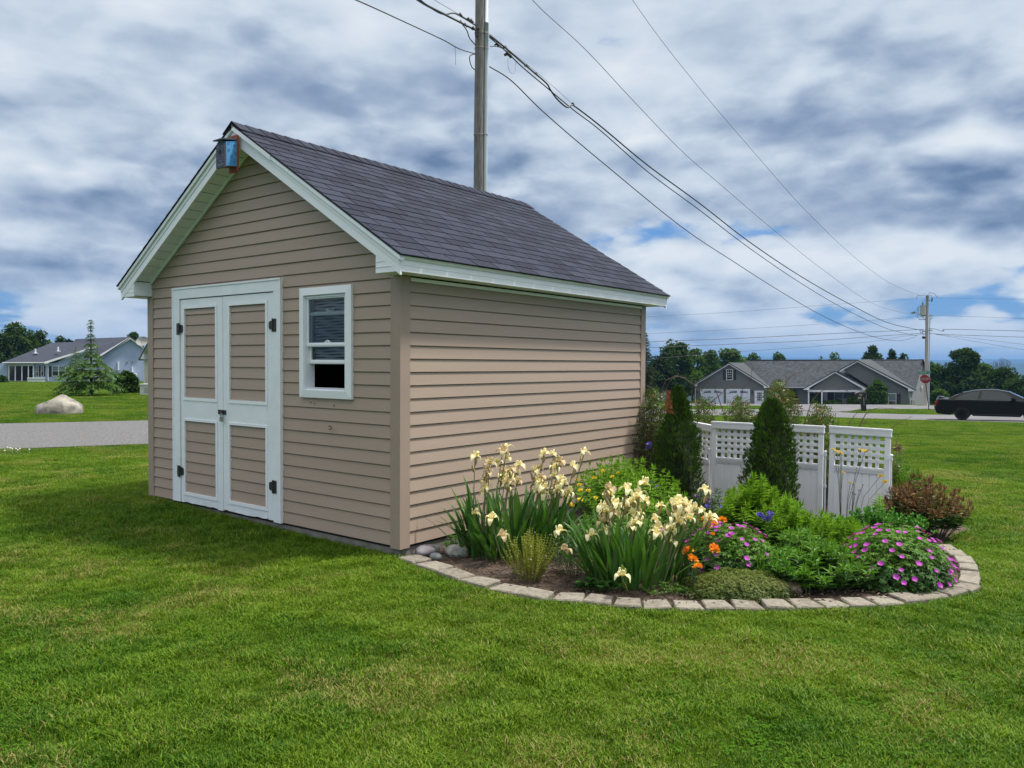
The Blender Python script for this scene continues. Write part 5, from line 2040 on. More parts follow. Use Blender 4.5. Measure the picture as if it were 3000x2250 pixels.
# ================================================================== GARDEN
# ---- edging blocks
edg = thing('garden_edging', 'curved border of tan concrete blocks around the flower bed', 'border', (1.6, 0, -.1))
BRa = np.array(BR)
for i in range(len(BRa)):
    a = BRa[max(i - 1, 0)]
    b = BRa[min(i + 1, len(BRa) - 1)]
    t = (b - a) / np.linalg.norm(b - a)
    n = np.array([t[1], -t[0]])          # outwards
    dd = []
    if i > 0:
        dd.append(np.linalg.norm(BRa[i] - BRa[i - 1]))
    if i < len(BRa) - 1:
        dd.append(np.linalg.norm(BRa[i] - BRa[i + 1]))
    ln = min(np.mean(dd) * .5 - .003, .125)
    wd = .082 if i < 19 else .062
    c = BRa[i] + n * .004 * random.uniform(-1, 1)
    if i == 0:
        ln, wd = .115, .085
        t = np.array([cos(-.35), sin(-.35)])
        n = np.array([t[1], -t[0]])
    ja = random.uniform(-.07, .07)
    t, n = t * cos(ja) + n * sin(ja), n * cos(ja) - t * sin(ja)
    m = MB()
    z = float(gz(*c))
    top = z + .050 + random.uniform(-.006, .006)
    tl = random.uniform(-.05, .05)
    g = 6
    R_ = []
    li = .86
    # top face with chipped front edge, sides
    V = []
    for (s, f) in ((-1, 1), (1, 1), (1, -1), (-1, -1)):
        k = 1.0 if f > 0 else li
        q = c + t * s * ln * k + n * f * wd
        V.append((q[0], q[1], z - .06))
    for ins, zz_ in ((0.0, top - .008), (.006, top)):
        for (s, f) in ((-1, 1), (1, 1), (1, -1), (-1, -1)):
            k = 1.0 if f > 0 else li
            q = c + t * s * (ln * k - ins - random.uniform(0, .002)) + n * f * (wd - ins - random.uniform(0, .003))
            V.append((q[0], q[1], zz_ + s * tl * ln + random.uniform(-.0015, .0015)))
    V = np.array(V) - np.array([1.6, 0, -.1])
    F_ = [(3, 2, 1, 0)]
    for r in (0, 4):
        F_ += [(r + k, r + (k + 1) % 4, r + 4 + (k + 1) % 4, r + 4 + k) for k in range(4)]
    F_.append((8, 9, 10, 11))
    m.add(V, F_)
    m.build('edging_block', brick_m, edg)

# ---- river stones by the corner
for nm, x, y, rx, ry, rz_, ca, cb, lb in (
        ('river_stone', .10, .19, .075, .115, .045, (.16, .155, .17), (.24, .22, .24), 'smooth purple-grey stone by the shed corner behind the first edging block'),
        ('river_stone', .31, .30, .105, .075, .055, (.42, .42, .38), (.16, .17, .15), 'pale mottled stone with dark veins under the iris leaves'),
        ('river_stone', .27, .11, .055, .04, .03, (.26, .27, .28), (.17, .18, .19), 'small grey stone between the edging blocks and the pale stone'),
        ('river_stone', 2.60, .92, .10, .09, .05, (.34, .27, .20), (.22, .16, .12), 'flat brownish stone at the right end of the thyme mat')):
    m = MB()
    rows = []
    ph = random.uniform(0, 6)
    for e_ in np.linspace(-pi / 2, pi / 2, 10):
        row = []
        for a in np.linspace(0, 2 * pi, 19):
            f = 1 + .07 * sin(3 * a + ph) + .05 * cos(5 * a + 3 * e_ + ph)
            row.append((cos(e_) * cos(a) * rx * f, cos(e_) * sin(a) * ry * f, sin(e_) * rz_ * (1 + .05 * sin(2 * a))))
        rows.append(row)
    m.grid(np.array(rows))
    o = m.build(nm, M('stone_' + str(int(ca[0] * 100)) + str(int(cb[0] * 100)), ca, cb, rough=.8, scale=14, noise=1.6, bump=.3, detail=7), smooth=True)
    o.location = (x, y, bedz(x, y) + rz_ * .35)
    tag(o, lb, 'stone')

# ---- irises
iris_leaf_m = M('iris_leaf', (.026, .105, .018), (.085, .190, .030), rough=.42, noise=.8, scale=4, obj=.9, trans=.25, spec=.4, stretch=(6, 6, .5))
petal_m = bpy.data.materials.new('iris_petal')
petal_m.use_nodes = True
T = NT(petal_m.node_tree)
vc = T.n('ShaderNodeAttribute', attribute_name='Col')
oi = T.n('ShaderNodeObjectInfo')
dry = T.math('GREATER_THAN', oi.outputs['Random'], .72)
pc = T.mix(vc.outputs['Fac'], (.90, .84, .50), (.85, .66, .12))
pc = T.mix(T.math('MULTIPLY', dry, .75), pc, (.52, .38, .20))
b1 = T.n('ShaderNodeBsdfPrincipled', i_Roughness=.6)
T.l(pc, b1.inputs['Base Color'])
b2 = T.n('ShaderNodeBsdfTranslucent')
T.l(pc, b2.inputs[0])
mx_ = T.n('ShaderNodeMixShader', i_0=.3)
T.l(b1.outputs[0], mx_.inputs[1])
T.l(b2.outputs[0], mx_.inputs[2])
T.l(mx_.outputs[0], T.n('ShaderNodeOutputMaterial').inputs[0])
bud_m = M('iris_bud', (.30, .27, .12), (.36, .26, .13), rough=.7, obj=.9, scale=30)
istem_m = M('iris_stem', (.10, .16, .05), (.17, .17, .08), rough=.6, obj=.7, scale=10)


def iris_leaf_mesh(ln, wd, lean, bend, twist):
    m = MB()
    n = 8
    x, z, a = 0.0, 0.0, lean
    rows = []
    for i in range(n + 1):
        f = i / n
        w_ = wd * (.65 + .35 * min(1, f * 4)) * (1 if f < .55 else max(.02, 1 - ((f - .55) / .45) ** 1.6)) / 2
        tw = twist * f
        sd = np.array([-sin(tw) * cos(a), cos(tw), sin(tw) * sin(a)])
        c = np.array([x, 0, z])
        nr = np.array([cos(a), 0, -sin(a)])
        rows.append([c - sd * w_, c + nr * w_ * .25, c + sd * w_])
        st_ = ln / n
        x += sin(a) * st_
        z += cos(a) * st_
        a += bend * (f ** 1.6) / n * 2.6
    m.grid(np.array(rows))
    return m.mesh('iris_leaf', iris_leaf_m, smooth=True)


leaf_vars = [iris_leaf_mesh(random.uniform(.40, .58), random.uniform(.030, .044), le, be, random.uniform(-.5, .5))
             for le, be in ((.05, .1), (.10, .15), (.16, .2), (.22, .35), (.30, .4), (.40, .5), (.52, .6), (.15, .9), (.25, 1.3), (.6, .9), (.75, .8), (.08, .05))]


def petal_rows(up, r=1.0, seed=0):
    rnd = random.Random(seed)
    rows = []
    for i in range(6):
        f = i / 5
        if up:
            x = .004 + .020 * sin(f * pi * .75) + .004 * f
            z = .006 + .044 * sin(f * 1.45)
            w_ = .019 * sin(min(1, f * .74 + .16) * pi) ** .6
        else:
            x = .005 + .048 * sin(f * 1.5)
            z = .004 + .014 * sin(f * pi) - .030 * f ** 1.8
            w_ = .019 * sin(min(1, f * .80 + .14) * pi) ** .7
        row = []
        for s in (-1, -.5, 0, .5, 1):
            row.append((x * r - (.006 * s * s if up else 0), s * w_, z * r + rnd.uniform(-.0045, .0045) + (.006 * abs(s) if not up else -.006 * s * s)))
        rows.append(row)
    return np.array(rows)


def bloom_mesh(seed):
    m = MB()
    rnd = random.Random(seed)
    for up, a0 in ((True, 0), (False, pi / 3)):
        for k in range(3):
            a = a0 + k * 2 * pi / 3 + rnd.uniform(-.2, .2)
            g = petal_rows(up, rnd.uniform(.85, 1.1), seed * 7 + k)
            tl = rnd.uniform(-.2, .25)
            x = g[..., 0] * cos(tl) + g[..., 2] * sin(tl) * (.5 if up else 0)
            g2 = np.stack([x * cos(a) - g[..., 1] * sin(a), x * sin(a) + g[..., 1] * cos(a), g[..., 2]], -1)
            m.grid(g2)
    me = m.mesh('iris_bloom', petal_m, smooth=True)
    at = me.color_attributes.new('Col', 'FLOAT_COLOR', 'POINT')
    co = np.array([v.co[:] for v in me.vertices])
    d = np.hypot(co[:, 0], co[:, 1])
    f = np.clip(1 - (d - .004) / .030, 0, 1) * np.clip(1 - np.abs(co[:, 2]) / .05, 0, 1)
    at.data.foreach_set('color', np.column_stack([f, f, f, np.ones(len(f))]).astype(np.float32).ravel())
    return me


blooms = [bloom_mesh(s) for s in range(5)]


def bud_mesh():
    m = MB()
    m.tube([(0, 0, -.012), (0, 0, 0), (0, 0, .016), (0, 0, .034), (.002, 0, .045)], [.004, .009, .010, .007, .001], 7)
    return m.mesh('iris_bud', bud_m, smooth=True)


budm = bud_mesh()


def iris(label, cx, cy, hl, hd, n_leaf, n_stem, hmin, hmax, lk, seed, lowb=(), fan=0.0):
    r_ = random.Random(seed)
    t = thing('iris_clump', label, 'flowers', (cx, cy, bedz(cx, cy) - .01))
    for i in range(n_leaf):
        a, rr_ = r_.uniform(0, 2 * pi), sqrt(r_.random())
        u_, v_ = cos(a) * rr_ * hl, sin(a) * rr_ * hd
        lx, ly = RH[0] * u_ + FH[0] * v_, RH[1] * u_ + FH[1] * v_
        if cx + lx < .07:
            lx = .07 - cx + .02
        out = rr_ ** 1.5
        j = min(11, max(0, int(r_.triangular(0, 12, 3 + 8 * out))))
        o = link('leaf', leaf_vars[j], t)
        s = lk * r_.uniform(.8, 1.12)
        o.scale = (s, s * .92, s)
        o.location = (lx, ly, 0)
        dirn = atan2(ly, lx) + r_.uniform(-1.0, 1.0)
        if r_.random() < .25 and rr_ < .8:
            dirn = r_.uniform(0, 2 * pi)
        if cx + lx < .35 and cos(dirn) < -.2:
            dirn = atan2(sin(dirn), abs(cos(dirn)) * .4)
        o.rotation_euler = (r_.uniform(-.06, .06), r_.uniform(-.06, .06), dirn)
    for i in range(n_stem):
        a, rr_ = r_.uniform(0, 2 * pi), sqrt(r_.random())
        u_, v_ = cos(a) * rr_ * hl * .95, sin(a) * rr_ * hd
        lx, ly = RH[0] * u_ + FH[0] * v_, RH[1] * u_ + FH[1] * v_
        if cx + lx < .10:
            lx = .10 - cx
        h = r_.uniform(hmin, hmax)
        tilt = np.array([lx, ly, 0]) * .35 * r_.uniform(.2, 1) + np.array([RH[0], RH[1], 0]) * fan * r_.uniform(.3, 1)
        if cx + lx + tilt[0] < .08:
            tilt[0] = .08 - cx - lx
        base = np.array([lx, ly, 0])
        topp = base + np.array([tilt[0], tilt[1], h])
        midp = base * .5 + topp * .5 + np.array([-tilt[0], -tilt[1], 0]) * .08
        m = MB()
        m.tube([base, midp, topp], [.0048, .0042, .0035], 5)
        m.build('flower_stem', istem_m, t)
        o = link('bloom', r_.choice(blooms), t)
        o.location = tuple(topp)
        s = r_.uniform(.75, 1.12)
        o.scale = (s, s, s)
        o.rotation_euler = (r_.uniform(-.6, .6), r_.uniform(-.45, .45), r_.uniform(0, 6.3))
        for kf in ((.86, .93) if r_.random() < .6 else (.9,)):
            q = base + (topp - base) * kf
            sd_ = r_.uniform(0, 2 * pi)
            off = np.array([cos(sd_), sin(sd_), 0]) * r_.uniform(.015, .035)
            if r_.random() < .45:
                o = link('bloom', r_.choice(blooms), t)
                s = r_.uniform(.7, 1.0)
                o.scale = (s, s, s)
                o.location = tuple(q + off)
                o.rotation_euler = (r_.uniform(-.5, .5), r_.uniform(-.5, .5), r_.uniform(0, 6))
            else:
                o = link('bud', budm, t)
                o.location = tuple(q + off * .5)
                o.rotation_euler = (sin(sd_) * -.4, cos(sd_) * .4, 0)
                o.scale = (1.1, 1.1, r_.uniform(.9, 1.5))
    for px, py, w_ in lowb:
        q = P(px, py, w_) - np.array([cx, cy, bedz(cx, cy) - .01])
        o = link('bloom', r_.choice(blooms), t)
        o.location = tuple(q)
        o.rotation_euler = (r_.uniform(-.3, .3), r_.uniform(-.3, .3), r_.uniform(0, 6))
        m = MB()
        m.tube([(q[0] * .55, q[1] * .55, 0), (q[0] * .9, q[1] * .9, q[2] * .7), q], .004, 5)
        m.build('flower_stem', istem_m, t)
    return t


iris('large clump of pale yellow irises against the shed wall', .66, .58, .40, .22, 185, 30, .50, .82, 1.0, 3,
     lowb=[(1388, 1507, 5.9), (1440, 1520, 5.6), (1472, 1572, 5.35), (1640, 1560, 5.35), (1655, 1615, 5.3)], fan=.16)
iris('clump of pale yellow irises in the middle of the bed, leaning right', 1.76, .48, .33, .20, 165, 30, .40, .66, .86, 11,
     lowb=[(1732, 1572, 5.1), (1772, 1560, 5.15), (1822, 1688, 4.85), (1920, 1565, 5.2), (1968, 1590, 5.1)], fan=.20)


# ---- leafy plants made of stems with whorls
def plant(name, label, cat, cx, cy, rx, ry, n, hmin, hmax, leaf, wid, whorl, gap, matl, lean=.2, up=.35, stem_w=.0022, top_tuft=0, seed=1, mat2=None,
          dome=True, skip=.25, stemmat=None, fold=.12, droop=.15, wide=.42, xmin=None, rot=True):
    r_ = np.random.default_rng(seed)
    z0 = bedz(cx, cy) - .01
    t = thing(name, label, cat, (cx, cy, z0))
    st_ = MB()
    cl = Cloud()
    P0, D0, N0, L0, P1, D1, N1, L1 = ([] for _ in range(8))
    for i in range(n):
        a, rr_ = r_.uniform(0, 2 * pi), sqrt(r_.random())
        u_, v_ = cos(a) * rr_ * rx, sin(a) * rr_ * ry
        lx, ly = RH[0] * u_ + FH[0] * v_, RH[1] * u_ + FH[1] * v_
        if xmin is not None and cx + lx < xmin:
            lx = xmin - cx + r_.uniform(0, .08)
        h = r_.uniform(hmin, hmax) * ((1 - .45 * rr_ ** 2) if dome else 1)
        b0 = np.array([lx, ly, 0.0]) * (.6 if dome else 1)
        e = np.array([lx, ly, 0]) * (1 + lean * rr_) + np.array([r_.normal(0, .015), r_.normal(0, .015), h])
        if xmin is not None:
            e[0] = max(e[0], xmin - cx)
            b0[0] = max(b0[0], xmin - cx)
        ax = e - b0
        st_.tube([b0, b0 + ax * .5, e], [stem_w, stem_w * .9, stem_w * .6], 4, cap=False)
        nl = max(2, int(h * (1 - skip) / gap))
        axn = ax / np.linalg.norm(ax)
        for k in range(nl):
            f = skip + (1 - skip) * (k + .5) / nl
            q = b0 + ax * f
            a0 = k * 1.3 + i
            for j in range(whorl):
                aa = a0 + 2 * pi * j / whorl + r_.normal(0, .15)
                o_ = np.array([cos(aa), sin(aa), 0])
                uk = up + .9 * max(0, f - .75)
                d_ = o_ + np.array([0, 0, uk + r_.normal(0, .12)])
                nn = np.array([0, 0, 1.0]) - o_ * .3 + r_.normal(0, .15, 3)
                ls = leaf * r_.uniform(.7, 1.15) * (1 - .45 * max(0, f - .8) / .2)
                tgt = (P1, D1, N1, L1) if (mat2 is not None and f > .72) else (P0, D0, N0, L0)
                tgt[0].append(q); tgt[1].append(d_); tgt[2].append(nn); tgt[3].append(ls)
        for j in range(top_tuft):
            aa = r_.uniform(0, 2 * pi)
            d_ = np.array([cos(aa) * .55, sin(aa) * .55, 1.0])
            tgt = (P1, D1, N1, L1) if mat2 is not None else (P0, D0, N0, L0)
            tgt[0].append(e - axn * r_.uniform(0, .02)); tgt[1].append(d_); tgt[2].append(np.array([cos(aa), sin(aa), .3])); tgt[3].append(leaf * r_.uniform(.45, .8))
    st_.build('stems', stemmat or stem_m, t)
    mats = [matl]
    if P0:
        cl.leaves(np.array(P0), np.array(D0), np.array(N0), np.array(L0), np.array(L0) * wid, 0, fold, droop, wide)
    if P1:
        mats.append(mat2)
        cl.leaves(np.array(P1), np.array(D1), np.array(N1), np.array(L1), np.array(L1) * wid, 1, fold, droop, wide)
    cl.build('foliage', mats, t)
    return t


lg = leafmat('leaf_light_green', (.120, .270, .018), (.210, .370, .035), trans=.35, scale=3)
lg2 = leafmat('leaf_fresh_green', (.060, .175, .018), (.130, .260, .035), trans=.3, scale=3)
ld = leafmat('leaf_deep_green', (.024, .085, .016), (.060, .145, .028), trans=.2, scale=3)
lgr = leafmat('leaf_grey_green', (.060, .110, .050), (.10, .150, .075), trans=.2, scale=3)
lbr = leafmat('leaf_bronze', (.110, .060, .032), (.200, .120, .060), trans=.2, scale=3)
lol = leafmat('leaf_olive', (.120, .155, .022), (.220, .200, .055), trans=.25, scale=4)
lye = leafmat('leaf_yellow_green', (.170, .210, .018), (.270, .280, .040), trans=.35, scale=4)
lsed = leafmat('leaf_sedum', (.070, .230, .035), (.130, .320, .060), trans=.2, scale=3)

loos = plant('loosestrife', 'bushy green loosestrife with small yellow flowers at the rear of the shed wall', 'plant', .62, 2.35, .46, .85, 210, .40, .64, .070, .30, 3, .034, lg2,
             seed=4, top_tuft=5, mat2=lg, xmin=.07, up=.30)
yel = M('yellow_petals', (.72, .50, .02), (.80, .62, .04), rough=.6, island=.6, scale=20, trans=.2)


def cluster_mesh(name, mat, n, r, leaf, seed):
    r_ = np.random.default_rng(seed)
    d = r_.normal(0, 1, (n, 3))
    d /= np.linalg.norm(d, axis=1, keepdims=True)
    d[:, 2] = np.abs(d[:, 2]) * .8
    cl = Cloud()
    s = r_.normal(0, 1, (n, 3))
    cl.leaves(d * r * .55, d + s * .5, d * .6 + s, leaf, leaf * .8, 0, .1, .1, .55)
    o = cl.build(name, mat)
    me = o.data
    bpy.data.objects.remove(o)
    return me


ymesh = cluster_mesh('flower_cluster', yel, 22, .016, .018, 1)


def put(me, name, parent, world, s=1.0, rot=None):
    o = link(name, me, parent)
    o.location = tuple(np.array(world) - np.array(parent.location[:]))
    o.scale = (s, s, s)
    o.rotation_euler = rot or (0, 0, random.uniform(0, 6))
    return o


for px, py, w_ in ((1697, 1421, 7.0), (1700, 1437, 6.9), (1722, 1438, 6.9), (1775, 1440, 6.9), (1772, 1450, 6.85), (1793, 1397, 7.2), (1765, 1380, 7.3), (1745, 1459, 6.8), (1676, 1481, 6.8), (1668, 1475, 6.8),
                   (1690, 1405, 7.1), (1655, 1500, 6.7), (1810, 1385, 7.3), (1740, 1400, 7.1), (1852, 1452, 7.1), (1800, 1500, 6.8), (1700, 1465, 6.8)):
    put(ymesh, 'flower_cluster', loos, P(px, py, w_), random.uniform(.8, 1.2))

mst = plant('mustard_plant', 'small yellow-green plant with tiny white flowers in front of the iris clump', 'plant', 1.13, .12, .15, .12, 85, .26, .40, .021, .35, 3, .018, lye,
            seed=6, lean=.55, up=1.0, stem_w=.0014, skip=.12, stemmat=M('yellow_green_stem', (.20, .22, .03), (.26, .27, .05)))
wm = M('white_petals', (.75, .76, .72), rough=.6)
wmesh = cluster_mesh('flower', wm, 7, .004, .007, 2)
for i in range(26):
    a, r0 = random.uniform(0, 6.3), random.uniform(0, .2)
    put(wmesh, 'flower', mst, (1.13 + cos(a) * r0, .12 + sin(a) * r0, random.uniform(.08, .26)), random.uniform(.6, 1.0))
plant('weed_plant', 'thin grey-green leafy weed growing behind the yellow-green plant', 'plant', 1.32, .42, .22, .14, 36, .22, .40, .035, .35, 2, .03, lgr, seed=8, up=.5)
plant('weed_plant', 'small weed against the foundation beside the river stones', 'plant', .15, .42, .05, .05, 7, .08, .16, .05, .3, 3, .03, lg2, seed=9)

# knapweed with blue and purple flowers
kw = plant('knapweed', 'dark leafy knapweed with blue and purple flowers below the left arborvitae', 'plant', 1.10, 2.85, .34, .22, 60, .16, .34, .085, .22, 3, .045, ld, seed=12, top_tuft=2, mat2=lgr)
bluep = M('blue_petals', (.10, .11, .55), (.17, .12, .48), rough=.6, island=.6, scale=20, trans=.2)
purp = M('purple_petals', (.20, .10, .38), (.26, .14, .34), rough=.6, island=.6, scale=20, trans=.2)
bmesh_ = cluster_mesh('flower', bluep, 26, .012, .026, 3)
pmesh_ = cluster_mesh('flower', purp, 26, .012, .024, 4)
for px, py, w_, me in ((1929, 1427, 7.3, bmesh_), (2072, 1485, 7.1, bmesh_), (2042, 1457, 7.2, pmesh_), (2035, 1478, 7.2, pmesh_), (1910, 1413, 7.4, pmesh_), (1928, 1455, 7.2, pmesh_),
                       (1943, 1455, 7.2, pmesh_), (2074, 1472, 7.2, pmesh_), (2115, 1487, 7.1, bmesh_), (1902, 1303, 8.2, bmesh_), (1900, 1312, 8.2, bmesh_), (2010, 1470, 7.2, pmesh_)):
    put(me, 'flower', kw, P(px, py, w_), random.uniform(.9, 1.25))
dk = plant('lily_stalks', 'two dark green leafy stalks in front of the white screen', 'plant', *P(2148, 1560, 6.6)[:2], .12, .05, 6, .34, .46, .07, .22, 3, .03, ld, seed=14, dome=False, up=.8)
kw2 = plant('cornflower', 'blue cornflowers rising among the bright green stems', 'plant', *P(2245, 1600, 6.0)[:2], .10, .08, 12, .22, .36, .07, .2, 3, .04, lg2, seed=15)
for px, py in ((2232, 1514), (2244, 1524), (2257, 1507), (2226, 1508), (2252, 1518)):
    put(bmesh_, 'flower', kw2, P(px, py, 5.85), random.uniform(.75, 1.0))

# bright narrow-leaved clumps
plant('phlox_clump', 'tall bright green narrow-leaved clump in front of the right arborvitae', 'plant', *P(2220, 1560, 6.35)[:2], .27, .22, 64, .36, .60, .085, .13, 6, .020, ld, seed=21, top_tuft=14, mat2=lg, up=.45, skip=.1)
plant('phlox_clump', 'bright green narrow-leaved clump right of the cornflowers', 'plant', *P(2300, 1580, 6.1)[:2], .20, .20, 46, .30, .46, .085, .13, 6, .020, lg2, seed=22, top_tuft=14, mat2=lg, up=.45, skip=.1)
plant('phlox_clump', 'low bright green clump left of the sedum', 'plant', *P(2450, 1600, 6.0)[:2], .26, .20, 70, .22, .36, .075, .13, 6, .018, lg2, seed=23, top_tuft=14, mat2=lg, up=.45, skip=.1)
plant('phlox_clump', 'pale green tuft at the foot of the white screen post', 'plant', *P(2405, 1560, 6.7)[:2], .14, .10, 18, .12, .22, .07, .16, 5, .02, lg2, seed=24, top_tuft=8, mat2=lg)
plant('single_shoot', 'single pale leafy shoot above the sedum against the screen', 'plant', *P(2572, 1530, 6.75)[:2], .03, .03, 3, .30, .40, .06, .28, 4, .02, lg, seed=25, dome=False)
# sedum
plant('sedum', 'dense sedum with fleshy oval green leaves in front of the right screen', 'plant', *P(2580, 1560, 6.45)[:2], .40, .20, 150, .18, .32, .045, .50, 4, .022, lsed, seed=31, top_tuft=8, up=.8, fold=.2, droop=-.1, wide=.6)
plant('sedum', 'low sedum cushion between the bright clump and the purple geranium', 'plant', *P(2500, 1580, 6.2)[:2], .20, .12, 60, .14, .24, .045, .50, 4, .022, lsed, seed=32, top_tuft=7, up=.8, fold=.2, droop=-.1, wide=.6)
# bronze shrub
plant('bronze_shrub', 'rounded shrub with bronze-brown leaves at the right end of the bed', 'shrub', *P(2712, 1560, 6.9)[:2], .31, .25, 120, .34, .54, .075, .28, 3, .035, ld, seed=33, top_tuft=6, mat2=lbr, up=.35, lean=.15,
      stemmat=M('brown_stem', (.08, .045, .03), (.10, .06, .04)))
plant('bronze_shrub', 'bronze-brown leafy fringe on the left side of the rounded shrub', 'shrub', *P(2640, 1545, 7.0)[:2], .16, .14, 40, .28, .46, .07, .28, 3, .035, lgr, seed=34, top_tuft=5, mat2=lbr,
      stemmat=M('brown_stem', (.08, .045, .03), (.10, .06, .04)))
plant('strap_plant', 'green strappy plant behind the right edge of the white screen', 'plant', *P(2650, 1480, 7.9)[:2], .26, .16, 46, .32, .56, .10, .12, 4, .035, lg2, seed=35, top_tuft=8, mat2=lg2, up=.6)
# dark broad-leaved clump
plant('broadleaf_clump', 'dark glossy broad-leaved clump behind the edging blocks', 'plant', 2.72, 1.14, .33, .24, 90, .16, .32, .095, .26, 4, .035, ld, seed=41, top_tuft=4, up=.55, skip=.08, mat2=lg2)
plant('broadleaf_clump', 'dark green leafy stems behind the thyme mat', 'plant', *P(2345, 1640, 5.5)[:2], .20, .18, 50, .2, .34, .085, .26, 4, .04, ld, seed=42, top_tuft=3, up=.4, mat2=lg2)
plant('young_shoot', 'small pale shoot in front of the dark broad-leaved clump', 'plant', *P(2365, 1725, 5.0)[:2], .03, .03, 4, .16, .24, .075, .2, 4, .035, lg2, seed=43, top_tuft=5, mat2=lg)
# thyme mat
plant('weed_plant', 'low green weeds on the bare soil beside the iris leaves', 'plant', 2.02, .38, .16, .08, 30, .04, .09, .03, .35, 3, .02, lg2, seed=53)
plant('weed_plant', 'small basal leaves under the middle iris clump', 'plant', 1.62, .14, .14, .06, 14, .05, .10, .06, .45, 4, .03, ld, seed=54)


for cx, cy, rx_, ry_, n_, sd_, lb in ((1.05, 1.05, .30, .22, 55, 201, 'low leafy ground plants between the two iris clumps'),
                                      (1.45, .95, .26, .22, 45, 202, 'low dark leaves behind the middle irises'),
                                      (1.55, 1.75, .34, .28, 60, 203, 'leafy filler plants between loosestrife and geraniums'),
                                      (.42, .95, .20, .26, 34, 204, 'low leaves along the shed wall behind the first irises'),
                                      (1.75, 2.35, .30, .24, 50, 205, 'green filler plants at the foot of the right arborvitae')):
    plant('leafy_plant', lb, 'plant', cx, cy, rx_, ry_, n_, .14, .30, .07, .30, 3, .035, ld, seed=sd_, top_tuft=3, mat2=lg2, up=.4, skip=.1, xmin=.08)


# ---- geraniums
def ger_flower(seed, mat):
    r_ = random.Random(seed)
    m = MB()
    for k in range(5):
        a = 2 * pi * k / 5 + r_.uniform(-.1, .1)
        rows = []
        for f in (0.05, .4, .75, 1.0):
            w_ = {.05: .002, .4: .0065, .75: .0085, 1.0: .005}[f]
            rows.append([(f * .0175, s * w_, .002 + .005 * f * f + .001 * abs(s)) for s in (-1, 0, 1)])
        g = np.array(rows)
        m.grid(np.stack([g[..., 0] * cos(a) - g[..., 1] * sin(a), g[..., 0] * sin(a) + g[..., 1] * cos(a), g[..., 2]], -1))
    return m.mesh('geranium_flower', mat, smooth=True)


mag = M('magenta_petals', (.34, .012, .36), (.46, .045, .46), rough=.55, obj=.8, scale=20, trans=.25)
gfl = [ger_flower(s, mag) for s in range(3)]


def geranium(label, cx, cy, rx, ry, h, n, nf, seed, name='geranium', cat='flowers', leaf=.021, mats=None, nfan=5, slim=.48, inner=.72):
    r_ = np.random.default_rng(seed)
    z0 = bedz(cx, cy) - .01
    t = thing(name, label, cat, (cx, cy, z0))
    d = r_.normal(0, 1, (n, 3))
    d /= np.linalg.norm(d, axis=1, keepdims=True)
    d[:, 2] = np.abs(d[:, 2])
    k = r_.uniform(inner, 1.02, n) * (1 + .07 * np.sin(d[:, 0] * 9) * np.cos(d[:, 1] * 8 + 1))
    loc = np.stack([d[:, 0] * rx, d[:, 1] * ry, d[:, 2] * h], 1) * k[:, None]
    pos = np.stack([RH[0] * loc[:, 0] + FH[0] * loc[:, 1], RH[1] * loc[:, 0] + FH[1] * loc[:, 1], loc[:, 2]], 1)
    dw = np.stack([RH[0] * d[:, 0] + FH[0] * d[:, 1], RH[1] * d[:, 0] + FH[1] * d[:, 1], d[:, 2]], 1)
    cl = Cloud()
    # each lobed leaf is five narrow leaflets in a fan
    up_ = dw * .7 + np.array([0, 0, .9]) + r_.normal(0, .25, (n, 3))
    up_ /= np.linalg.norm(up_, axis=1, keepdims=True)
    e1 = np.cross(up_, r_.normal(0, 1, (n, 3)))
    e1 /= np.linalg.norm(e1, axis=1, keepdims=True)
    e2 = np.cross(up_, e1)
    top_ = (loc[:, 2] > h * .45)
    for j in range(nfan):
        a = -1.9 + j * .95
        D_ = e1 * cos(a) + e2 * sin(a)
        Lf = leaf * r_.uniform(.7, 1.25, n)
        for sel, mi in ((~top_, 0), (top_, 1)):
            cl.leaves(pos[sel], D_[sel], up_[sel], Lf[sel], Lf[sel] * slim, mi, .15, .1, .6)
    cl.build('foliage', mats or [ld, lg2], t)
    # inner stems
    m = MB()
    for i in range(min(n, 60)):
        q = pos[i]
        m.tube([(q[0] * .1, q[1] * .1, 0), q * .6 + np.array([0, 0, .02]), q], .0016, 4, cap=False)
    m.build('stems', stem_m, t)
    th = r_.uniform(0, 2 * pi, nf)
    zf = r_.uniform(.12, .98, nf)
    fl = []
    for i in range(nf):
        s = sqrt(1 - zf[i] ** 2)
        fl.append((cos(th[i]) * s, sin(th[i]) * s, zf[i]))
    for x, y, z in fl:
        wx, wy = RH[0] * x * rx + FH[0] * y * ry, RH[1] * x * rx + FH[1] * y * ry
        dv = Vector((RH[0] * x + FH[0] * y, RH[1] * x + FH[1] * y, z * .6 + .75)).normalized()
        o = link('flower', random.choice(gfl), t)
        o.location = Vector((wx, wy, z * h)) * 1.06 + dv * .004
        o.rotation_mode = 'QUATERNION'
        o.rotation_quaternion = dv.to_track_quat('Z', 'Y')
        s = random.uniform(.8, 1.2)
        o.scale = (s, s, s)
    return t


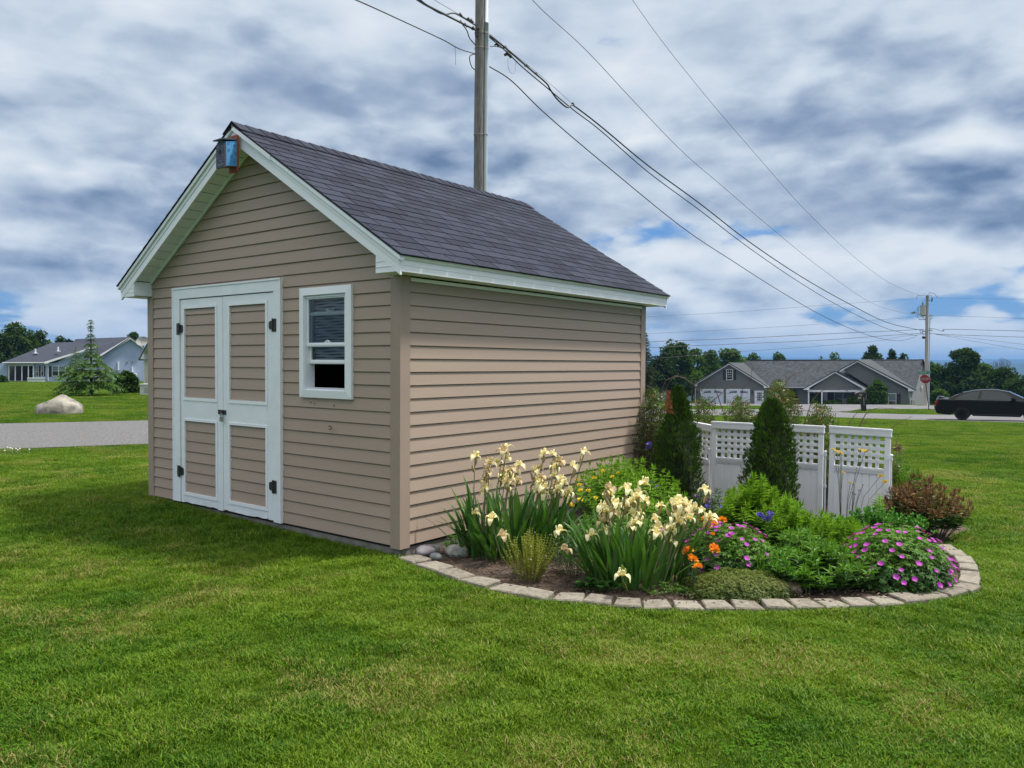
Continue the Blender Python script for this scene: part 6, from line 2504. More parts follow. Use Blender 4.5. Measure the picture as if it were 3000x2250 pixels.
geranium('mound of magenta geraniums at the right end of the bed', 3.10, 1.62, .37, .33, .37, 4200, 120, 61)
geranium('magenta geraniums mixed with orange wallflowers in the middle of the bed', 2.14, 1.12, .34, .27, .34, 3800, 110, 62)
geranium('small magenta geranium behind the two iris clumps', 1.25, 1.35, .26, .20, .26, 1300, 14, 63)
lth = leafmat('leaf_thyme', (.045, .090, .014), (.110, .150, .030), trans=.25, scale=9)
lth2 = leafmat('leaf_thyme_tip', (.075, .140, .018), (.180, .190, .050), trans=.25, scale=9)
geranium('low olive-brown thyme mat spreading over the edging blocks', 2.37, .69, .37, .23, .15, 9000, 0, 71, name='thyme_mat', cat='ground cover', leaf=.014, mats=[lth, lth2], nfan=3, slim=.35, inner=.55)
orange = M('orange_petals', (.80, .26, .01), (.85, .36, .02), rough=.6, island=.7, scale=20, trans=.2)
omesh = cluster_mesh('flower_cluster', orange, 42, .022, .018, 5)
wf = thing('wallflower', 'orange wallflowers in front of the middle geraniums', 'flowers', (1.98, .92, bedz(1.98, .92)))
m = MB()
cl = Cloud()
LP, LD, LN = [], [], []
for px, py, w_ in ((2069, 1522, 5.35), (2090, 1538, 5.3), (2115, 1525, 5.35), (2071, 1545, 5.25), (2091, 1605, 5.15), (2018, 1612, 5.15), (2031, 1641, 5.05), (2043, 1661, 5.0), (2087, 1565, 5.2), (2024, 1630, 5.1), (2094, 1614, 5.12), (2013, 1620, 5.15)):
    q = P(px, py, w_)
    s = {2087: .5, 2024: .6, 2071: .8}.get(px, 1.0)
    put(omesh, 'flower_cluster', wf, q, s * 1.25)
    b = np.array([q[0] + random.uniform(-.04, .04), q[1] + random.uniform(-.04, .08), -.09]) - np.array(wf.location[:])
    e = q - np.array(wf.location[:])
    m.tube([b, (b + e) / 2, e], .002, 4)
    for f in np.linspace(.2, .9, 8):
        for _ in range(3):
            a = random.uniform(0, 6.3)
            LP.append(b + (e - b) * f); LD.append((cos(a), sin(a), .5)); LN.append((0, 0, 1))
m.build('stems', stem_m, wf)
cl.leaves(np.array(LP), np.array(LD, float), np.array(LN, float), .045, .010)
cl.build('foliage', ldx := leafmat('leaf_wallflower', (.030, .070, .030), (.06, .11, .045)), wf)

# ---- yellow tansy-like stalks in front of the screen
ty = thing('yarrow', 'tall thin yellow yarrow stalks in front of the right white screen', 'flowers', (*P(2490, 1530, 6.95)[:2], -.1))
ysm = M('dark_thin_stem', (.06, .075, .045), (.09, .09, .05))
dryb = M('dry_seed_head', (.10, .07, .03), (.16, .12, .05))
ym = cluster_mesh('flower_head', yel, 26, .014, .016, 7)
ym.materials[0] = yel
dm = cluster_mesh('seed_head', dryb, 14, .007, .008, 8)
for px, py, bx, dryf, s in ((2442, 1317, 2462, 0, .8), (2452, 1324, 2462, 0, 1), (2461, 1325, 2463, 0, 1), (2466, 1331, 2464, 0, .8), (2521.5, 1319, 2494, 0, .9), (2534.5, 1322, 2494, 0, 1.1),
                            (2470, 1384.5, 2461, 0, .8), (2491.8, 1415.5, 2479, 0, .9), (2497.7, 1442.6, 2486, 1, 1), (2505, 1448, 2497, 1, 1), (2518, 1437, 2503, 1, 1.2), (2528.5, 1421, 2505, 1, .8),
                            (2579, 1395, 2514, 0, 1.2), (2592, 1413, 2530, 0, 1.4), (2499, 1419, 2480, 1, .8)):
    q = P(px, py, 6.95)
    put(dm if dryf else ym, 'seed_head' if dryf else 'flower_head', ty, q, s)
    o0 = np.array(ty.location[:])
    b = P(bx, 1530, 6.95) - o0
    e = q - o0
    mid = P(bx + (px - bx) * .25, 1530 + (py - 1530) * .55, 6.95) - o0
    m = MB()
    m.tube([b, mid, e], .0020, 4)
    m.build('stem', ysm, ty)

# arching small dark leaf at the screen foot
hl_ = plant('broad_leaf', 'single dark heart-shaped leaf at the foot of the screen', 'plant', *P(2361, 1560, 6.7)[:2], .01, .01, 2, .14, .2, .11, .6, 1, .2, ld, seed=72, dome=False, skip=.9)


# ---- arborvitae
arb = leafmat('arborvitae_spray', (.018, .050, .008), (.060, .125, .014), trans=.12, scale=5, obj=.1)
arb_lit = leafmat('arborvitae_lit_tip', (.070, .150, .012), (.130, .220, .025), trans=.25, scale=5)  # sunlit look of the outer sprays put into the colour


def arborvitae(label, px, py_top, w, prof, seed, dead=False):
    """prof: (height fraction, radius in m)"""
    r_ = np.random.default_rng(seed)
    top = P(px, py_top, w)
    z0 = bedz(top[0], top[1]) - .02
    h = top[2] - z0
    t = thing('arborvitae', label, 'shrub', (top[0], top[1], z0))
    m = MB()
    m.tube([(0, 0, -.05), (0, 0, h * .5), (0, 0, h * .93)], [.03, .018, .004], 7)
    for i in range(90):
        z = r_.uniform(.04, .9) * h
        a = r_.uniform(0, 2 * pi)
        R = np.interp(z / h, *zip(*prof)) * .75
        m.tube([(0, 0, z - .05), (cos(a) * R * .6, sin(a) * R * .6, z), (cos(a) * R, sin(a) * R, z + .08)], [.004, .003, .001], 4, cap=False)
    m.build('trunk', bark, t)
    cl = Cloud()
    nS = 3400
    f = r_.uniform(0.01, 1, nS) ** .9
    a = r_.uniform(0, 2 * pi, nS)
    R = np.interp(f, *zip(*prof))
    lump = 1 + .12 * np.sin(a * 3 + f * 9 + seed) + .09 * np.sin(a * 7 - f * 17 + 1) + .06 * np.sin(a * 11 + f * 41)
    k = r_.uniform(.55, 1.0, nS) ** .6
    rad_ = R * lump * k
    base = np.stack([np.cos(a) * rad_, np.sin(a) * rad_, f * h * .95], 1)
    outv = np.stack([np.cos(a), np.sin(a), np.full(nS, .0)], 1)
    # each spray: five narrow pieces fanned in a vertical plane
    for j in range(6):
        ph = (j - 2.5) * .30
        tang = np.stack([-np.sin(a), np.cos(a), np.zeros(nS)], 1)
        tw = r_.uniform(-1.2, 1.2, nS)[:, None]
        plane = outv * np.cos(tw) + tang * np.sin(tw)
        D_ = plane * (.25 + np.sin(ph)) + np.array([0, 0, 1.25]) * np.cos(ph) + r_.normal(0, .12, (nS, 3))
        N_ = np.cross(D_, plane) + r_.normal(0, .2, (nS, 3)) + outv * .5
        Lf = r_.uniform(.018, .036, nS) * (.8 if j in (0, 5) else 1)
        st_ = base + np.array([0, 0, 1]) * (j * .006) + plane * (.004 * j)
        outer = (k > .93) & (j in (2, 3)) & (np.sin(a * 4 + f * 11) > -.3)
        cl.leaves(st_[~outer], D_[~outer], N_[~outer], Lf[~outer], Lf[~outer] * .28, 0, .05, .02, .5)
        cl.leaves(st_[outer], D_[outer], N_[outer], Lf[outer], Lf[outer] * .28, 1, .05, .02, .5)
    cl.build('foliage', [arb, arb_lit], t)
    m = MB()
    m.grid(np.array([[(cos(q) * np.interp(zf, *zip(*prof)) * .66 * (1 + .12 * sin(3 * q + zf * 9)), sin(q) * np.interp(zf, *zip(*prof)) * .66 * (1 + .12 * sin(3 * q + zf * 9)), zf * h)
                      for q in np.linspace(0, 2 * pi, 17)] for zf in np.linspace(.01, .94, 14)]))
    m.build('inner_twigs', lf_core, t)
    if dead:
        cd = Cloud()
        n = 300
        pp = np.array([P(1957 + r_.normal(0, 3 + 7 * abs(yy - .1)), 1150 + 65 * yy, w - .15 + r_.normal(0, .03)) for yy in r_.uniform(0, 1, n)]) - np.array(t.location[:])
        cd.leaves(pp, rdir(n) * .5 + np.array([0, 0, 1.0]), rdir(n), r_.uniform(.02, .045, n), .006)
        cd.build('dead_sprigs', M('dead_brown_needles', (.30, .10, .03), (.20, .08, .03), rough=.9, island=.8), t)
    return t


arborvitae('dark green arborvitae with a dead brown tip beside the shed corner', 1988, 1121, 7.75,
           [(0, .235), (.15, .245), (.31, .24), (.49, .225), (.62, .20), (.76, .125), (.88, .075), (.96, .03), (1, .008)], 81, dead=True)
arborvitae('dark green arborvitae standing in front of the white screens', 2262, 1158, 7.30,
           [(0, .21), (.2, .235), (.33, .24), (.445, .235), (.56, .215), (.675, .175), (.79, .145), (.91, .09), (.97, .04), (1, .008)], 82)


# ---- white lattice screens
scr_m = M('white_resin', (.84, .86, .90), (.78, .80, .85), rough=.45, scale=4, noise=.7, bump=.05, trans=.30)


def screen(label, A_, B_, lean=0.0, zoff=0.0):
    A_, B_ = np.array(A_), np.array(B_)
    wd = float(np.linalg.norm(B_ - A_))
    ang_ = atan2(B_[1] - A_[1], B_[0] - A_[0])
    t = thing('screen_panel', label, 'screen', (A_[0], A_[1], float(gz(*A_)) + zoff), 0, 'white lattice screens behind the flower bed')
    t.rotation_euler = (0, lean, ang_)
    Hh = .946
    th = .034

    def bx(nm, x0, x1, z0, z1, y0_=-th / 2, y1_=th / 2, extra=None):
        m = MB()
        m.box(x0, x1, y0_, y1_, z0, z1)
        if extra:
            for e in extra:
                m.box(*e)
        return m.build(nm, scr_m, t)
    sw = .046
    bx('stile', 0, sw, 0, .8795)
    bx('stile', wd - sw, wd, 0, .8795)
    bx('top_rail', -.006, wd + .006, .880, Hh, -th / 2 - .006, th / 2 + .006,
       [(-.009, wd + .009, -th / 2 - .009, th / 2 + .009, .932, Hh + .004), (-.008, wd + .008, -th / 2 - .0085, th / 2 + .0085, .880, .892)])
    bx('middle_rail', sw + .0005, wd - sw - .0005, .530, .582, -th / 2 + .003, th / 2 - .003, [(sw + .0005, wd - sw - .0005, -th / 2 + .0, th / 2 - .0, .552, .574)])
    bx('bottom_rail', sw + .0005, wd - sw - .0005, .022, .052, -th / 2 + .003, th / 2 - .003)
    iw = wd - 2 * sw - .001
    n = 7
    p_ = iw / n
    for i in range(1, n):
        xc_ = sw + p_ * i
        bx('lattice_slat', xc_ - .0165, xc_ + .0165, .5825, .8795, .001, .007)
    q_ = (.8795 - .5825) / 5
    for i in range(1, 5):
        zc_ = .5825 + q_ * i + .004
        bx('lattice_slat', sw + .0005, wd - sw - .0005, zc_ - .0155, zc_ + .0155, -.0065, .0005)
    nb = 7
    bw = iw / nb
    for i in range(nb):
        x0_ = sw + .0005 + bw * i
        m = MB()
        m.prism([(x0_ + .0012, -.002, .0525), (x0_ + .004, -.007, .0525), (x0_ + bw - .004, -.007, .0525), (x0_ + bw - .0012, -.002, .0525), (x0_ + bw - .0012, .005, .0525), (x0_ + .0012, .005, .0525)], (0, 0, .477))
        m.build('board', scr_m, t)
    return t, ang_, wd


S = {}
pA = P(2088, 1221, 8.18)[:2]
pM = (P(2088, 1221, 8.18)[:2] + P(2413.7, 1236, 7.54)[:2]) / 2
pB = P(2413.7, 1236, 7.54)[:2]
dAB = (pB - pA) / np.linalg.norm(pB - pA)
screen('white screen panel between the two arborvitaes', pA, pM - dAB * .006)
screen('white screen panel with its left half behind the right arborvitae', pM + dAB * .006, pB)
screen('rightmost white screen panel with yarrow stalks in front', P(2429.9, 1237.5, 7.48)[:2], P(2606.8, 1246, 7.16)[:2], lean=.012)
screen('leftmost white screen panel, leaning behind the left arborvitae', P(1975, 1212, 8.8)[:2] + np.array([0, 0]), P(2087, 1219.5, 8.26)[:2] - dAB * .008, lean=.055, zoff=-.0)


def rod(label, px, w, y0p, y1p, brackets, side=-1):
    t = thing('hinge_rod', label, 'rod', P(px, y1p, w), 0, None)
    o0 = np.array(t.location[:])
    a, b = P(px, y1p, w) - o0, P(px + (y1p - y0p) * .012, y0p, w) - o0
    m = MB()
    m.tube([a + np.array([0, 0, -.05]), b], .0085, 7)
    m.build('rod', scr_m, t)
    m = MB()
    m.tube([b + np.array([0, 0, z]) for z in (-.006, .0, .008, .016, .022)], [.004, .013, .017, .012, .002], 9)
    m.build('finial', scr_m, t)
    for py in brackets:
        m = MB()
        c_ = P(px + (y1p - py) * .012, py, w) - o0
        m.tube([c_ + np.array([0, 0, -.012]), c_ + np.array([0, 0, .014])], .014, 8)
        s = np.array([CR[0], CR[1], 0]) * side
        m.prism([c_ + s * .010 + np.array([0, 0, -.010]), c_ + s * .045 + np.array([0, 0, -.010]), c_ + s * .045 + np.array([0, 0, .026]), c_ + s * .030 + np.array([0, 0, .012]), c_ + s * .010 + np.array([0, 0, .010])], np.array([-CR[1], CR[0], 0]) * .012)
        m.build('bracket', scr_m, t)


rod('white hinge rod with a ball top at the right edge of the screens', 2609.5, 7.12, 1337, 1500, (1346, 1441))
rod('white hinge rod in the gap between the two right screen panels', 2416, 7.50, 1326, 1520, (1333, 1425), side=-1)
rod('white hinge rod in the gap between the two left screen panels', 2075, 8.24, 1318, 1490, (1312 + 6, 1355), side=-1)

# ---- climbing roses behind the screens
rose_l = leafmat('rose_leaf', (.040, .085, .020), (.110, .150, .045), trans=.3, scale=4)
rose_r = leafmat('rose_leaf_red', (.120, .070, .030), (.130, .120, .045), trans=.3, scale=4)


def rose(label, px, w, wpx, py_lo, py_hi, n, nfl, canes, seed, red=.15):
    r_ = np.random.default_rng(seed)
    b = P(px, 1400, w)
    t = thing('rose_bush', label, 'rose bush', (b[0], b[1], float(gz(b[0], b[1]))))
    o0 = np.array(t.location[:])
    m = MB()
    tips = []
    for c in canes:
        pts = [P(x, y, w + dw) - o0 for x, y, dw in c]
        m.tube(pts, np.linspace(.0055, .0018, len(pts)), 5)
        for i in range(len(pts) - 1):
            for f in (.3, .7):
                q = pts[i] + (pts[i + 1] - pts[i]) * f
                e = q + r_.normal(0, .02, 3)
                m.tube([q, e], [.002, .0005], 3, cap=False)
    cl = Cloud()
    cx_ = r_.normal(0, .32, n)
    k = n // 7
    # twigs carrying seven-leaflet leaves
    X = px + np.clip(r_.normal(0, .28, k), -.5, .5) * wpx
    prof = 1 - np.abs((X - px) / (wpx / 2)) ** 2
    Y = py_lo - (py_lo - py_hi) * prof * r_.uniform(0, 1, k) ** .8
    Dp = w + r_.uniform(-.28, .35, k)
    base = np.array([P(x, y, d) for x, y, d in zip(X, Y, Dp)]) - o0
    ax = rdir(k, -.2, .7)
    side = np.cross(ax, rdir(k))
    side /= np.linalg.norm(side, axis=1, keepdims=True)
    redm = r_.random(k) < red
    for j in range(7):
        q = base + ax * (.012 * j)
        sg = -1 if j % 2 else 1
        D_ = side * sg + ax * .6
        N_ = np.cross(ax, side) + np.array([0, 0, .6])
        Lf = r_.uniform(.020, .036, k)
        cl.leaves(q[~redm], D_[~redm], N_[~redm], Lf[~redm], Lf[~redm] * .55, 0, .1, .1, .5)
        cl.leaves(q[redm], D_[redm], N_[redm], Lf[redm], Lf[redm] * .55, 1, .1, .1, .5)
    for i in range(0, k, 6):
        g0 = np.array([base[i][0] * .6, base[i][1] * .6, 0])
        m.tube([g0, (g0 + base[i]) / 2 + r_.normal(0, .04, 3), base[i]], [.004, .003, .0012], 4, cap=False)
    m.build('canes', cane_m, t)
    cl.build('foliage', [rose_l, rose_r], t)
    if nfl:
        cw_ = Cloud()
        i_ = r_.integers(0, k, nfl)
        q = base[i_] + r_.normal(0, .02, (nfl, 3))
        for j in range(5):
            a = j * 1.257
            e1 = rdir(nfl)
            D_ = e1 * 1.0
            cw_.leaves(q, D_, rdir(nfl), .014, .013, 0, .1, .1, .6)
        o = cw_.build('blossoms', M('rose_white', (.70, .68, .58), (.62, .55, .36), rough=.6, island=.5), t)
        o['kind'] = 'stuff'
    return t


rose('white-flowered rose bush between the shed corner and the left arborvitae', 1915, 8.9, 150, 1430, 1140, 9000, 260,
     [[(1912, 1330, 0), (1908, 1200, 0), (1909, 1130, 0), (1914, 1085, 0)], [(1906, 1160, 0), (1895, 1130, 0), (1905, 1125, 0)],
      [(1935, 1150, 0), (1950, 1115, 0), (1975, 1102, 0), (2010, 1106, 0)], [(1940, 1160, .1), (1965, 1112, .1), (1995, 1100, .1)]], 91, red=.10)
rose('rose bush behind the leftmost screen with long arching canes', 2060, 9.0, 150, 1400, 1165, 5200, 60,
     [[(2064, 1250, 0), (2061, 1180, 0), (2050, 1150, 0), (2030, 1125, 0), (2005, 1108, 0), (1975, 1100, 0)], [(2047, 1215, 0), (2046, 1160, 0)],
      [(2028, 1240, 0), (2026, 1165, 0), (2027, 1110, 0)], [(2118, 1205, 0), (2100, 1150, 0), (2092, 1135, 0), (2093, 1122, 0), (2100, 1119, 0)],
      [(2054, 1146, 0), (2064, 1125, 0), (2080, 1105, 0)]], 92)
rose('rose bush with red canes behind the white screens', 2165, 9.0, 170, 1400, 1165, 6200, 110,
     [[(2175, 1245, 0), (2172, 1190, 0), (2175, 1140, 0), (2180, 1132, 0), (2200, 1116, 0), (2201, 1090, 0), (2205, 1070, 0)],
      [(2150, 1205, 0), (2175, 1180, 0), (2200, 1168, 0), (2225, 1162, 0)], [(2082, 1180, 0), (2105, 1160, 0), (2140, 1130, 0), (2160, 1122, 0)],
      [(2168, 1220, 0), (2170, 1160, 0), (2172, 1152, 0)]], 93)
rose('tall leafy rose behind the top of the right arborvitae', 2285, 8.8, 170, 1400, 1118, 9500, 110,
     [[(2290, 1140, 0), (2310, 1110, 0), (2330, 1094, 0), (2350, 1088, 0), (2385, 1086, 0)], [(2285, 1135, 0), (2300, 1112, .1), (2325, 1096, .1)]], 94, red=.28)
rose('loose rose sprays behind the gap of the right screens', 2400, 8.6, 170, 1420, 1190, 5600, 150,
     [[(2350, 1260, 0), (2365, 1215, 0), (2378, 1175, 0), (2400, 1150, 0), (2425, 1138, 0), (2455, 1136, 0)], [(2452, 1260, 0), (2458, 1225, 0)],
      [(2325, 1225, 0), (2327, 1200, 0), (2335, 1185, 0)]], 95, red=.25)
rose('thin rose canes rising behind the rightmost screen', 2520, 8.4, 150, 1420, 1290, 2600, 60,
     [[(2485, 1262, 0), (2490, 1235, 0), (2505, 1215, 0), (2524, 1199, 0)], [(2510, 1262, 0), (2535, 1215, 0), (2550, 1200, 0), (2575, 1195, 0), (2605, 1196, 0), (2625, 1198, 0)],
      [(2527, 1240, 0), (2542, 1232, 0)]], 96)
rose('lone thorny cane arching over the lawn right of the screens', 2615, 8.0, 60, 1420, 1320, 500, 6,
     [[(2604, 1290, 0), (2612, 1262, 0), (2622, 1245, 0), (2645, 1230, 0), (2672, 1221, 0)]], 97)
# withered flower head right of the screen
m = MB()
q = P(2626, 1312, 7.6)
for i in range(20):
    e = q + rng.normal(0, .035, 3)
    m.tube([q, e], [.004, .006], 4)
m.tube([np.array([q[0], q[1], float(gz(q[0], q[1]))]), q], .003, 4)
o = m.build('withered_flower', dryb)
tag(o, 'withered brown flower head on a stalk just right of the white screen', 'plant')


# ================================================================== GRASS
def grass_tuft(seed, nbl, rad_, h0, h1, wd, lean_):
    r_ = random.Random(seed)
    v, f = [], []
    for i in range(nbl):
        a, rr_ = r_.uniform(0, 2 * pi), rad_ * sqrt(r_.random())
        x, y = cos(a) * rr_, sin(a) * rr_
        h = r_.uniform(h0, h1)
        d_ = r_.uniform(0, 2 * pi)
        l_ = r_.uniform(.2, 1) * lean_ * h
        fx, fy = cos(d_), sin(d_)
        sx, sy = -fy * wd / 2 * r_.uniform(.7, 1.3), fx * wd / 2
        n = len(v)
        v += [(x - sx, y - sy, -.01), (x + sx, y + sy, -.01), (x + fx * l_ * .35 + sx * .9, y + fy * l_ * .35 + sy * .9, h * .6), (x + fx * l_ * .35 - sx * .9, y + fy * l_ * .35 - sy * .9, h * .6),
              (x + fx * l_, y + fy * l_, h * (1 - .25 * lean_))]
        f += [(n, n + 1, n + 2, n + 3), (n + 3, n + 2, n + 4)]
    me = bpy.data.meshes.new('grass_tuft')
    me.from_pydata(v, [], f)
    return me


def grass_mat(name, cols, straw, dryness):
    m = bpy.data.materials.new(name)
    m.use_nodes = True
    T = NT(m.node_tree)
    g = T.n('ShaderNodeNewGeometry')
    oi = T.n('ShaderNodeObjectInfo')
    n1 = T.n('ShaderNodeTexNoise', i_Scale=.55, i_Detail=4.0)
    n2 = T.n('ShaderNodeTexNoise', i_Scale=3.2, i_Detail=3.0)
    n3 = T.n('ShaderNodeTexNoise', i_Scale=1.4, i_Detail=5.0)
    for q in (n1, n2):
        T.l(g.outputs['Position'], q.inputs['Vector'])
    mp = T.n('ShaderNodeMapping')
    mp.inputs['Location'].default_value = (13, 5, 2)
    T.l(g.outputs['Position'], mp.inputs[0])
    T.l(mp.outputs[0], n3.inputs['Vector'])
    f = T.math('MULTIPLY_ADD', T.math('SUBTRACT', n1.outputs[0], .5), 2.2, .5)
    f = T.math('MULTIPLY_ADD', T.math('SUBTRACT', n2.outputs[0], .5), 1.4, f)
    f = T.math('MULTIPLY_ADD', T.math('SUBTRACT', oi.outputs['Random'], .5), .5, f)
    f = T.math('MULTIPLY_ADD', T.math('SUBTRACT', g.outputs['Random Per Island'], .5), 1.0, f, clamp=True)
    c = T.mix(f, cols[0], cols[1])
    # straw coloured blades gather in patches
    rnd = T.math('FRACT', T.math('MULTIPLY', g.outputs['Random Per Island'], 7.31))
    patch = T.math('MULTIPLY_ADD', T.math('SUBTRACT', n3.outputs[0], .5), 2.4, dryness, clamp=True)
    isd = T.math('LESS_THAN', rnd, T.math('MULTIPLY', patch, .75))
    c = T.mix(isd, c, straw)
    b = T.n('ShaderNodeBsdfPrincipled', i_Roughness=.5)
    b.inputs['Specular IOR Level'].default_value = .12
    T.l(c, b.inputs['Base Color'])
    tr_ = T.n('ShaderNodeBsdfTranslucent')
    T.l(T.mix(1.0, c, (1.2, 1.3, .5), 'MULTIPLY'), tr_.inputs[0])
    mx2 = T.n('ShaderNodeMixShader', i_0=.35)
    T.l(b.outputs[0], mx2.inputs[1])
    T.l(tr_.outputs[0], mx2.inputs[2])
    T.l(mx2.outputs[0], T.n('ShaderNodeOutputMaterial').inputs[0])
    return m


gmat = grass_mat('grass_blades', ((.030, .108, .008), (.160, .255, .020)), (.28, .26, .085), .16)
clov = M('clover_leaf', (.060, .170, .010), (.110, .230, .020), rough=.9, noise=.5, scale=2, island=.8, trans=.4, spec=.05, coord='Position')


def scatter(name, pts, rotz, scl, idx, protos, label):
    """one object: points instancing a handful of tuft meshes"""
    me = bpy.data.meshes.new(name)
    me.vertices.add(len(pts))
    me.vertices.foreach_set('co', pts.astype(np.float32).ravel())
    for an, ty_, da in (('rz', 'FLOAT', rotz), ('sc', 'FLOAT', scl), ('pi', 'INT', idx)):
        at = me.attributes.new(an, ty_, 'POINT')
        at.data.foreach_set('value', da.astype(np.float32 if ty_ == 'FLOAT' else np.int32))
    o = link(name, me)
    pc_ = bpy.data.collections.new(name + '_protos')
    for i, p_ in enumerate(protos):
        po = bpy.data.objects.new('%s_proto_%02d' % (name, i), p_)
        pc_.objects.link(po)
    ng = bpy.data.node_groups.new(name, 'GeometryNodeTree')
    ng.interface.new_socket('Geometry', in_out='INPUT', socket_type='NodeSocketGeometry')
    ng.interface.new_socket('Geometry', in_out='OUTPUT', socket_type='NodeSocketGeometry')
    N = ng.nodes
    gi, go = N.new('NodeGroupInput'), N.new('NodeGroupOutput')
    ci = N.new('GeometryNodeCollectionInfo')
    ci.inputs['Collection'].default_value = pc_
    ci.inputs['Separate Children'].default_value = True
    ci.inputs['Reset Children'].default_value = True
    iop = N.new('GeometryNodeInstanceOnPoints')
    iop.inputs['Pick Instance'].default_value = True

    def attr(nm, ty_):
        a = N.new('GeometryNodeInputNamedAttribute')
        a.data_type = ty_
        a.inputs['Name'].default_value = nm
        return a.outputs['Attribute']
    cx_ = N.new('ShaderNodeCombineXYZ')
    ng.links.new(attr('rz', 'FLOAT'), cx_.inputs[2])
    e2r = N.new('FunctionNodeEulerToRotation')
    ng.links.new(cx_.outputs[0], e2r.inputs[0])
    ng.links.new(gi.outputs[0], iop.inputs['Points'])
    ng.links.new(ci.outputs[0], iop.inputs['Instance'])
    ng.links.new(attr('pi', 'INT'), iop.inputs['Instance Index'])
    ng.links.new(e2r.outputs[0], iop.inputs['Rotation'])
    ng.links.new(attr('sc', 'FLOAT'), iop.inputs['Scale'])
    ng.links.new(iop.outputs[0], go.inputs[0])
    md = o.modifiers.new('scatter', 'NODES')
    md.node_group = ng
    tag(o, label, None, None, 'stuff')
    return o


bed_in = np.array([(0.0, 0.0)] + [tuple(np.array(b) * 1) for b in BR] + [(3.1, 3.3), (3.2, 4.2), (2.7, 5.0), (1.4, 5.3), (0.0, 5.2), (-.6, 4.6), (0.0, 3.8)])
cen_b = np.array([1.6, 2.2])
# push the bricks' outline outwards by their half width
bo_ = []
for q in bed_in:
    d_ = q - cen_b
    bo_.append(q + d_ / np.linalg.norm(d_) * .085)
bed_out = np.array(bo_)
shed_poly = np.array([(-W + .0, .0), (.0, .0), (.0, L), (-W, L)])


def spots(n, w0, w1, azl, azr, wpow=1.0, pad=0.0):
    w = np.sqrt(rng.uniform(w0 ** 2, w1 ** 2, n))
    az = rng.uniform(azl, azr, n)
    x, y = xy(az * w, w)
    keep = ~inpoly(x, y, shed_poly) & ~inpoly(x, y, bed_out)
    for pl_ in (poly_road1, poly_road2, poly_drive, poly_drive2):
        keep &= ~inpoly(x, y, pl_)
    bb = bo.v[0] if False else None
    keep &= np.hypot(x - bc_[0], y - bc_[1]) > .45
    x, y = x[keep], y[keep]
    return np.column_stack([x, y, gz(x, y)])


def clump(p_, size, lo, hi, seed=3):
    """slowly varying tuft height: value noise on a grid of the given cell size"""
    r_ = np.random.default_rng(seed)
    g_ = r_.uniform(0, 1, (512, 512))
    qx, qy = p_[:, 0] / size, p_[:, 1] / size
    ix, iy = np.floor(qx).astype(int), np.floor(qy).astype(int)
    fx, fy = qx - ix, qy - iy
    fx, fy = fx * fx * (3 - 2 * fx), fy * fy * (3 - 2 * fy)
    v = lambda a_, b_: g_[a_ % 512, b_ % 512]
    z_ = (v(ix, iy) * (1 - fx) + v(ix + 1, iy) * fx) * (1 - fy) + (v(ix, iy + 1) * (1 - fx) + v(ix + 1, iy + 1) * fx) * fy
    return lo + (hi - lo) * z_


def mk(name, sets, protos, label):
    pts = np.vstack([s[0] for s in sets])
    scl = np.concatenate([s[1] for s in sets])
    rz_ = rng.uniform(0, 2 * pi, len(pts))
    idx = np.concatenate([s[2] for s in sets])
    return scatter(name, pts, rz_, scl, idx, protos, label)


protos = []
for s in range(6):
    me = grass_tuft(s, 24, .045, .018, .046, .0034, .75)
    me.materials.append(gmat)
    protos.append(me)
for s in range(4):
    me = grass_tuft(20 + s, 30, .13, .03, .055, .006, .6)
    me.materials.append(gmat)
    protos.append(me)
a1 = spots(52000, 2.5, 6.2, -.74, .74)
a2 = spots(52000, 6.2, 12.0, -.74, .74)
u_s, w_s = rng.uniform(-8.5, 8.5, 90000), rng.uniform(-1.0, 9.0, 90000)
k_s = (np.abs(u_s) > np.maximum(w_s, 0) * .73) | (w_s < 2.5)
x_s, y_s = xy(u_s[k_s], w_s[k_s])
k_s = ~inpoly(x_s, y_s, shed_poly) & ~inpoly(x_s, y_s, bed_out) & ~inpoly(x_s, y_s, poly_road1)
a0 = np.column_stack([x_s[k_s], y_s[k_s], gz(x_s[k_s], y_s[k_s])])
a3 = spots(52000, 12.0, 24.0, -.74, .74)
a4 = spots(52000, 24.0, 46.0, -.74, .74)
a5 = spots(60000, 46.0, 112.0, -.72, .72)
# edge of the lawn against blocks and foundation: longer blades
e_pts = []
for i in range(len(BR) - 1):
    p0_, p1_ = np.array(BR[i]), np.array(BR[i + 1])
    t = (p1_ - p0_) / np.linalg.norm(p1_ - p0_)
    n = np.array([t[1], -t[0]])
    for _ in range(26):
        q = p0_ + (p1_ - p0_) * random.random() + n * random.uniform(.085, .14)
        e_pts.append((q[0], q[1], float(gz(*q))))
for _ in range(420):
    x = random.uniform(-W - .1, .05)
    y = -random.uniform(.01, .06)
    e_pts.append((x, y, float(gz(x, y))))
e_pts = np.array(e_pts)
mk('grass', [(a1, rng.uniform(.75, 1.25, len(a1)) * clump(a1, .11, .55, 1.5), rng.integers(0, 6, len(a1))),
             (a0, rng.uniform(.85, 1.4, len(a0)) * clump(a0, .13, .55, 1.45), rng.integers(0, 6, len(a0))),
             (a2, rng.uniform(.85, 1.45, len(a2)) * clump(a2, .16, .6, 1.45), rng.integers(0, 6, len(a2))),
             (a3, rng.uniform(.7, 1.0, len(a3)) * clump(a3, .4, .6, 1.4), rng.integers(6, 10, len(a3))),
             (a4, rng.uniform(.9, 1.4, len(a4)), rng.integers(6, 10, len(a4))),
             (a5, rng.uniform(1.5, 2.3, len(a5)), rng.integers(6, 10, len(a5))),
             (e_pts, rng.uniform(1.0, 1.6, len(e_pts)), rng.integers(0, 6, len(e_pts)))], protos, 'mown lawn grass with drier yellowish patches')
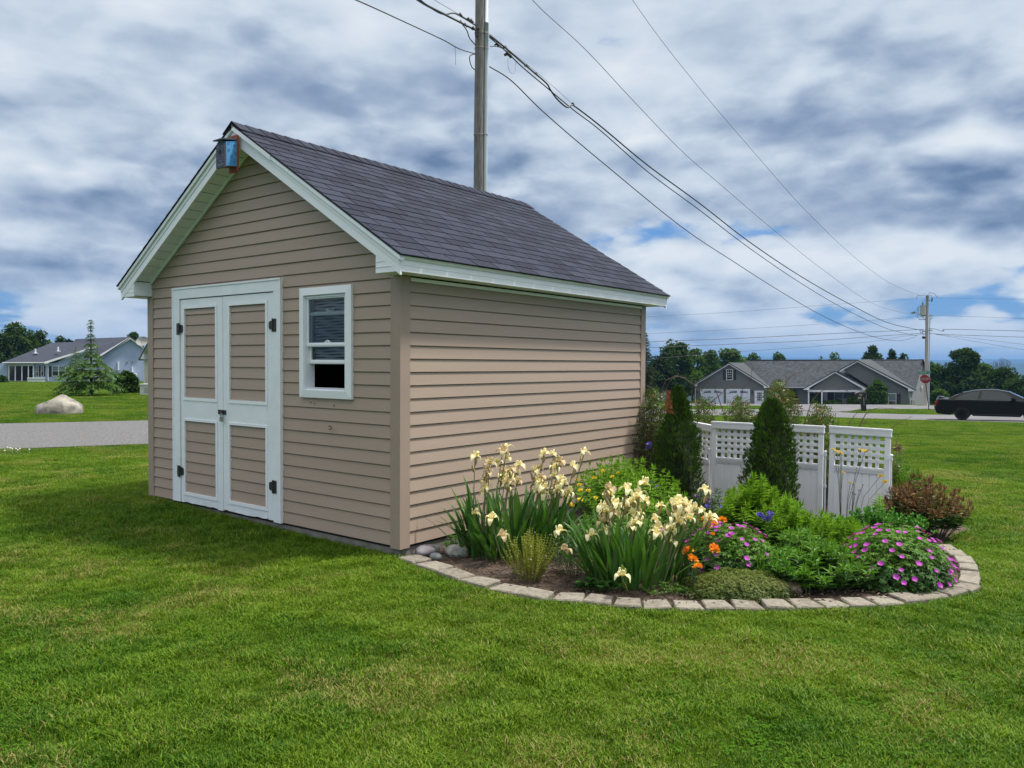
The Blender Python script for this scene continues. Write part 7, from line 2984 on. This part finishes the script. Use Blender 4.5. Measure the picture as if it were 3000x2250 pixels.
# clover
cprot = []
for s in range(4):
    cl = Cloud()
    r_ = np.random.default_rng(s)
    for i in range(9):
        q = np.array([[r_.normal(0, .03), r_.normal(0, .03), r_.uniform(.020, .036)]])
        a0 = r_.uniform(0, 6)
        for j in range(3):
            a = a0 + j * 2.094
            D_ = np.array([[cos(a), sin(a), .15]])
            cl.leaves(q, D_, np.array([[0, 0, 1.0]]), .013, .012, 0, .12, .05, .6)
    o = cl.build('clover_leaves', clov)
    me = o.data
    bpy.data.objects.remove(o)
    cprot.append(me)
c1 = spots(14000, 2.5, 9, -.74, .74)
k = (np.sin(c1[:, 0] * 1.9 + 1) + np.sin(c1[:, 1] * 1.6 + c1[:, 0] * .8) + rng.normal(0, .5, len(c1))) > .85
c1 = c1[k]
mk('clover', [(c1, rng.uniform(.5, .9, len(c1)), rng.integers(0, 4, len(c1)))], cprot, 'small clover leaves growing in patches through the lawn')
# dandelion seed heads by the side road
m = MB()
for x_, y_ in ((22, 1323), (30, 1325), (47, 1327), (58, 1327), (14, 1333), (52, 1331), (36, 1328), (86, 1329)):
    q = G(x_, y_)
    m.tube([q, q + np.array([0, 0, .06])], .002, 4)
    m.tube([q + np.array([0, 0, z]) for z in (.055, .064, .074, .080)], [.006, .013, .013, .004], 7)
o = m.build('white_wildflowers', wm)
tag(o, 'small white wildflowers in the grass at the edge of the side road', None, None, 'stuff')
# leaf litter and mulch on the bed
cl = Cloud()
n = 9000
x = rng.uniform(0.05, 3.4, n)
y = rng.uniform(-.15, 3.2, n)
kk = inpoly(x, y, np.array(bed_poly))
x, y = x[kk], y[kk]
dd_ = np.hypot(x - 1.6, y - 2.0)
zz0 = gz(x, y) + .022 + .035 * np.clip(1 - dd_ / 2.4, 0, 1) ** .5 + .012 * rng.random(len(x))
dpl = rdir(len(x), -.25, .35)
cl.leaves(np.column_stack([x, y, zz0]), dpl, rdir(len(x), .3, 1), rng.uniform(.015, .05, len(x)), rng.uniform(.004, .010, len(x)))
o = cl.build('mulch', M('mulch_bits', (.16, .11, .075), (.06, .042, .03), rough=1, island=.9))
tag(o, 'brown mulch and dry leaf bits on the bed soil', None, None, 'stuff')

# ================================================================== HAZE
m = MB()
m.box(-12500, 12500, -12500, 12500, -90, 125)
hz_m = bpy.data.materials.new('haze_air')
hz_m.use_nodes = True
T = NT(hz_m.node_tree)
pv = T.n('ShaderNodeVolumePrincipled')
pv.inputs['Color'].default_value = (.20, .42, .80, 1)
pv.inputs['Density'].default_value = 1.7e-4
pv.inputs['Anisotropy'].default_value = 0.1
T.l(pv.outputs[0], T.n('ShaderNodeOutputMaterial').inputs['Volume'])
o = m.build('haze', hz_m)
o['kind'] = 'stuff'
